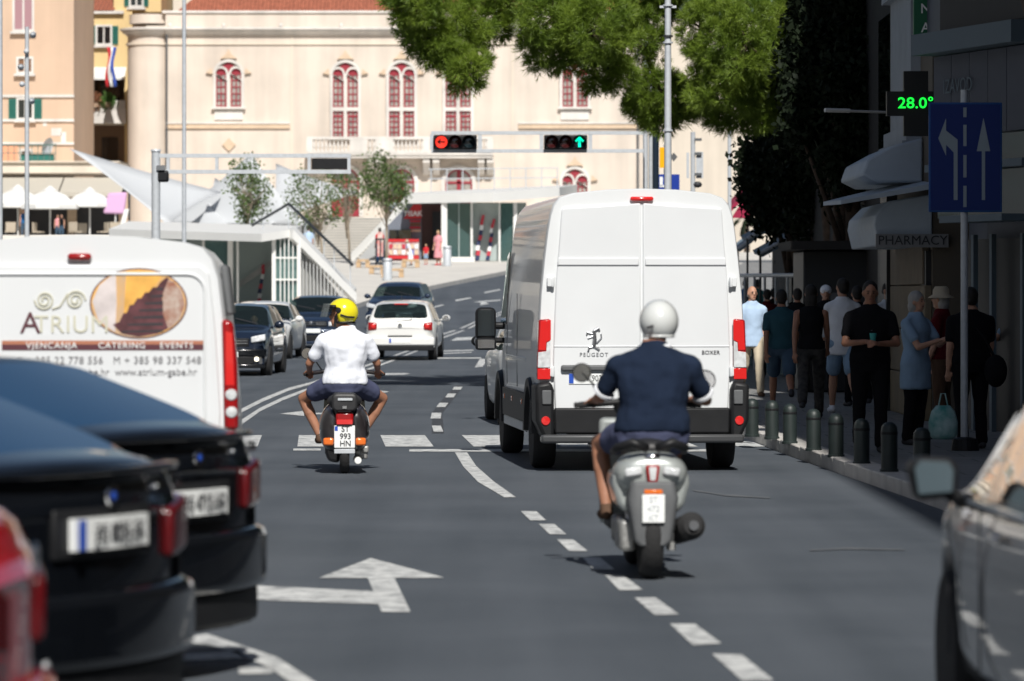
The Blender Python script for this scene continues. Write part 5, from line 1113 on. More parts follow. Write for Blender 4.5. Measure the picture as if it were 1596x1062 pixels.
# ---- small black hatchback coming (left)
ft = [(-2.0, .8), (-1.95, 1.0), (-1.7, 1.35), (-1.3, 1.49), (-.2, 1.52), (.35, 1.47), (1.02, 1.06), (1.2, 1.02), (1.85, .90), (2.0, .76)]
fb_ = [(-2.0, .78), (-1.8, 1.0), (.9, .98), (1.2, .95), (1.85, .84), (2.0, .66)]
def front_kit(c, paint, hl_z=(.66, .82), grille=(.60, .72), plate_z=.46, lower=(.2, .42), fog=True, gr_m='black_plastic', badge=True, lamps='headlamp', hw=.26):
    h = c.h
    for sx in (-1, 1):
        c.patch('headlight', sx * (h - hw - .10), sx * (h - .07), hl_z[0], hl_z[1] - .03, 1, lamps, .02, .08, 4, z0b=hl_z[0] + .05, z1b=hl_z[1] + .03, bev=.02)
        if fog: q = MB(); q.lathe([(.05, .02), (.045, .03), (.01, .032)], (sx * (h - .24), c.ye(h - .24, 1) + .02, .36), 'y', 14); obj('fog_light', q, 'lamp_on' if c.t.name == 'black_hatchback' else 'headlamp', c.t)
    c.patch('grille', -(h - hw - .14), (h - hw - .14), grille[0], grille[1], 1, gr_m, .02, .05, 6, bev=.01)
    for k in (1, 2): z_ = grille[0] + (grille[1] - grille[0]) * k / 3; c.patch('grille_bar', -(h - hw - .17), (h - hw - .17), z_ - .008, z_ + .008, 1, 'chrome', .032, .01, 6, bev=0)
    c.patch('bumper', -(h - .04), h - .04, .42, .58, 1, paint, .05, .08, 10, bev=.03)
    c.patch('lower_intake', -(h - .30), h - .30, lower[0] + .06, lower[1] - .01, 1, 'black_plastic', .045, .05, 6, bev=.01)
    c.patch('front_spoiler', -(h - .08), h - .08, lower[0] - .03, lower[0] + .06, 1, paint, .04, .08, 8, bev=.02)
    plate(c, 1, 0, plate_z, out=.07)
    if badge: q = MB(); q.lathe([(.055, .035), (.05, .045), (.01, .047)], (0, c.ye(0, 1), sum(grille) / 2 + .02), 'y', 16); obj('badge', q, 'chrome', c.t)
    q = MB(); q.cyl((-.55, 1.06 * c.L / 4.1, lerpk(c.top, 1.0) + .03), (-.05, .88 * c.L / 4.1, lerpk(c.top, .85) + .05), .012, seg=6); q.cyl((.0, 1.06 * c.L / 4.1, lerpk(c.top, 1.0) + .03), (.5, .88 * c.L / 4.1, lerpk(c.top, .85) + .05), .012, seg=6); obj('wipers', q, 'ink', c.t)
Yc = 88.0; yaw = lambda d: PI + R(d)
c = Car('black_hatchback', 'black oncoming hatchback with chrome grille and glowing fog lamp, nearest oncoming car', 'car', (X(362, Yc), Yc + 1.95, g(Yc)), yaw(-3.5), 4.05, 1.76, ft, fb_, 'car_navy', (-1.28, 1.22), 1.52, side_glass=[(-1.5, -.75), (-.62, .2), (.3, .85)], wind=(.42, .98), rearg=(-1.66, -1.35), plan=hb_plan, zb=.22, wheel_r=.32)
front_kit(c, 'car_black', hl_z=(.70, .86), grille=(.64, .80)); mirrors(c, .72, 1.08, 'car_navy', 1, .12); seats(c, (-.1,))
Yc = 103.0
c = Car('white_sedan', 'white oncoming car half hidden between the two dark oncoming cars', 'car', (X(404, Yc), Yc + 2.0, g(Yc)), yaw(-4), 4.3, 1.76, [(-2.15, .8), (-2.1, .98), (-1.5, 1.05), (-.95, 1.36), (-.2, 1.43), (.35, 1.38), (1.1, .96), (1.3, .92), (1.95, .8), (2.15, .66)], [(-2.15, .78), (-1.8, .95), (.9, .91), (1.3, .86), (1.95, .74), (2.15, .58)], 'car_white', (-1.3, 1.32), 1.43, side_glass=[(-1.3, -.65), (-.5, .2), (.3, .9)], wind=(.43, 1.05), plan=hb_plan)
front_kit(c, 'car_white'); mirrors(c, .78, 1.0, 'car_white', 1, .13); seats(c, (-.1,))
Yc = 114.0
c = Car('navy_sedan', 'dark blue oncoming saloon with wide chrome grille behind the yellow helmet', 'car', (X(491, Yc), Yc + 2.2, g(Yc + 1)), yaw(-2.5), 4.7, 1.84, [(-2.35, .8), (-2.3, 1.0), (-1.6, 1.08), (-.95, 1.38), (-.2, 1.46), (.35, 1.41), (1.15, 1.0), (1.35, .96), (2.1, .85), (2.35, .70)], [(-2.35, .78), (-2.0, .98), (.9, .94), (1.35, .9), (2.1, .78), (2.35, .62)], 'car_blue', (-1.4, 1.42), 1.46, side_glass=[(-1.4, -.65), (-.5, .2), (.3, .95)], wind=(.43, 1.1), plan=hb_plan)
c.t.rotation_euler[0] = -.014
front_kit(c, 'car_blue', grille=(.66, .80), plate_z=.54, hw=.34); mirrors(c, .8, 1.05, 'car_blue', 1, .13); seats(c, (-.1,))
Yc = 134.0
c = Car('blue_hatchback', 'dark blue oncoming car partly hidden behind the white hatchback', 'car', (X(622, Yc), Yc + 1.9, g(Yc + 1)), yaw(-7), 4.1, 1.78, ft, fb_, 'car_blue', (-1.28, 1.22), 1.52, side_glass=[(-1.5, -.75), (-.62, .2), (.3, .85)], wind=(.42, .98), plan=hb_plan, zb=.22, wheel_r=.32)
c.t.rotation_euler[0] = -.02
front_kit(c, 'car_blue', hl_z=(.70, .86), grille=(.64, .80)); mirrors(c, .72, 1.08, 'car_blue', 1, .12); seats(c, (-.1,))
# ---- silver car in front of the van
Yc = 55.2
c = Car('silver_hatchback', 'white car mostly hidden in front of the tall white van, its black mirror showing', 'car', (.60, Yc + 1.9, 0), vp(330), 4.1, 1.8, ft, fb_, 'van_side', (-1.28, 1.22), 1.52, side_glass=[(-1.5, -.75), (-.62, .2), (.3, .85)], wind=(.42, .98), rearg=(-1.66, -1.35), plan=hb_plan, zb=.22, wheel_r=.32)
mirrors(c, .72, 1.1, 'black_plastic', 1, .14); seats(c, (-.1,)); c.patch('bumper', -.8, .8, .4, .6, -1, 'car_white', .05, .1, 8, bev=.03)
for sx in (-1, 1): c.patch('tail_light', sx * .58, sx * .82, .8, 1.0, -1, 'red_lens', .018, .06, 4, bev=.02)

# ---- parked saloons at the left, tails towards the road
sd_top = [(-2.26, .93), (-2.21, 1.10), (-1.95, 1.14), (-1.18, 1.42), (-.6, 1.47), (-.2, 1.475), (.4, 1.40), (1.15, 1.03), (1.35, .98), (2.05, .82), (2.26, .66)]
sd_belt = [(-2.26, .90), (-2.1, 1.03), (.9, .96), (1.35, .92), (2.05, .76), (2.26, .58)]
sd_plan = [(-2.26, .90), (-1.6, .985), (0, 1), (1.4, .98), (2.26, .88)]
def parked(name, label, cx_, cy, deg, paint, badge_xy, ptxt, lights, pz=.80):
    hd = R(deg)      # heading
    cyy = cy; L = 4.52; ctr = Vector((cx_, cy, 0)) + Vector((-math.sin(hd), math.cos(hd), 0)) * L / 2
    c = Car(name, label, 'car', (ctr.x, ctr.y, 0), hd, L, 1.80, sd_top, sd_belt, paint, (-1.38, 1.38), 1.43, side_glass=[(-1.25, -.62), (-.5, .25), (.35, .95)], wind=(.45, 1.1), rearg=(-1.92, -1.22), plan=sd_plan, rear_bulge=.2, zb=.22, glass='sky_tint_glass', roofw=.72)
    c.patch('bumper', -.86, .86, .38, .66, -1, paint, .06, .12, 12, bev=.045); c.patch('lower_bumper', -.8, .8, .22, .40, -1, 'black_plastic' if paint != 'car_red' else paint, .02, .12, 10, bev=.03)
    if paint != 'car_red': c.patch('boot_lip', -.70, .70, 1.075, 1.10, -1, paint, .012, .06, 10, bev=.01)
    red = paint == 'car_red'
    for sx in (-1, 1):
        c.patch('tail_light', sx * (.30 if red else .56), sx * (.52 if red else .87), .74, .93, -1, lights, .022, .1, 5, z0b=.76, z1b=.97, bev=.025)
    if not red:
        c.patch('plate_recess', -.34, .34, pz - .09, pz + .09, -1, 'black_plastic', .008, .02, 4, bev=.01); plate(c, -1, 0, pz, .52, .115, ptxt, .03)
    q = MB(); q.lathe([(.042, -.012), (.040, -.02), (.01, -.022)], (0, c.ye(0, -1), 1.0), 'y', 20); b = obj('badge', q, 'chrome', c.t, smooth='auto')
    if paint != 'car_red':
        q = MB(); q.lathe([(.016, -.021), (.015, -.024), (.005, -.025)], (0, c.ye(0, -1), 1.0), 'y', 16); obj('badge_centre', q, 'plate_blue', b)
    if paint != 'car_red': text('model_letters', badge_xy, 'chrome', c.t, (.62, c.ye(.62, -1) - .02, 1.03), .07, rot=(PI / 2, 0, .22)); mirrors(c, .95, 1.05, paint, 1, .13); seats(c, (-.1, -1.0))
    q = MB(); q.box((0, -1.30, 1.37), (.3, .05, .02)); obj('high_brake_light', q, 'red_lens', c.t)
    return c
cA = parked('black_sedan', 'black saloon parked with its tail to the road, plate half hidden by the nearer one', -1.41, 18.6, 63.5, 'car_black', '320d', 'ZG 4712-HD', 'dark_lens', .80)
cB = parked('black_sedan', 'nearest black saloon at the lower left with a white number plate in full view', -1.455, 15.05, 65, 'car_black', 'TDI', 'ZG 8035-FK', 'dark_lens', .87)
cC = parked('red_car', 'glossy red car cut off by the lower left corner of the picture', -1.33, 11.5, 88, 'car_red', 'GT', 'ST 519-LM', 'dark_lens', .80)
q = MB(); q.lathe([(.05, 0), (.05, -.012), (.035, -.016), (.01, -.018)], (.72, cC.ye(.72, -1) - .062, .60), 'y', 16); obj('round_reflector', q, 'clear_lens', cC.t)

# ---- dark grey car at the right edge
c = Car('grey_car', 'dark grey car at the lower right corner, only its mirror, wing and door showing', 'car', (2.61, 15.0, 0), R(1.5), 4.3, 1.80, [(-2.15, .85), (-2.1, 1.05), (-1.7, 1.42), (-1.3, 1.5), (-.3, 1.54), (.25, 1.47), (1.05, 1.02), (1.3, .98), (1.95, .84), (2.15, .7)], [(-2.15, .83), (-1.9, 1.02), (.9, .97), (1.3, .93), (1.95, .78), (2.15, .6)], 'car_grey', (-1.32, 1.34), 1.54, side_glass=[(-1.5, -.7), (-.58, .3), (.4, .95)], wind=(.42, 1.0), rearg=(-1.75, -1.38), plan=hb_plan, zb=.22, wheel_r=.33, glass='dark_glass')
seats(c, (-.05,))
q = MB(); q.rings([[(x, y_, z) for x, z in ((-1.08, .955), (-.93, .97), (-.92, 1.08), (-.95, 1.115), (-1.08, 1.12), (-1.11, 1.08))] for y_ in (.62, .76)]); mr = obj('wing_mirror', q, 'black_plastic', c.t, bevel=.025)
q = MB(); q.prism([(-1.075, .98), (-.95, .99), (-.945, 1.07), (-.965, 1.10), (-1.07, 1.105), (-1.09, 1.075)], .605, .622); obj('mirror_glass', q, 'mirror_blue', mr); q = MB(); q.tube([(-.97, .70, 1.0), (-.90, .72, .95), (-.86, .74, .95)], .03, 8); obj('mirror_foot', q, 'black_plastic', mr)
q = MB(); q.box((-.905, -.2, .86), (.03, .17, .03)); obj('door_handle', q, 'chrome', c.t, bevel=.01); q = MB(); q.bb(-.915, -.89, -1.5, 1.0, .955, .975); obj('window_trim', q, 'chrome', c.t)
q = MB(); q.cyl((-.90, .22, .3), (-.90, .22, .95), .004, seg=4); obj('door_seam', q, 'ink', c.t); q = MB(); q.cyl((-.905, 1.03, .35), (-.905, 1.03, .93), .004, seg=4); obj('door_seam', q, 'ink', c.t)

mk('step_grey', (.05, .052, .055), .35, coat=.4)
# ---------------------------------------------------------------- tall white panel van
van = thing('panel_van', 'tall white panel van seen from behind in the right lane', 'van', (X(1000, 41), 41.0, 0), vp(300))
def vring(y, sc=1., zb=.48, top=2.77, low=None):
    pr = [(0, zb), (.5, zb), (.92, zb), (.99, zb + .04), (1.02, .75), (1.025, 1.05), (1.02, 1.35), (1.0, 1.75), (.965, 2.1), (.93, 2.38), (.905, 2.52), (.87, 2.62), (.81, 2.69), (.68, 2.735), (.34, 2.77), (0, 2.78)]
    pr = [(x * sc, zb + (z - zb) * (top - zb) / (2.77 - zb)) for x, z in pr]
    if low: pr = [(x, max(z, low)) for x, z in pr]
    return [(x, y, z) for x, z in pr] + [(-x, y, z) for x, z in pr[-2:0:-1]]
st_ = []; ysv = [.0, .025, .06, .12] + [.3 + .1 * k for k in range(52)] + [5.5, 5.7, 5.85, 5.95]
WR = (.95, 4.98)
for y in ysv:
    sc = {0.: .985, .025: .995}.get(y, 1.); top = 2.77 - (.012 if y == 0 else 0); low = None
    if y > 4.3: top = lerpk([(4.3, 2.77), (4.7, 2.6), (5.1, 1.9), (5.4, 1.32), (5.95, 1.02)], y); sc = lerpk([(4.3, 1), (5.4, .97), (5.95, .86)], y)
    for wy in WR:
        d = abs(y - wy)
        if d < .46: low = .36 + math.sqrt(.46 ** 2 - d * d)
    st_.append(vring(y, sc, .42, top, low))
q = MB(); q.rings(st_); 
vb = obj('body', q, 'van_side', van, smooth='auto', ang=30)
# windscreen, side windows, lower cladding
q = MB(); q.add([(-.86, 4.66, 2.52), (.86, 4.66, 2.52), (.93, 5.36, 1.40), (-.93, 5.36, 1.40)], [(0, 1, 2, 3)]); 
obj('windscreen', q, 'dark_glass', van)
for sx in (-1, 1):
    q = MB(); q.add([(sx * 1.016, 4.15, 1.42), (sx * 1.0, 5.15, 1.42), (sx * .955, 4.72, 2.15), (sx * .972, 4.15, 2.2)], [(0, 1, 2, 3)] if sx > 0 else [(3, 2, 1, 0)]); o = obj('side_window', q, 'dark_glass', van); md = o.modifiers.new('t', 'SOLIDIFY'); md.thickness = .012; md.offset = 1
    q = MB(); q.bb(sx * 1.018, sx * 1.042, 1.45, 4.45, .44, .74); obj('side_cladding', q, 'black_plastic', van, bevel=.01)
    q = MB(); q.bb(sx * 1.0, sx * 1.03, 1.5, 4.4, .34, .44); obj('sill', q, 'galv', van, bevel=.01)
    for y in (1.75, 3.05, 4.1): q = MB(); q.bb(sx * 1.04, sx * 1.05, y, y + .07, .62, .67); obj('side_marker', q, 'orange_lens', van)
    for y in (2.62, 4.02): q = MB(); q.bb(sx * 1.019, sx * 1.0265, y, y + .012, .78, 1.75); obj('door_seam', q, 'ink', van)
    q = MB(); q.bb(sx * 1.018, sx * 1.034, 1.5, 4.0, 1.06, 1.10); obj('side_crease', q, 'van_side', van, bevel=.008)
    for wy in WR:
        q = MB(); n = 16; rs = []
        for k in range(n + 1):
            a_ = PI * k / n; cc, ss = math.cos(a_), math.sin(a_); rs.append([(sx * 1.0, wy + .45 * cc, .36 + .45 * ss), (sx * 1.05, wy + .46 * cc, .36 + .46 * ss), (sx * 1.055, wy + .54 * cc, .36 + .54 * ss), (sx * 1.0, wy + .56 * cc, .36 + .56 * ss)])
        q.rings(rs); obj('wheel_arch', q, 'black_plastic', van, smooth='auto')
        wheel(van, (sx * .90, wy, .355), .355, .225, sx)
    # mirror : two glasses in a tall black housing
    q = MB(); q.box((sx * 1.22, 4.52, 1.42), (.225, .15, .36)); mr = obj('wing_mirror', q, 'black_plastic', van, bevel=.06, bseg=3); q = MB(); q.box((sx * 1.22, 4.50, 1.20), (.225, .13, .13)); q.box((sx * 1.06, 4.56, 1.40), (.16, .06, .08)); q.box((sx * 1.06, 4.56, 1.24), (.2, .06, .06)); obj('mirror_arm', q, 'black_plastic', van, bevel=.03)
    q = MB(); q.box((sx * 1.22, 4.441, 1.43), (.18, .006, .28)); obj('mirror_glass', q, 'mirror_dark', mr); q = MB(); q.box((sx * 1.22, 4.432, 1.20), (.18, .006, .09)); obj('mirror_glass', q, 'chrome', mr)
# rear doors
def door_poly(sx):
    L_ = [(.012, .60), (.855, .60), (.875, 1.1), (.86, 1.55), (.845, 1.9), (.815, 2.25), (.795, 2.54), (.785, 2.585), (.012, 2.635)]
    return [(sx * x, z) for x, z in (L_ if sx > 0 else L_)]
for sx in (-1, 1):
    q = MB(); q.prism(door_poly(sx), -.030, .01); d_ = obj('rear_door', q, 'van_white', van, bevel=.014, bseg=2)
    q = MB(); q.prism([(sx * .03, 2.02), (sx * .835, 2.02), (sx * .826, 2.10), (sx * .03, 2.10)], -.044, -.02); obj('door_rib', q, 'van_white', d_, bevel=.018)
    q = MB(); q.prism([(sx * .03, 1.22), (sx * .865, 1.22), (sx * .868, 1.235), (sx * .03, 1.235)], -.036, -.02); obj('door_crease', q, 'van_white', d_, bevel=.006)
    for z in (1.86, .98): 
        q = MB(); q.box((sx * .90, -.03, z), (.07, .05, .09)); q.cyl((sx * .88, -.045, z - .05), (sx * .88, -.045, z + .05), .018, seg=10); obj('hinge', q, 'van_white', van, bevel=.012)
    # lamps
    tl = [(.905, 1.50), (1.018, 1.49), (1.035, 1.0), (1.035, .90), (.905, .90)]
    q = MB(); q.prism([(sx * x, z) for x, z in tl], -.055, .09); tlo = obj('tail_light', q, 'red_lens', van, bevel=.02)
    q = MB(); q.prism([(sx * x, z) for x, z in ((.90, 1.49), (1.0, 1.475), (1.02, 1.19), (.95, 1.19), (.945, 1.27), (.90, 1.29))], -.062, -.05); obj('brake_lamp', q, 'red_lit', tlo, bevel=.004)
    q = MB(); q.prism([(sx * x, z) for x, z in ((.905, 1.28), (.94, 1.265), (.945, 1.18), (1.025, 1.17), (1.03, 1.02), (.905, 1.02))][::1], -.064, -.05); obj('clear_lamp', q, 'clear_lens', tlo, bevel=.004)
    q = MB(); q.prism([(sx * x, z) for x, z in ((.905, 1.01), (1.03, 1.01), (1.032, .905), (.905, .905))], -.063, -.05); obj('lower_lamp', q, 'red_lit', tlo, bevel=.004)
    # bumper corner
    q = MB(); q.prism([(sx * x, z) for x, z in ((.87, .30), (.98, .34), (1.05, .50), (1.055, .86), (.90, .885), (.87, .80))], -.10, .45); obj('bumper_corner', q, 'black_plastic', van, bevel=.035)
    q = MB(); q.bb(sx * .90, sx * .99, -.118, -.10, .66, .80) ; obj('corner_recess', q, 'grey_plastic', van, bevel=.01)
    q = MB(); q.lathe([(.045, -.005), (.04, -.015), (.005, -.018)], (sx * .955, -.10, .50), 'y', 14); obj('reflector', q, 'red_lit', van)
q = MB(); q.bb(-.865, .865, -.07, .02, .37, .625); obj('bumper_panel', q, 'black_plastic', van, bevel=.02); q = MB(); q.bb(-1.0, 1.0, -.14, .02, .28, .365); obj('bumper_step', q, 'step_grey', van, bevel=.025)
q = MB(); q.box((0, -.035, 1.09 - .0), (.001, .001, .001)) if False else None
q = MB(); q.bb(-.80, .16, -.075, -.025, .985, 1.045); obj('handle_bar', q, 'grey_plastic', van, bevel=.018)
q = MB(); q.bb(-.72, -.20, -.040, -.031, .86, .965); npn = obj('number_plate', q, 'plate_white', van); q = MB(); q.bb(-.72, -.675, -.0425, -.0402, .865, .96); obj('blue_strip', q, 'plate_blue', npn); text('plate_text', 'ST 903-TR', 'ink', npn, (-.44, -.042, .912), .085, sx=.8)
q = MB(); q.bb(-.115, .115, -.045, .02, 2.655, 2.70); obj('high_brake_light', q, 'red_lit', van, bevel=.018)
# rampant lion emblem, as simple raised limbs
em = MB(); ex, ez = -.475, 1.28
for a_, b_, r_0 in (((0, .10), (-.01, .02), .020), ((-.01, .02), (.0, -.05), .022), ((.0, .10), (-.045, .125), .017), ((-.045, .125), (-.055, .10), .01), ((.01, .07), (.065, .085), .010), ((.065, .085), (.07, .06), .008), ((.0, .05), (.06, .03), .010), ((.0, -.05), (-.055, -.085), .012), ((.0, -.05), (.045, -.06), .012), ((.045, -.06), (.055, -.10), .010), ((-.03, -.02), (-.075, .03), .008), ((-.075, .03), (-.07, .07), .007)):
    em.cyl((ex - a_[0], -.037, ez + a_[1]), (ex - b_[0], -.037, ez + b_[1]), r_0, seg=8)
obj('emblem', em, 'steel', van); text('maker_lettering', 'PEUGEOT', 'steel', van, (-.475, -.034, 1.145), .055, spacing=1.25); text('model_lettering', 'BOXER', 'ink', van, (.68, -.034, 1.165), .055, spacing=1.05)
q = MB(); q.cyl((-.7, .4, .36), (.7, .4, .36), .06, seg=10); q.bb(-.6, .6, .2, 4.5, .34, .42); obj('chassis', q, 'black_plastic', van); q = MB(); q.cyl((-.45, -.12, .24), (-.45, .6, .24), .03, seg=10); obj('exhaust_pipe', q, 'steel', van)

# ---------------------------------------------------------------- lettered white van at the left
ar = thing('delivery_van', 'white delivery van lettered for a catering firm, parked behind the black saloons', 'van', (X(128, 26.2), 26.2, 0), vp(455))
hv = .93
st_ = []
for y in [0, .03, .08, .2] + [.45 + .15 * k for k in range(27)] + [4.6, 4.75]:
    sc = {0: .975, .03: .99}.get(y, 1.); k = 1 if y < 3.4 else lerpk([(3.4, 1), (4.0, .72), (4.75, .5)], y)
    pr = [(0, .3), (.5, .3), (.88, .3), (.94, .36), (.955, .75), (.955, 1.0), (.935, 1.25), (.905, 1.55), (.87, 1.83), (.83, 1.95), (.77, 2.025), (.65, 2.06), (.35, 2.095), (0, 2.105)]
    low = None
    for wy in (.85, 3.9):
        d = abs(y - wy)
        if d < .42: low = .33 + math.sqrt(.42 ** 2 - d * d)
    pr = [(x * sc, .3 + (z - .3) * k) for x, z in pr]
    if low: pr = [(x, max(z, low)) for x, z in pr]
    st_.append([(x, y, z) for x, z in pr] + [(-x, y, z) for x, z in pr[-2:0:-1]])
q = MB(); q.rings(st_); obj('body', q, 'van_white', ar, smooth='auto', ang=30)
def rrect(x0, x1, z0, z1, r, n=5, lowcut=0):
    o = []
    for cx_, cz, a0 in ((x1 - r, z1 - r, 0), (x0 + r, z1 - r, PI / 2), (x0 + r, z0 + r, PI), (x1 - r, z0 + r + lowcut, 1.5 * PI)):
        for k in range(n + 1): a_ = a0 + PI / 2 * k / n; o.append((cx_ + r * math.cos(a_), cz + r * math.sin(a_)))
    return o
q = MB(); q.prism([(-.86, .48), (.86, .48), (.87, 1.0), (.84, 1.5), (.80, 1.86), (.74, 1.92), (-.74, 1.92), (-.80, 1.86), (-.84, 1.5), (-.87, 1.0)], -.025, .01); tg = obj('tailgate', q, 'van_white', ar, bevel=.015)
q = MB(); ring_prism(q, rrect(-.82, .78, .86, 1.87, .12), rrect(-.80, .76, .88, 1.85, .10), -.037, -.02); obj('panel_rim', q, 'van_white', tg, bevel=.006)
q = MB(); q.bb(-.005, .005, -.030, -.02, .5, 1.9) if False else q.bb(-.09, .06, -.05, .02, 1.945, 1.99); obj('high_brake_light', q, 'red_lens', ar, bevel=.02)
mk('logo_gold', (.56, .55, .44), .5); mk('logo_brown', (.10, .03, .04), .5); mk('logo_copper', (.42, .17, .10), .5); mk('logo_grey', (.25, .25, .26), .5)
yf = -.0265; k_ = 26.2 / FPX; ax = lambda x: (x - 128) * k_; az = lambda y_: Z(y_, 26.2)
q = MB(); q.bb(ax(4), ax(320), yf - .002, yf, az(546), az(537)); obj('stripe_dark', q, 'logo_brown', tg); q = MB(); q.bb(ax(4), ax(320), yf - .002, yf, az(537), az(531)); obj('stripe_copper', q, 'logo_copper', tg)
text('stripe_text', 'VJENCANJA', 'plate_white', tg, (ax(81), yf - .004, az(539)), .055, spacing=1.15); text('stripe_text', 'CATERING', 'plate_white', tg, (ax(190), yf - .004, az(539)), .055, spacing=1.15); text('stripe_text', 'EVENTS', 'plate_white', tg, (ax(275), yf - .004, az(539)), .055, spacing=1.15)
text('firm_name', 'A', 'logo_brown', tg, (ax(48), yf - .003, az(505)), .19); text('firm_name', 'TRIUM', 'logo_gold', tg, (ax(112), yf - .003, az(507)), .155, spacing=1.05)
text('phone_text', 'T + 385 22 778 556   M + 385 98 337 548', 'logo_grey', tg, (ax(170), yf - .003, az(562)), .064, spacing=1.05); text('web_text', 'atrium@atrium-gabe.hr  www.atrium-gabe.hr', 'logo_grey', tg, (ax(165), yf - .003, az(580)), .062)
q = MB()
for sgn, cx_ in ((1, 70), (-1, 118)):
    pth = []
    for k in range(30):
        a_ = k / 29 * 4.2 * PI; r_ = .062 - .05 * k / 29; pth.append((ax(cx_) + sgn * -r_ * math.cos(a_), yf - .003, az(468) + r_ * math.sin(a_) * -sgn))
    q.tube(pth, .007, 5)
q.tube([(ax(82), yf - .003, az(482)), (ax(94), yf - .003, az(478)), (ax(106), yf - .003, az(458))], .006, 5); obj('scroll_logo', q, 'logo_gold', tg)
# oval picture of a staircase
ecx, ecz, ea, eb = ax(216), az(473), 76 * k_, 55 * k_
def ov(s_, n=40): return [(ecx + ea * s_ * math.cos(2 * PI * i / n), ecz + eb * s_ * math.sin(2 * PI * i / n)) for i in range(n)]
q = MB(); q.prism(ov(1.0), yf - .002, yf); obj('picture_rim', q, 'logo_brown', tg)
mk('pic_wall', (.50, .36, .25), .5, col2=(.75, .42, .12), vscale=5); mk('pic_stone', (.55, .48, .42), .5, col2=(.30, .12, .07), vscale=14); mk('pic_step', (.09, .03, .035), .5, var=.5, vscale=12); mk('pic_gold', (.78, .42, .09), .5, var=.2, vscale=8); mk('pic_pale', (.62, .56, .55), .5, var=.15, vscale=9)
q = MB(); q.prism(ov(.97), yf - .003, yf); pic = obj('picture', q, 'pic_wall', tg)
def inov(pts): 
    o = []
    for x, z in pts:
        u, v_ = (x - 216) / 76, (z - 473) / 55; r_ = math.hypot(u, v_)
        if r_ > .95: u, v_ = u / r_ * .95, v_ / r_ * .95
        o.append((ecx + u * ea, ecz - v_ * eb))
    return o
def lay(pts, m_, d): q = MB(); q.prism(inov(pts), yf - d, yf - .002); obj('picture_area', q, m_, pic)
lay([(146, 440), (165, 425), (178, 424), (182, 470), (178, 520), (150, 500), (142, 470)], 'pic_pale', .004)
lay([(196, 420), (216, 418), (240, 420), (252, 432), (236, 452), (214, 470), (200, 490), (192, 500)], 'pic_gold', .0045)
stp = [(262, 430), (250, 440), (244, 448), (238, 448), (232, 456), (226, 456), (220, 465), (214, 465), (208, 475), (202, 476), (198, 487), (192, 489), (186, 502), (176, 506), (190, 520), (216, 526), (246, 520), (262, 512), (256, 490), (252, 460), (266, 438)]
lay(stp, 'pic_step', .005)
for k in range(7): z_ = 450 + k * 11; w0_ = 244 - k * 9; lay([(w0_, z_), (254, z_ - 2), (254, z_ + 2.5), (w0_, z_ + 2.5)], 'ink', .006)
lay([(262, 436), (276, 436), (286, 452), (291, 475), (286, 500), (272, 515), (262, 512), (254, 490), (253, 460)], 'pic_stone', .0055)
# lamps, side glass, bumper
for sx in (-1, 1):
    q = MB(); q.prism([(sx * x, z) for x, z in ((.875, 1.58), (.945, 1.56), (.972, 1.3), (.98, .88), (.89, .88), (.885, 1.2))], -.04, .16); tl = obj('tail_light', q, 'red_lens', ar, bevel=.025)
    q = MB(); q.prism([(sx * x, z) for x, z in ((.90, 1.5), (.94, 1.49), (.955, 1.16), (.90, 1.16))], -.045, -.036); obj('brake_lamp', q, 'red_lit', tl)
    q = MB(); q.lathe([(.038, -.0), (.03, -.012), (.004, -.016)], (sx * .935, -.038, 1.10), 'y', 14); q.lathe([(.038, -.0), (.03, -.012), (.004, -.016)], (sx * .937, -.038, .99), 'y', 14); obj('clear_lamp', q, 'clear_lens', tl)
    q = MB(); q.add([(sx * .952, .10, 1.60), (sx * .952, .9, 1.60), (sx * .915, .9, 1.92), (sx * .912, .14, 1.92), (sx * .90, .1, 1.60), (sx * .90, .9, 1.60), (sx * .86, .9, 1.92), (sx * .86, .14, 1.92)], [(0, 1, 2, 3), (7, 6, 5, 4), (0, 4, 5, 1), (3, 2, 6, 7), (0, 3, 7, 4), (1, 5, 6, 2)]); obj('side_window', q, 'grey_plastic', ar, bevel=.02)
    for wy in (.85, 3.9): wheel(ar, (sx * .86, wy, .33), .33, .2, sx)
q = MB(); q.prism([(-.97, .34), (.97, .34), (.98, .80), (.88, .86), (-.88, .86), (-.98, .80)], -.10, .1); obj('bumper', q, 'black_plastic', ar, bevel=.04)
q = MB(); q.bb(-.26, .26, -.11, -.101, .55, .66); obj('number_plate', q, 'plate_white', ar)
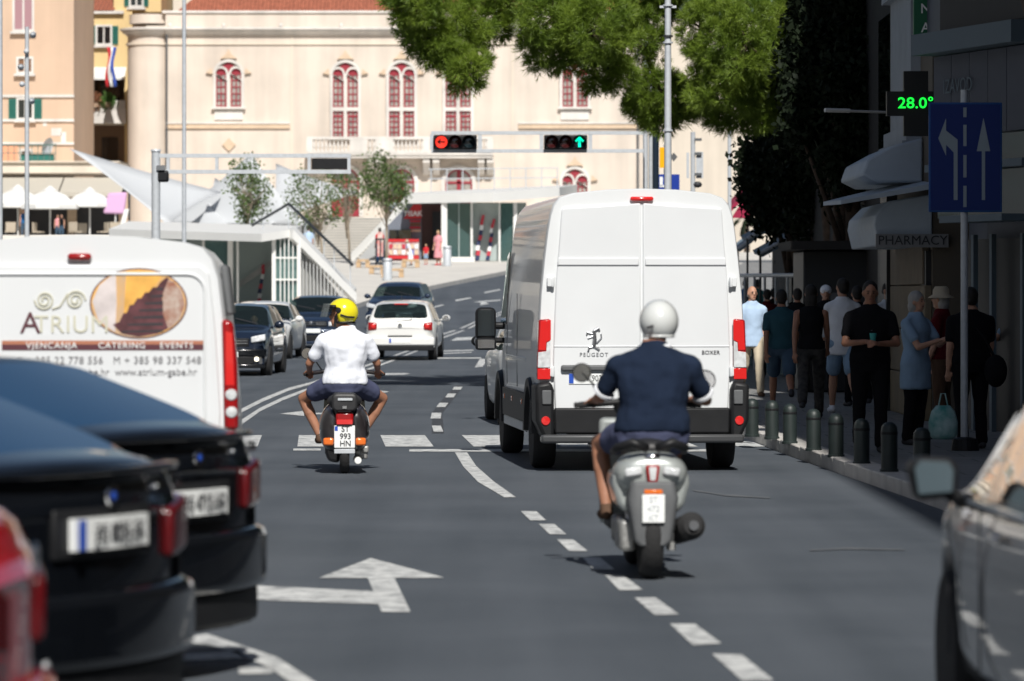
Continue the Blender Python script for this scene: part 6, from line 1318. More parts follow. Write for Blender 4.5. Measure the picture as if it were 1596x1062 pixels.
# ================================================================ PEOPLE
def head_parts(q, c, yaw, pitch=0, s=1.0):
    """skull, jaw, nose and ears joined to the body mesh; returns a transform for hair and eyes"""
    m = Matrix.Rotation(yaw, 3, 'Z') @ Matrix.Rotation(-pitch, 3, 'X'); c = Vector(c)
    def T(p): return c + (m @ Vector(p)) * s
    def E(p, d, seg=14, rn=9):
        o = len(q.v); q.ell((0, 0, 0), d, seg, rn)
        for i in range(o, len(q.v)): q.v[i] = tuple(c + (m @ (Vector(q.v[i]) + Vector(p))) * s)
    E((0, -.005, .015), (.074, .093, .105)); E((0, .03, -.055), (.052, .058, .058)); E((0, .095, -.008), (.011, .018, .024), 8, 6); E((0, .055, -.085), (.03, .03, .025), 8, 6)
    for sx in (-1, 1): E((sx * .076, .005, -.005), (.012, .022, .032), 8, 6)
    return T, m
def hand(q, w, d, s=1., curl=.3, n=None, thumb=1, fr=.0095):
    """palm, four bent fingers of unequal length and a thumb from the side"""
    w = Vector(w); d = Vector(d).normalized(); n = Vector(n or (0, 1, 0)); n = (n - d * n.dot(d)).normalized(); u = d.cross(n).normalized()
    q.caps(w - d * .02, w + d * .07 * s, .026 * s, .036 * s, fx=1, fy=.62)
    for k, L_ in enumerate((.066, .075, .070, .055)):
        b = w + d * .085 * s + u * (k - 1.5) * .021 * s; m_ = b + (d * math.cos(curl) + n * math.sin(curl)) * L_ * .55 * s; e = m_ + (d * math.cos(curl * 2.3) + n * math.sin(curl * 2.3)) * L_ * .5 * s
        q.caps(b - d * .02, m_, fr * s, fr * s, 6); q.caps(m_, e, fr * s, fr * .8 * s, 6)
    b = w + d * .02 * s - u * .03 * s * thumb; q.caps(b, b + (d * .6 - u * thumb * .6 + n * .4).normalized() * .055 * s, .011 * s, .009 * s, 6)

def figure(label, loc, rz, H=1.75, skin='skin', hair='hair_dark', hairtype='short', top=('short', 'x'), bottom=('trousers', 'x'), shoes='ink', walk=0., fold=.016, arms=((.1, .3), (.1, .3)), wf=1., lean=0., head=(0, 0),
           J=None, hat=None, group=None, vox=.014, name='person', belly=0., hem=None, gen=0):
    """one person: continuous body mesh, clothes and hair as parts"""
    t = thing(name, label, name, loc, rz, group); s = H / 1.75
    V = Vector; f = {}
    def leg(sx, th, kn): h = V((sx * .092 * wf ** .5, 0, .92)); k = h + V((sx * .01, math.sin(th), -math.cos(th))) * .43; a = k + V((0, math.sin(th - kn), -math.cos(th - kn))) * .42; return h, k, a
    f['hl'], f['kl'], f['al'] = leg(-1, walk, .12 + max(0, -walk) * 1.0); f['hr'], f['kr'], f['ar'] = leg(1, -walk, .12 + max(0, walk) * 1.0)
    dz = .085 - min(f['al'].z, f['ar'].z)
    for k in f: f[k] = f[k] + V((0, 0, dz))
    pz_ = .92 + dz
    def sp(z): return V((0, lean * (z - pz_), z))
    for nm, sx, (sw, bd) in (('l', -1, arms[0]), ('r', 1, arms[1])):
        sh = sp(pz_ + .468) + V((sx * .178 * wf ** .6, 0, 0)); out = .10 * wf
        if isinstance(bd, tuple): f['s' + nm], f['e' + nm], f['w' + nm] = sh, V(sw) + V((0, 0, dz)), V(bd) + V((0, 0, dz))
        else: e = sh + V((sx * out, math.sin(sw), -math.cos(sw))).normalized() * .29; w_ = e + V((sx * .0, math.sin(sw + bd), -math.cos(sw + bd))).normalized() * .25; f['s' + nm], f['e' + nm], f['w' + nm] = sh, e, w_
    f['n'] = sp(pz_ + .57); f['h'] = sp(pz_ + .72) + V((0, .02, 0)); f['p'] = V((0, 0, pz_))
    if J: f.update({k: V(v) for k, v in J.items()})
    P_, N_ = f['p'], f['n']; L_ = N_ - P_
    tor = [(-.10, .13, .095), (.0, .165, .115), (.14, .160, .112), (.30, .142, .102), (.50, .155, .112), (.70, .172, .118), (.84, .168, .105), (.93, .12, .08), (1.0, .068, .062), (1.10, .055, .058)]
    if gen: tor = [(-.10, .14, .10), (.0, .175, .12), (.14, .160, .112), (.30, .128, .098), (.50, .138, .105), (.68, .150, .128), (.84, .150, .10), (.93, .11, .075), (1.0, .058, .055), (1.10, .05, .052)]
    def torso(q, inf, lo=-.2, hi=2, bw=1.):
        rs = [(P_ + L_ * k + V((0, .02 * belly * (1 if .1 < k < .6 else 0), 0)), a * wf * bw + inf, b * (wf ** .8) + inf + belly * .05 * (1 if .1 < k < .6 else 0)) for k, a, b in tor if lo <= k <= hi]; q.loft(rs)
    q = MB(); torso(q, 0); q.caps(N_ - L_.normalized() * .05, f['h'] - V((0, .015, .03)), .056, .05)
    T, m = head_parts(q, f['h'], head[0], head[1])
    for nm in 'lr': q.caps(N_ - L_.normalized() * .035, f['s' + nm], .042, .050, 8)
    for nm, sx in (('l', -1), ('r', 1)):
        q.caps(f['s' + nm], f['e' + nm], .052 * wf ** .5, .040, 10); q.caps(f['e' + nm], f['w' + nm], .040, .028, 10); dh = f['w' + nm] - f['e' + nm]
        hand(q, f['w' + nm], dh, 1., .45, n=(-sx * .6, .6, 0) if dh.z < -.1 else (0, 0, -1), thumb=sx)
        q.caps(f['h' + nm], f['k' + nm], .088 * wf ** .5, .056, 12); q.caps(f['k' + nm], f['k' + nm] * .6 + f['a' + nm] * .4, .056, .058, 10); q.caps(f['k' + nm] * .6 + f['a' + nm] * .4, f['a' + nm], .055, .036, 10)
        fd = V((sx * .12, 1, 0)).normalized(); an = f['a' + nm]; q.caps(an - V((0, 0, .045)) - fd * .03, an + fd * .13 - V((0, 0, .055)), .036, .030, 8)
    body = obj('body', q, skin, t, remesh=vox, soft=3)
    # clothes
    kind, mt = top
    q = MB(); torso(q, .018, 0. if hem is None else hem, 1.01); 
    if hem is not None and hem < -.12: q.loft([(P_ + L_ * hem, .17 * wf + .02, .12 * wf + .02), (P_, .17 * wf + .014, .12 * wf + .014)])
    if kind != 'tank':
        for nm in 'lr':
            S_, E_, W_ = f['s' + nm], f['e' + nm], f['w' + nm]; q.caps(N_ - L_.normalized() * .025, S_, .066, .066, 8); q.caps(S_, S_.lerp(E_, .62 if kind == 'short' else 1), .066 * wf ** .4, .064 if kind == 'short' else .05, 10)
            if kind == 'long': q.caps(E_, E_.lerp(W_, .95), .05, .038, 10)
    else:
        for nm in 'lr': q.caps(f['s' + nm] * .75 + N_ * .25, f['s' + nm] * .45 + N_ * .55, .045, .04, 8)
    if kind in ('short', 'long'): q.loft([(N_ - L_.normalized() * .09, .15, .105), (N_ - L_.normalized() * .03, .108, .098), (N_ + L_.normalized() * .035, .078, .076)])
    obj('shirt', q, mt, t, remesh=vox + .002, soft=4, folds=fold)
    kind, mb_ = bottom
    q = MB(); hz2 = .14
    rs = [(P_ + L_ * k, a * wf + .013, b * wf ** .8 + .013) for k, a, b in tor if k <= hz2]; q.loft([(P_ - V((0, 0, .09)), .13 * wf, .10 * wf)] + rs)
    for nm in 'lr':
        H_, K_, A_ = f['h' + nm], f['k' + nm], f['a' + nm]
        if kind == 'trousers': q.caps(H_, K_, .102 * wf ** .5, .072, 12); q.caps(K_, A_ + (K_ - A_) * .03, .072, .062, 12)
        elif kind == 'shorts': q.caps(H_, H_.lerp(K_, .60 if J else .82), .108 * wf ** .5, .094, 12)
    if kind == 'skirt': q.loft([(P_ - V((0, 0, .55)), .24, .2), (P_ - V((0, 0, .2)), .20, .16), (P_, .16, .12)])
    obj({'trousers': 'trousers', 'shorts': 'shorts', 'skirt': 'skirt'}[kind], q, mb_, t, remesh=vox + .002, soft=4, folds=.016)
    for nm, sx in (('l', -1), ('r', 1)):
        fd = V((sx * .12, 1, 0)).normalized(); an = f['a' + nm]; q = MB(); q.caps(an - V((0, 0, .04)) - fd * .035, an + fd * .14 - V((0, 0, .052)), .042, .036, 10); q.caps(an - V((0, 0, .0)), an - V((0, 0, .03)), .042, .045, 8); obj('shoe', q, shoes, t, remesh=.012, soft=2)
    # hair, eyes, mouth
    q = MB(); c = f['h']
    def E(p, d):
        o = len(q.v); q.ell((0, 0, 0), d, 14, 9)
        for i in range(o, len(q.v)): q.v[i] = tuple(c + m @ (V(q.v[i]) + V(p)))
    if hairtype == 'short': E((0, -.02, .035), (.082, .093, .098)); E((0, -.045, -.02), (.072, .06, .065))
    elif hairtype == 'long': E((0, -.02, .035), (.085, .095, .10)); E((0, -.055, -.08), (.085, .055, .14)); E((0, -.065, -.20), (.075, .04, .12))
    elif hairtype == 'bob': E((0, -.018, .035), (.09, .098, .10)); E((0, -.04, -.05), (.092, .07, .10))
    elif hairtype == 'bun': E((0, -.02, .035), (.082, .095, .098)); E((0, -.115, -.005), (.04, .04, .04))
    elif hairtype == 'bald': E((0, -.055, -.03), (.072, .045, .04))
    if not (hairtype == 'none'): obj('hair', q, hair, t, remesh=.012, soft=2)
    if not (J and 'noface' in J):
        q = MB()
        for sx in (-1, 1): q.ell(tuple(T((sx * .029, .083, .012))), (.011, .006, .006), 8, 5); q.ell(tuple(T((sx * .029, .084, .032))), (.018, .006, .004), 8, 5)
        o = obj('eyes', q, 'hair_dark', t); q = MB(); q.ell(tuple(T((0, .086, -.05))), (.022, .006, .006), 8, 5); obj('mouth', q, 'lip', t)
    if hat:
        q = MB(); hc = T((0, -.01, .055))
        if hat[0] == 'brim': q.lathe([(.001, .10), (.07, .098), (.095, .06), (.10, .0), (.15, -.03), (.155, -.04), (.10, -.015), (.09, -.0)], tuple(hc), seg=24)
        else: q.ell(tuple(T((0, -.01, .04))), (.09, .105, .09)); q.ell(tuple(T((0, .09, .04))), (.07, .07, .012))
        obj('hat', q, hat[1], t, smooth=True)
    if s != 1: t.scale = (s, s, s)
    return t, f, T
mk('lip', (.22, .06, .05), .5)
def cloth(n, c, **k): mk(n, c, .95, spec=.12, var=k.get('var', .1), vscale=k.get('vs', 5), bump=.1, bscale=40)
for n, c in dict(c_lightblue=(.42, .55, .72), c_beige=(.52, .45, .34), c_teal=(.03, .085, .11), c_denim=(.06, .10, .15), c_black=(.010, .010, .012), c_white=(.78, .80, .84), c_paleblue=(.26, .38, .52), c_darkred=(.09, .008, .012), c_pink=(.70, .30, .33), c_red=(.55, .03, .04), c_navy=(.018, .028, .055), c_grey=(.2, .21, .22), c_brown=(.10, .06, .04), c_navyshort=(.075, .085, .15), c_blue=(.03, .12, .28), c_green=(.03, .12, .11)).items(): cloth(n, c)
mat_pat = mat('c_pattern', (.02, .02, .02), .9, col2=(.07, .065, .06), vscale=14); M['c_pattern'] = mat_pat

PZ = .128
def ped(label, a, foot, **k):
    """stand a walker on the right pavement, from the photo column and the row of the feet"""
    Y = (HC - PZ) * FPX / (foot - HZ)
    for _ in range(6): Y = (HC - PZ - g(Y)) * FPX / (foot - HZ)
    return figure(label, (X(a, Y), Y, g(Y) + PZ), k.pop('rz', 0), **k)
back, front = 0, PI
ped('grey haired man in pale blue shirt and beige trousers walking towards us beside the van', 1172, 618, rz=front + .1, H=1.77, head=(.25, .05), hair='hair_grey', hairtype='bald', top=('short', 'c_lightblue'), bottom=('trousers', 'c_beige'), shoes='c_brown', walk=.36, arms=((-.15, .25), (.2, .3)), hem=-.2)
ped('person in teal shirt and denim shorts walking away in the shade', 1218, 640, rz=.0, H=1.73, top=('short', 'c_teal'), bottom=('shorts', 'c_denim'), shoes='ink', walk=.48, arms=((-.35, .25), (.4, .35)), wf=1.12, skin='skin_tan')
ped('woman with long dark hair, black top and patterned trousers walking away', 1264, 652, rz=-.1, H=1.76, hairtype='long', top=('tank', 'c_black'), bottom=('trousers', 'c_pattern'), walk=-.38, arms=((-.4, .15), (.35, .3)), gen=1, lean=.04, skin='skin_tan')
ped('young man in white hooded shirt and pale blue shorts walking away', 1313, 644, rz=.05, H=1.86, top=('long', 'c_white'), bottom=('shorts', 'c_paleblue'), shoes='c_white', walk=.40, arms=((.45, .7), (-.1, .5)), head=(.4, 0), hem=-.25)
ped('person with white cap mostly hidden behind the woman in black', 1287, 622, rz=front, H=1.74, top=('short', 'c_black'), bottom=('trousers', 'c_black'), hat=('cap', 'c_white'), hair='hair_grey')
tq, fj, TT = ped('man in black t-shirt with a pale chest stripe looking down at a cup', 1356, 706, rz=front, H=1.72, top=('short', 'c_black'), bottom=('trousers', 'c_black'), walk=.12, arms=(((-.27, .10, 1.12), (-.06, .30, 1.12)), ((.27, .10, 1.12), (.06, .30, 1.14))), wf=1.22, belly=.4, head=(0, .14), skin='skin_tan')
q = MB(); q.rings([[(.19 * math.cos(a_), .155 * math.sin(a_) * 1.0 + .01, z_) for a_ in [PI * k / 14 for k in range(1, 14)]] + [(.17 * math.cos(a_), .11 * math.sin(a_), z_) for a_ in [PI * k / 14 for k in range(13, 0, -1)]] for z_ in (1.235, 1.27)]); obj('chest_stripe', q, 'c_grey', tq)
cup = thing('cup', 'small turquoise cup held by the man in the black t-shirt', 'cup', tuple(tq.location + Vector((0, -.34, 1.13)))); q = MB(); q.lathe([(.026, 0), (.036, .09)]); obj('cup_body', q, mat('turq', (.05, .35, .33), .5), cup)
ped('dark haired woman in white long sleeves with sunglasses seen behind the man in black', 1384, 640, rz=front + .5, H=1.76, hairtype='bun', top=('long', 'c_white'), bottom=('trousers', 'c_navy'), gen=1)
ped('grey haired woman in long pale blue blouse and black trousers reading a phone', 1427, 694, rz=front + .9, H=1.62, hair='hair_grey', hairtype='bob', top=('short', 'c_paleblue'), bottom=('trousers', 'c_black'), arms=(((-.2, .2, 1.15), (-.08, .38, 1.22)), ((.22, .18, 1.12), (.06, .36, 1.2))), gen=1, wf=1.18, hem=-.5)
ped('woman in dark red top under a pale brimmed hat', 1468, 684, rz=1.2, H=1.65, hair='hair_grey', hairtype='bob', top=('short', 'c_darkred'), bottom=('trousers', 'c_brown'), hat=('brim', 'c_beige'), gen=1, wf=1.1)
ped('large person in black with a shoulder bag behind the blue sign post', 1513, 700, rz=.3, H=1.66, top=('short', 'c_black'), bottom=('trousers', 'c_black'), wf=1.35, belly=.3, arms=((.0, .15), (.1, .5)))
ped('woman in pale blue top and patterned trousers raising a hand at the right edge', 1580, 672, rz=1.3, H=1.62, hair='hair_dark', hairtype='bob', top=('short', 'c_paleblue'), bottom=('trousers', 'c_pattern'), gen=1, wf=1.25, arms=((.7, 1.4), (.9, 1.3)))
ped('person in dark red shirt half hidden behind the man in pale blue', 1196, 590, rz=.1, H=1.7, top=('short', 'c_darkred'), bottom=('trousers', 'c_black'))
ped('person in blue shirt far down the pavement above the van corner', 1162, 545, rz=0, H=1.78, top=('short', 'c_blue'), bottom=('trousers', 'c_black'), walk=.2)
ped('person in green shirt far down the pavement', 1181, 547, rz=0, H=1.8, top=('short', 'c_green'), bottom=('trousers', 'c_navy'), walk=-.2)
ped('person with white shoulders and black trousers beneath the far pair', 1176, 563, rz=0, H=1.55, top=('short', 'c_white'), bottom=('trousers', 'c_black'))
ped('dark clothed person at the edge of the shade near the awning posts', 1242, 580, rz=PI, H=1.7, top=('short', 'c_black'), bottom=('trousers', 'c_black'), walk=.15)
for a_, b_, rz_, ct_, hh_, lab in ((1336, 634, .2, 'c_black', 1.72, 'dark clothed person walking away between the white hooded man and the man with the cup'), (1402, 640, -.4, 'c_navy', 1.68, 'dark haired person in navy hidden behind the woman with the phone'), (1449, 652, PI, 'c_black', 1.74, 'tall person in black standing against the pharmacy wall'),
        (1243, 612, .1, 'c_black', 1.7, 'person in black between the teal shirt and the patterned trousers'), (1538, 668, .6, 'c_black', 1.6, 'person in black in front of the shop door right of the sign post'), (1206, 574, 0, 'c_black', 1.7, 'distant dark walker left of the teal shirt')):
    ped(lab, a_, b_, rz=rz_, H=hh_, top=('short', ct_), bottom=('trousers', 'c_black'), walk=.18, arms=((.2, .5), (-.15, .3)), skin='skin_tan', hair='hair_dark')
# turquoise carrier bag and shoulder bag
bg = thing('carrier_bag', 'turquoise and white plastic carrier bag hanging beside the dark clothed people', 'bag', (X(1470, 42), 42, .40)); mk('bag_turq', (.05, .26, .24), .5, col2=(.45, .6, .6), vscale=7)
q = MB(); q.rings([[(a * math.cos(t), b * math.sin(t), z) for t in [2 * PI * k / 14 for k in range(14)]] for z, a, b in ((-.12, .10, .06), (-.08, .145, .08), (.05, .15, .085), (.16, .12, .07), (.22, .07, .03))]); obj('bag_body', q, 'bag_turq', bg, smooth=True)
q = MB(); q.tube([(-.05, 0, .2), (-.02, 0, .34), (.02, 0, .34), (.05, 0, .2)], .008, 6); obj('handle', q, 'bag_turq', bg)
bg = thing('shoulder_bag', 'black shoulder bag carried by the large person behind the sign post', 'bag', (X(1552, 43), 43, .95)); q = MB(); q.ell((0, 0, 0), (.12, .14, .17)); obj('bag_body', q, 'c_black', bg, smooth=True); q = MB(); q.tube([(.0, 0, .12), (-.12, .02, .35), (-.22, .05, .47)], .014, 6); obj('strap', q, 'c_black', bg)
# people on the plaza
def pl(label, a, foot, Yh, **k): return figure(label, (X(a, Yh), Yh, g(Yh) + .15), k.pop('rz', 0), vox=.02, **k)
pl('woman in a pink dress beside the doorway of the pavilion', 683, 418, 193, rz=2.6, H=1.60, hair='hair_fair', hairtype='bun', top=('short', 'c_pink'), bottom=('skirt', 'c_pink'), shoes='c_red', gen=1)
pl('small child in a red top and blue shorts near the kiosk', 664, 414, 194, rz=2.9, H=.95, hair='hair_fair', top=('short', 'c_red'), bottom=('shorts', 'c_paleblue'), shoes='c_red')
pl('child in a white dress bending with a yellow hat at the kiosk', 640, 415, 193, rz=1.8, H=1.15, hair='hair_fair', hairtype='bob', top=('short', 'c_white'), bottom=('skirt', 'c_white'), hat=('brim', 'c_beige'), gen=1, lean=.35)
pl('person in blue climbing the white stairs', 481, 396, 198, rz=0, H=1.7, top=('short', 'c_lightblue'), bottom=('trousers', 'c_blue'), walk=.3)
pl('person in red browsing beside the display stand', 592, 404, 196, rz=.5, H=1.65, top=('short', 'c_red'), bottom=('trousers', 'c_blue'), walk=.1)
for (a, lab, ct, Yk) in ((96, 'cafe guest in a dark vest sitting under the middle parasol', 'c_black', 231.5), (37, 'waiter in a blue shirt under the left parasol', 'c_blue', 234), (90, 'second cafe guest in a pale top beside the dark vested one', 'c_pink', 232.3)):
    figure(lab, (X(a, Yk), Yk, 4.9), PI, H=1.7 if ct == 'c_blue' else 1.35, top=('tank', ct), bottom=('trousers', 'c_denim'), vox=.02)

# ---------------------------------------------------------------- drivers
def driver(label, car, ct, sx=-1):
    J = dict(p=(0, 0, .0), n=(0, -.10, .55), h=(0, -.06, .70), hl=(-.09, .02, 0), kl=(-.12, .42, .12), al=(-.12, .62, -.2), hr=(.09, .02, 0), kr=(.12, .42, .12), ar=(.12, .62, -.2), sl=(-.18, -.08, .47), el=(-.24, .12, .28), wl=(-.14, .36, .38), sr=(.18, -.08, .47), er=(.24, .12, .28), wr=(.14, .36, .38))
    hd = car.rotation_euler[2]; off = Matrix.Rotation(hd, 3, 'Z') @ Vector((-.36, .12, .50)); return figure(label, tuple(Vector(car.location) + off), hd, J=J, top=('short', ct), bottom=('trousers', 'c_black'), vox=.02)
byl = {o['label'][:14]: o for o in C.objects if o.get('category') == 'car'}
driver('driver of the oncoming dark blue saloon, seen through its windscreen', byl['dark blue onco'] if 'oncoming saloon' in byl['dark blue onco']['label'] else [o for o in C.objects if o.name.startswith('navy_sedan')][0], 'c_black')
driver('driver of the nearest oncoming black hatchback', [o for o in C.objects if o.name == 'black_hatchback'][0], 'c_grey')
driver('driver of the dark blue car behind the white hatchback', [o for o in C.objects if o.name == 'blue_hatchback'][0], 'c_navy')

# ================================================================ SCOOTERS
def tyre(par, c, r, w_, nm='wheel'):
    q = MB(); q.lathe([(r * .6, -w_ * .35), (r * .86, -w_ / 2), (r * .96, -w_ * .34), (r, -w_ * .12), (r, w_ * .12), (r * .96, w_ * .34), (r * .86, w_ / 2), (r * .6, w_ * .35), (r * .58, 0)], c, 'x', 32); o = obj(nm, q, 'rubber', par, smooth='auto')
    q = MB(); q.lathe([(r * .62, -w_ * .3), (r * .5, -w_ * .15), (.03, -w_ * .2), (.03, w_ * .2), (r * .5, w_ * .15), (r * .62, w_ * .3)], c, 'x', 24); obj('rim', q, 'steel', o, smooth='auto')
def rmirror(par, stem, c, r, m_='black_plastic'):
    q = MB(); q.tube([stem, (stem[0] * .5 + c[0] * .5, stem[1] + .01, stem[2] * .35 + c[2] * .65), c], .007, 6); q.lathe([(r, -.0), (r, .015), (r * .6, .04), (.01, .045)], c, 'y', 18); mr = obj('mirror', q, m_, par, smooth='auto'); q = MB(); q.lathe([(r * .9, -.001), (r * .88, -.006), (.005, -.006)], c, 'y', 18); obj('mirror_glass', q, 'chrome', mr)
mk('scoot_black', (.02, .017, .018), .3, coat=1); mk('scoot_silver', (.40, .43, .42), .35, metal=.35, coat=.7); mk('seat_black', (.02, .02, .022), .5, bump=.1); mk('engine', (.35, .35, .34), .5, metal=.7, var=.25, vscale=25)
# ---- classic black scooter
SX, SY = X(537, 40.5), 40.5
v = thing('scooter', 'black classic scooter with orange indicators under the rider in the yellow helmet', 'scooter', (SX, SY, 0), R(2.4))
tyre(v, (0, 0, .215), .215, .095, 'rear_wheel'); tyre(v, (0, 1.26, .215), .215, .09, 'front_wheel')
for sx in (-1, 1):
    q = MB(); rs = []
    for y_, hw, zc_, hh_ in ((-.20, .06, .44, .12), (-.18, .11, .435, .18), (-.10, .14, .43, .22), (.02, .155, .43, .24), (.2, .155, .45, .24), (.38, .12, .48, .2), (.5, .04, .5, .1)):
        rs.append([(sx * (.095 + (hw if math.cos(a_) > 0 else .02) * abs(math.cos(a_)) ** .8 * (1 if math.cos(a_) > 0 else -1)), y_, zc_ + hh_ * math.sin(a_)) for a_ in [2 * PI * k / 18 for k in range(18)]])
    q.rings(rs if sx > 0 else [r[::-1] for r in rs]); obj('side_cowl', q, 'scoot_black', v, sub=1)
    q = MB(); q.box((sx * .155, -.205, .315), (.10, .06, .075), rz=sx * .2); ind = obj('indicator', q, 'orange_lens', v, bevel=.018)
    q = MB(); q.ell((sx * .11, .02, .60), (.05, .12, .03)); obj('chrome_trim', q, 'chrome', v, smooth=True)
q = MB(); q.rings([[(x, y_, z) for x, z in ((-.10 * k, .26), (.10 * k, .26), (.115 * k, .5), (.10 * k, .66), (-.10 * k, .66), (-.115 * k, .5))] for y_, k in ((-.19, .8), (-.16, 1), (.5, 1.1))]); obj('rear_body', q, 'scoot_black', v, bevel=.02)
q = MB(); q.rings([[(x, y_, z) for x, z in ((-.19, .20), (-.16, .12), (-.05, .10), (-.04, .30), (-.19, .34))] for y_ in (-.05, .25)]); obj('spare_box', q, 'scoot_black', v, bevel=.03)
q = MB(); q.bb(-.085, .085, -.235, -.18, .475, .60); obj('tail_light', q, 'red_lens', v, bevel=.022); q = MB(); q.bb(-.075, .075, -.24, -.232, .485, .53); obj('tail_light_lower', q, 'red_lit', v)
q = MB(); q.bb(-.1, .1, -.215, -.20, .255, .47); p_ = obj('number_plate', q, 'plate_white', v, bevel=.004); q = MB(); q.bb(-.095, -.065, -.2175, -.2152, .42, .465); obj('blue_strip', q, 'plate_blue', p_)
for ln, z_ in (('ST', .435), ('993', .365), ('HN', .295)): text('plate_text', ln, 'ink', p_, (.008, -.2175, z_), .078, sx=.95, bold=.001)
q = MB(); q.bb(-.10, .10, -.215, -.195, .20, .245); obj('plate_bracket', q, 'galv', v, bevel=.004); q = MB(); q.rings([[(.055 * math.cos(a_) * k, y_, .215 + .28 * math.sin(a_) * k + (.0 if 1 else 0)) for a_ in [PI * j / 10 for j in range(11)]] for y_, k in ((-.13, .9), (.1, 1.))]); obj('mudguard', q, 'black_plastic', v)
# seat and rear box
q = MB(); q.rings([[(w_ * math.cos(a_), y_, .70 + h_ * math.sin(a_)) for a_ in [2 * PI * k / 16 for k in range(16)]] for y_, w_, h_ in ((-.08, .10, .05), (-.02, .16, .075), (.2, .18, .08), (.45, .17, .085), (.65, .11, .06), (.72, .05, .03))]); obj('seat', q, 'seat_black', v, sub=1)
q = MB(); q.rings([[(x, y_, z) for x, z in rrect(-.125 * k, .125 * k, .615, .615 + .17 * k, .045)] for y_, k in ((-.27, .9), (-.25, 1.), (-.08, 1.), (-.05, .9))]); bx = obj('rear_box', q, 'seat_black', v, bevel=.012); q = MB(); q.bb(-.065, .075, -.282, -.271, .715, .738); obj('box_label', q, 'galv', bx); q = MB(); q.bb(-.02, .02, -.286, -.272, .635, .66); obj('latch', q, 'chrome', bx)
q = MB(); q.tube([(.12, .35, .13), (.13, .1, .14), (.13, -.18, .13)], [.035, .04, .036], 12); obj('exhaust', q, 'engine', v, smooth=True); q = MB(); q.lathe([(.034, 0), (.03, -.004), (.016, -.005)], (.13, -.182, .13), 'y', 16); obj('exhaust_tip', q, 'plate_white', v)
q = MB(); q.box((.17, .1, .20), (.11, .3, .12)); q.cyl((.10, .0, .215), (.16, .0, .215), .07, seg=14); q.box((.20, -.02, .235), (.07, .1, .07)); obj('engine', q, 'engine', v, bevel=.015)
q = MB(); q.bb(-.2, .2, .55, 1.0, .24, .28); obj('floorboard', q, 'black_plastic', v, bevel=.01)
q = MB(); q.rings([[(x, 1.0 + d_ + abs(x) * -.25 * 0, z) for x in (-.5 * w_, -.25 * w_, 0, .25 * w_, .5 * w_)] + [(x, 1.02 + d_, z) for x in (.5 * w_, .25 * w_, 0, -.25 * w_, -.5 * w_)] for z, w_, d_ in ((.26, .42, .0), (.45, .44, .03), (.7, .40, .04), (.88, .22, -.0))]); obj('leg_shield', q, 'scoot_black', v)
q = MB(); q.cyl((0, 1.24, .25), (0, 1.02, .95), .035, seg=10); obj('fork', q, 'scoot_black', v); q = MB(); q.ell((0, 1.27, .36), (.09, .24, .12)); obj('front_mudguard', q, 'scoot_black', v, smooth=True)
q = MB(); q.ell((0, 1.0, .97), (.12, .12, .08)); q.tube([(-.37, .92, .95), (-.12, 1.0, .985), (.12, 1.0, .985), (.37, .92, .95)], .022, 10); hb = obj('handlebar', q, 'scoot_black', v, smooth=True)
for sx in (-1, 1): q = MB(); q.tube([(sx * .27, .955, .962), (sx * .40, .905, .945)], .019, 10); obj('grip', q, 'rubber', hb); q = MB(); q.tube([(sx * .2, 1.03, .97), (sx * .38, 1.0, .93)], .007, 6); obj('brake_lever', q, 'chrome', hb)
rmirror(v, (-.22, .97, .98), (-.37, 1.0, 1.15), .06)
# ---- grey modern scooter
BX_, BY_ = X(1013, 25.4), 25.4
u_ = thing('scooter', 'silver grey modern scooter with a black exhaust can behind the tall van', 'scooter', (BX_, BY_, 0), R(2.5))
tyre(u_, (0, 0, .275), .275, .135, 'rear_wheel'); tyre(u_, (0, 1.42, .29), .29, .11, 'front_wheel')
q = MB()   # oval tail fairing
rs = []
for y_, w_, zb_, zt_ in ((-.20, .15, .58, .72), (-.17, .20, .545, .755), (-.08, .232, .50, .78), (.1, .235, .46, .79), (.35, .20, .45, .76), (.62, .14, .42, .66)):
    zc_, hh_ = (zb_ + zt_) / 2, (zt_ - zb_) / 2; rs.append([(w_ * abs(math.cos(a_)) ** .75 * (1 if math.cos(a_) > 0 else -1), y_, zc_ + hh_ * math.sin(a_)) for a_ in [2 * PI * k / 22 for k in range(22)]])
q.rings(rs); obj('tail_fairing', q, 'scoot_silver', u_, sub=1)
for sx in (-1, 1):
    q = MB(); q.rings([[(sx * x, y_, z) for x, z in ((.10, .62), (.225, .66), (.235, .58), (.205, .46), (.16, .40), (.10, .42))] for y_ in (-.10, .45)]); obj('side_fairing', q, 'scoot_silver', u_, bevel=.03)
    q = MB(); q.box((sx * .115, -.212, .66), (.105, .03, .055), rz=-sx * .12, ry=sx * .15); obj('indicator', q, 'orange_lens' if 0 else 'clear_lens', u_, bevel=.02)
    q = MB(); q.tube([(sx * .03, -.16, .80), (sx * .12, -.20, .835), (sx * .205, -.08, .80), (sx * .22, .12, .77)], [.028, .03, .028, .02], 10); obj('grab_rail', q, 'black_plastic', u_, smooth=True)
q = MB(); q.prism([(-.045, .70), (.045, .70), (.03, .60), (.018, .545), (-.018, .545), (-.03, .60)], -.235, -.17); obj('tail_light', q, 'red_lens', u_, bevel=.014); q = MB(); q.prism([(-.025, .69), (.025, .69), (.015, .61), (-.015, .61)], -.24, -.233); obj('tail_light_centre', q, 'clear_lens', u_)
q = MB(); q.box((0, -.15, .745), (.10, .06, .05)); obj('tail_emblem', q, 'chrome', u_, bevel=.02)
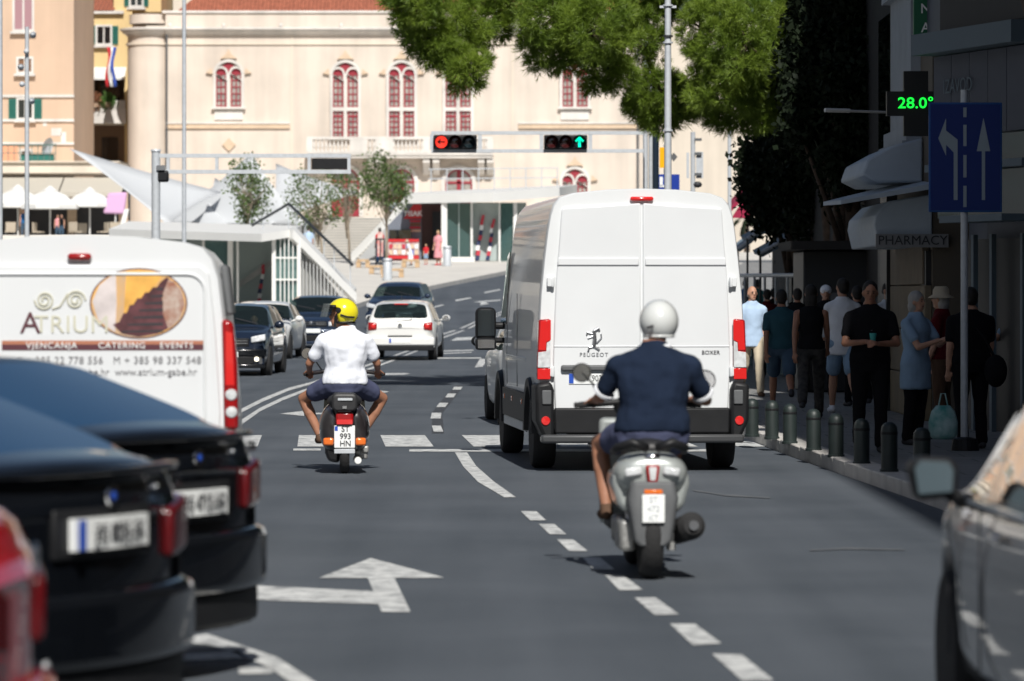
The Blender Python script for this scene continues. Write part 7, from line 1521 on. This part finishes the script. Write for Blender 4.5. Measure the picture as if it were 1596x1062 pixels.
q = MB(); q.rings([[(x * k, y_ - z_ * .0, z) for x, z in ((-.13, .60), (.13, .60), (.155, .50), (.12, .25), (.08, .21), (-.08, .21), (-.12, .25), (-.155, .50))] for y_, k, z_ in ((-.26, .85, 0), (-.24, 1., 0), (-.08, 1., 0))]); obj('plate_holder', q, 'grey_plastic', u_, bevel=.02)
q = MB(); q.bb(-.068, .068, -.285, -.272, .355, .525); pp = obj('number_plate', q, 'plate_white', u_, bevel=.004)
for ln, z_ in (('ST', .495), ('472', .44), ('KT', .385)): text('plate_text', ln, 'galv', pp, (0, -.287, z_), .05)
q = MB(); q.bb(-.055, .055, -.28, -.27, .528, .555); obj('plate_light', q, 'orange_lens', u_, bevel=.01)
q = MB(); q.rings([[(x, y_, z) for x, z in ((-.075, .16), (-.065, .55), (.065, .55), (.075, .16))] for y_ in (-.03, .5)]) if False else q.bb(-.08, .08, .30, .9, .25, .5); obj('frame', q, 'black_plastic', u_)
q = MB(); q.cyl((.24, -.16, .33), (.20, .42, .26), .085, .075, 20); q.cyl((.245, -.20, .335), (.24, -.16, .33), .055, .085, 20); ex_ = obj('exhaust_can', q, 'rubber', u_, smooth='auto'); q = MB(); q.cyl((.25, -.225, .335), (.245, -.19, .335), .03, seg=14); obj('tip', q, 'steel', ex_)
q = MB(); q.box((-.145, .12, .27), (.10, .5, .19)); q.cyl((-.20, .02, .275), (-.09, .02, .275), .10, seg=18); q.cyl((-.21, .38, .29), (-.09, .38, .29), .085, seg=18); obj('engine_case', q, 'engine', u_, bevel=.025)
for sx in (-1, 1): q = MB(); q.cyl((sx * .125, -.02, .30), (sx * .13, .08, .62), .024, seg=10); obj('shock_absorber', q, 'steel', u_)
q = MB(); q.cyl((.10, 0, .275), (.14, 0, .275), .06, seg=14); q.box((.13, .02, .2), (.05, .12, .05)); obj('hub', q, 'engine', u_)
q = MB(); q.rings([[(w_ * math.cos(a_), y_, z0_ + h_ * math.sin(a_)) for a_ in [2 * PI * k / 16 for k in range(16)]] for y_, w_, h_, z0_ in ((-.05, .10, .04, .79), (.05, .15, .06, .80), (.35, .16, .065, .78), (.65, .15, .06, .75), (.8, .08, .04, .75))]); obj('seat', q, 'seat_black', u_, sub=1)
q = MB(); q.bb(-.21, .21, .60, 1.05, .27, .33); obj('floorboard', q, 'black_plastic', u_, bevel=.01); q = MB(); q.bb(-.24, .24, 1.05, 1.12, .28, .95); obj('leg_shield', q, 'scoot_silver', u_, bevel=.03)
q = MB(); q.cyl((0, 1.40, .30), (0, 1.12, 1.0), .04, seg=10); obj('fork', q, 'black_plastic', u_); q = MB(); q.ell((0, 1.44, .45), (.09, .25, .13)); obj('front_mudguard', q, 'scoot_silver', u_, smooth=True)
q = MB(); q.ell((0, 1.12, 1.02), (.15, .12, .09)); q.tube([(-.37, 1.0, 1.03), (-.1, 1.08, 1.05), (.1, 1.08, 1.05), (.37, 1.0, 1.03)], .022, 10); hb = obj('handlebar', q, 'black_plastic', u_, smooth=True)
for sx in (-1, 1): q = MB(); q.tube([(sx * .27, 1.03, 1.035), (sx * .40, .985, 1.03)], .019, 10); obj('grip', q, 'rubber', hb)
rmirror(u_, (-.22, 1.06, 1.05), (-.35, 1.08, 1.235), .062); rmirror(u_, (.24, 1.06, 1.05), (.435, 1.08, 1.185), .068)

# ================================================================ RIDERS
def helmet(par, c, yaw, m_, s=1., trim='black_plastic', visor=False, pitch=0, open_=True):
    m = Matrix.Rotation(yaw, 3, 'Z') @ Matrix.Rotation(-pitch, 3, 'X'); c = Vector(c)
    def T(p): return tuple(c + m @ (Vector(p) * s))
    q = MB(); nu, nv = 32, 20; r = (.125, .148, .138)
    for i in range(nv + 1):
        a = .02 + (PI * .74) * i / nv
        for j in range(nu):
            b = 2 * PI * j / nu; d = Vector((math.sin(a) * math.cos(b), math.sin(a) * math.sin(b), math.cos(a))); q.v.append(T((d.x * r[0], d.y * r[1], d.z * r[2])))
    for i in range(nv):
        for j in range(nu):
            k = (j + 1) % nu; a = (PI * .74) * (i + .5) / nv; b = 2 * PI * (j + .5) / nu
            if open_ and math.sin(b) > .12 and math.cos(a) < .42: continue
            q.f.append((i * nu + j, (i + 1) * nu + j, (i + 1) * nu + k, i * nu + k))
    h = obj('helmet', q, m_, par, smooth=True); md = h.modifiers.new('t', 'SOLIDIFY'); md.thickness = .02; md.offset = -1
    # rubber rim at the neck
    a = PI * .74; pts = [T((math.sin(a) * math.cos(b) * r[0], math.sin(a) * math.sin(b) * r[1], math.cos(a) * r[2])) for b in [PI * .86 + (PI * 1.28) * k / 20 for k in range(21)]]
    q = MB(); q.tube(pts, .011 * s, 8); obj('rim', q, trim, h, smooth=True)
    if visor:
        q = MB()
        for i in range(7):
            for j in range(13): b = PI * .16 + PI * .68 * j / 12; zz = .085 - .125 * i / 6; rr_ = 1.10 + .10 * i / 6; q.v.append(T((r[0] * rr_ * math.cos(b), r[1] * rr_ * math.sin(b) + .02 * i / 6 + .02, zz)))
        for i in range(6):
            for j in range(12): q.f.append((i * 13 + j, i * 13 + j + 1, (i + 1) * 13 + j + 1, (i + 1) * 13 + j))
        vz = obj('visor', q, 'visor', h, smooth=True)
        q = MB()   # black peak and side band
        pts = [T((r[0] * 1.05 * math.cos(b), r[1] * 1.06 * math.sin(b), .055)) for b in [PI * .10 + PI * .80 * k / 14 for k in range(15)]]; q.tube(pts, .018 * s, 8); obj('peak', q, trim, h, smooth=True)
        for sx in (-1, 1):
            q = MB(); q.lathe([(.028, 0), (.024, .012), (.01, .014)], (0, 0, 0), 'x', 14); w2 = []
            for vv in q.v: w2.append(T((sx * (.120 + vv[0]), vv[1] + .02, vv[2] + .02)))
            q.v = w2; obj('visor_pivot', q, trim, h)
            q = MB(); q.tube([T((sx * .127, .0, -.02)), T((sx * .122, -.06, -.04)), T((sx * .08, -.125, -.045))], .009, 6); q.tube([T((sx * .124, .045, -.03)), T((sx * .118, .05, -.09)), T((sx * .085, .06, -.125))], .016, 6); obj('black_band', q, trim, h)
    return h
mk('hel_yellow', (.78, .68, .02), .18, coat=1); mk('hel_white', (.62, .64, .63), .22, coat=1); mk('tee_white', (.76, .79, .86), .9, bump=.7, bscale=6, spec=.1)
mk('polo_navy', (.013, .021, .042), .95, bump=.8, bscale=6, var=.15, spec=.1)
# rider 1
J = dict(p=(.0, .46, .86), n=(.02, .47, 1.385), h=(-.045, .50, 1.525), hl=(-.10, .47, .86), kl=(-.405, .78, .71), al=(-.245, .74, .345), hr=(.10, .47, .86), kr=(.375, .78, .71), ar=(.17, .76, .345),
         sl=(-.20, .47, 1.285), el=(-.345, .56, 1.06), wl=(-.345, .82, .985), sr=(.215, .47, 1.285), er=(.32, .56, 1.06), wr=(.33, .82, .985))
r1, f1, T1 = figure('man in white t-shirt, navy shorts and yellow helmet riding the black scooter, looking left', (SX, SY, 0), R(2.4), 1.75, skin='skin_tan', hairtype='none', top=('short', 'tee_white'), bottom=('shorts', 'c_navyshort'), shoes='c_brown', J=J, wf=1.22, head=(1.38, 0), fold=.034, vox=.010, name='person')
helmet(r1, Vector(J['h']) + Vector((.03, -.0, .035)), 1.38, 'hel_yellow', 1.04, visor=True)
q = MB(); q.bb(-.06, .05, .0, .003, 0, .022); o = obj('shirt_print', q, mat('print_blue', (.1, .35, .6), .8), r1, loc=(.02, .345, 1.30)); o.rotation_euler = (-.12, 0, 0)
# rider 2
J = dict(p=(.05, .44, .88), n=(.065, .52, 1.40), h=(.10, .58, 1.525), hl=(-.06, .46, .86), kl=(-.25, .88, .80), al=(-.215, .78, .40), hr=(.16, .46, .86), kr=(.22, .90, .78), ar=(.17, .80, .40),
         sl=(-.145, .52, 1.285), el=(-.26, .64, 1.09), wl=(-.275, .90, 1.07), sr=(.28, .52, 1.285), er=(.40, .64, 1.07), wr=(.36, .90, 1.07))
r2, f2, T2 = figure('heavy man in navy polo shirt and white helmet riding the grey scooter behind the van', (BX_, BY_, 0), R(2.5), 1.75, skin='skin_tan', hair='hair_dark', hairtype='none', top=('short', 'polo_navy'), bottom=('shorts', 'c_navyshort'), shoes='c_brown', J=J, wf=1.30, belly=.5, head=(.0, 0), fold=.034, vox=.010, name='person')
helmet(r2, Vector(J['h']) + Vector((0, -.01, .04)), 0, 'hel_white', .98, trim='hel_white', open_=True)
q = MB(); q.box((0, 0, 0), (.045, .012, .018), ry=-.3); o = obj('helmet_vent', q, 'ink', r2, bevel=.005, loc=(.035, .428, 1.53), rot=(0, 0, -.2))
q = MB(); q.tube([(-.075 + .055 * 1, .50 + .0, 1.44)] and [(.072 + .092 * math.cos(a_), .525 + .085 * math.sin(a_), 1.408) for a_ in [2 * PI * k / 20 for k in range(21)]], .016, 8); obj('collar', q, 'c_white', r2, smooth=True)
for sx, S_, E_ in ((-1, Vector(J['sl']), Vector(J['el'])), (1, Vector(J['sr']), Vector(J['er']))):
    c0 = S_.lerp(E_, .80); c1 = S_.lerp(E_, .87); q = MB(); q.cyl(c0, c1, .070, .069, 18); obj('sleeve_cuff', q, 'c_white', r2, smooth='auto')
# lettering becomes real mesh
bpy.context.view_layer.update(); dg = bpy.context.evaluated_depsgraph_get()
for o in [o for o in C.objects if o.type == 'FONT']:
    me = bpy.data.meshes.new_from_object(o.evaluated_get(dg)); nm = o.name; par = o.parent; mw = (o.location.copy(), o.rotation_euler.copy(), o.scale.copy()); ms = list(o.data.materials)
    bpy.data.objects.remove(o); n_ = bpy.data.objects.new(nm, me); C.objects.link(n_); n_.parent = par; n_.location, n_.rotation_euler, n_.scale = mw
    if not me.materials: me.materials.append(ms[0])
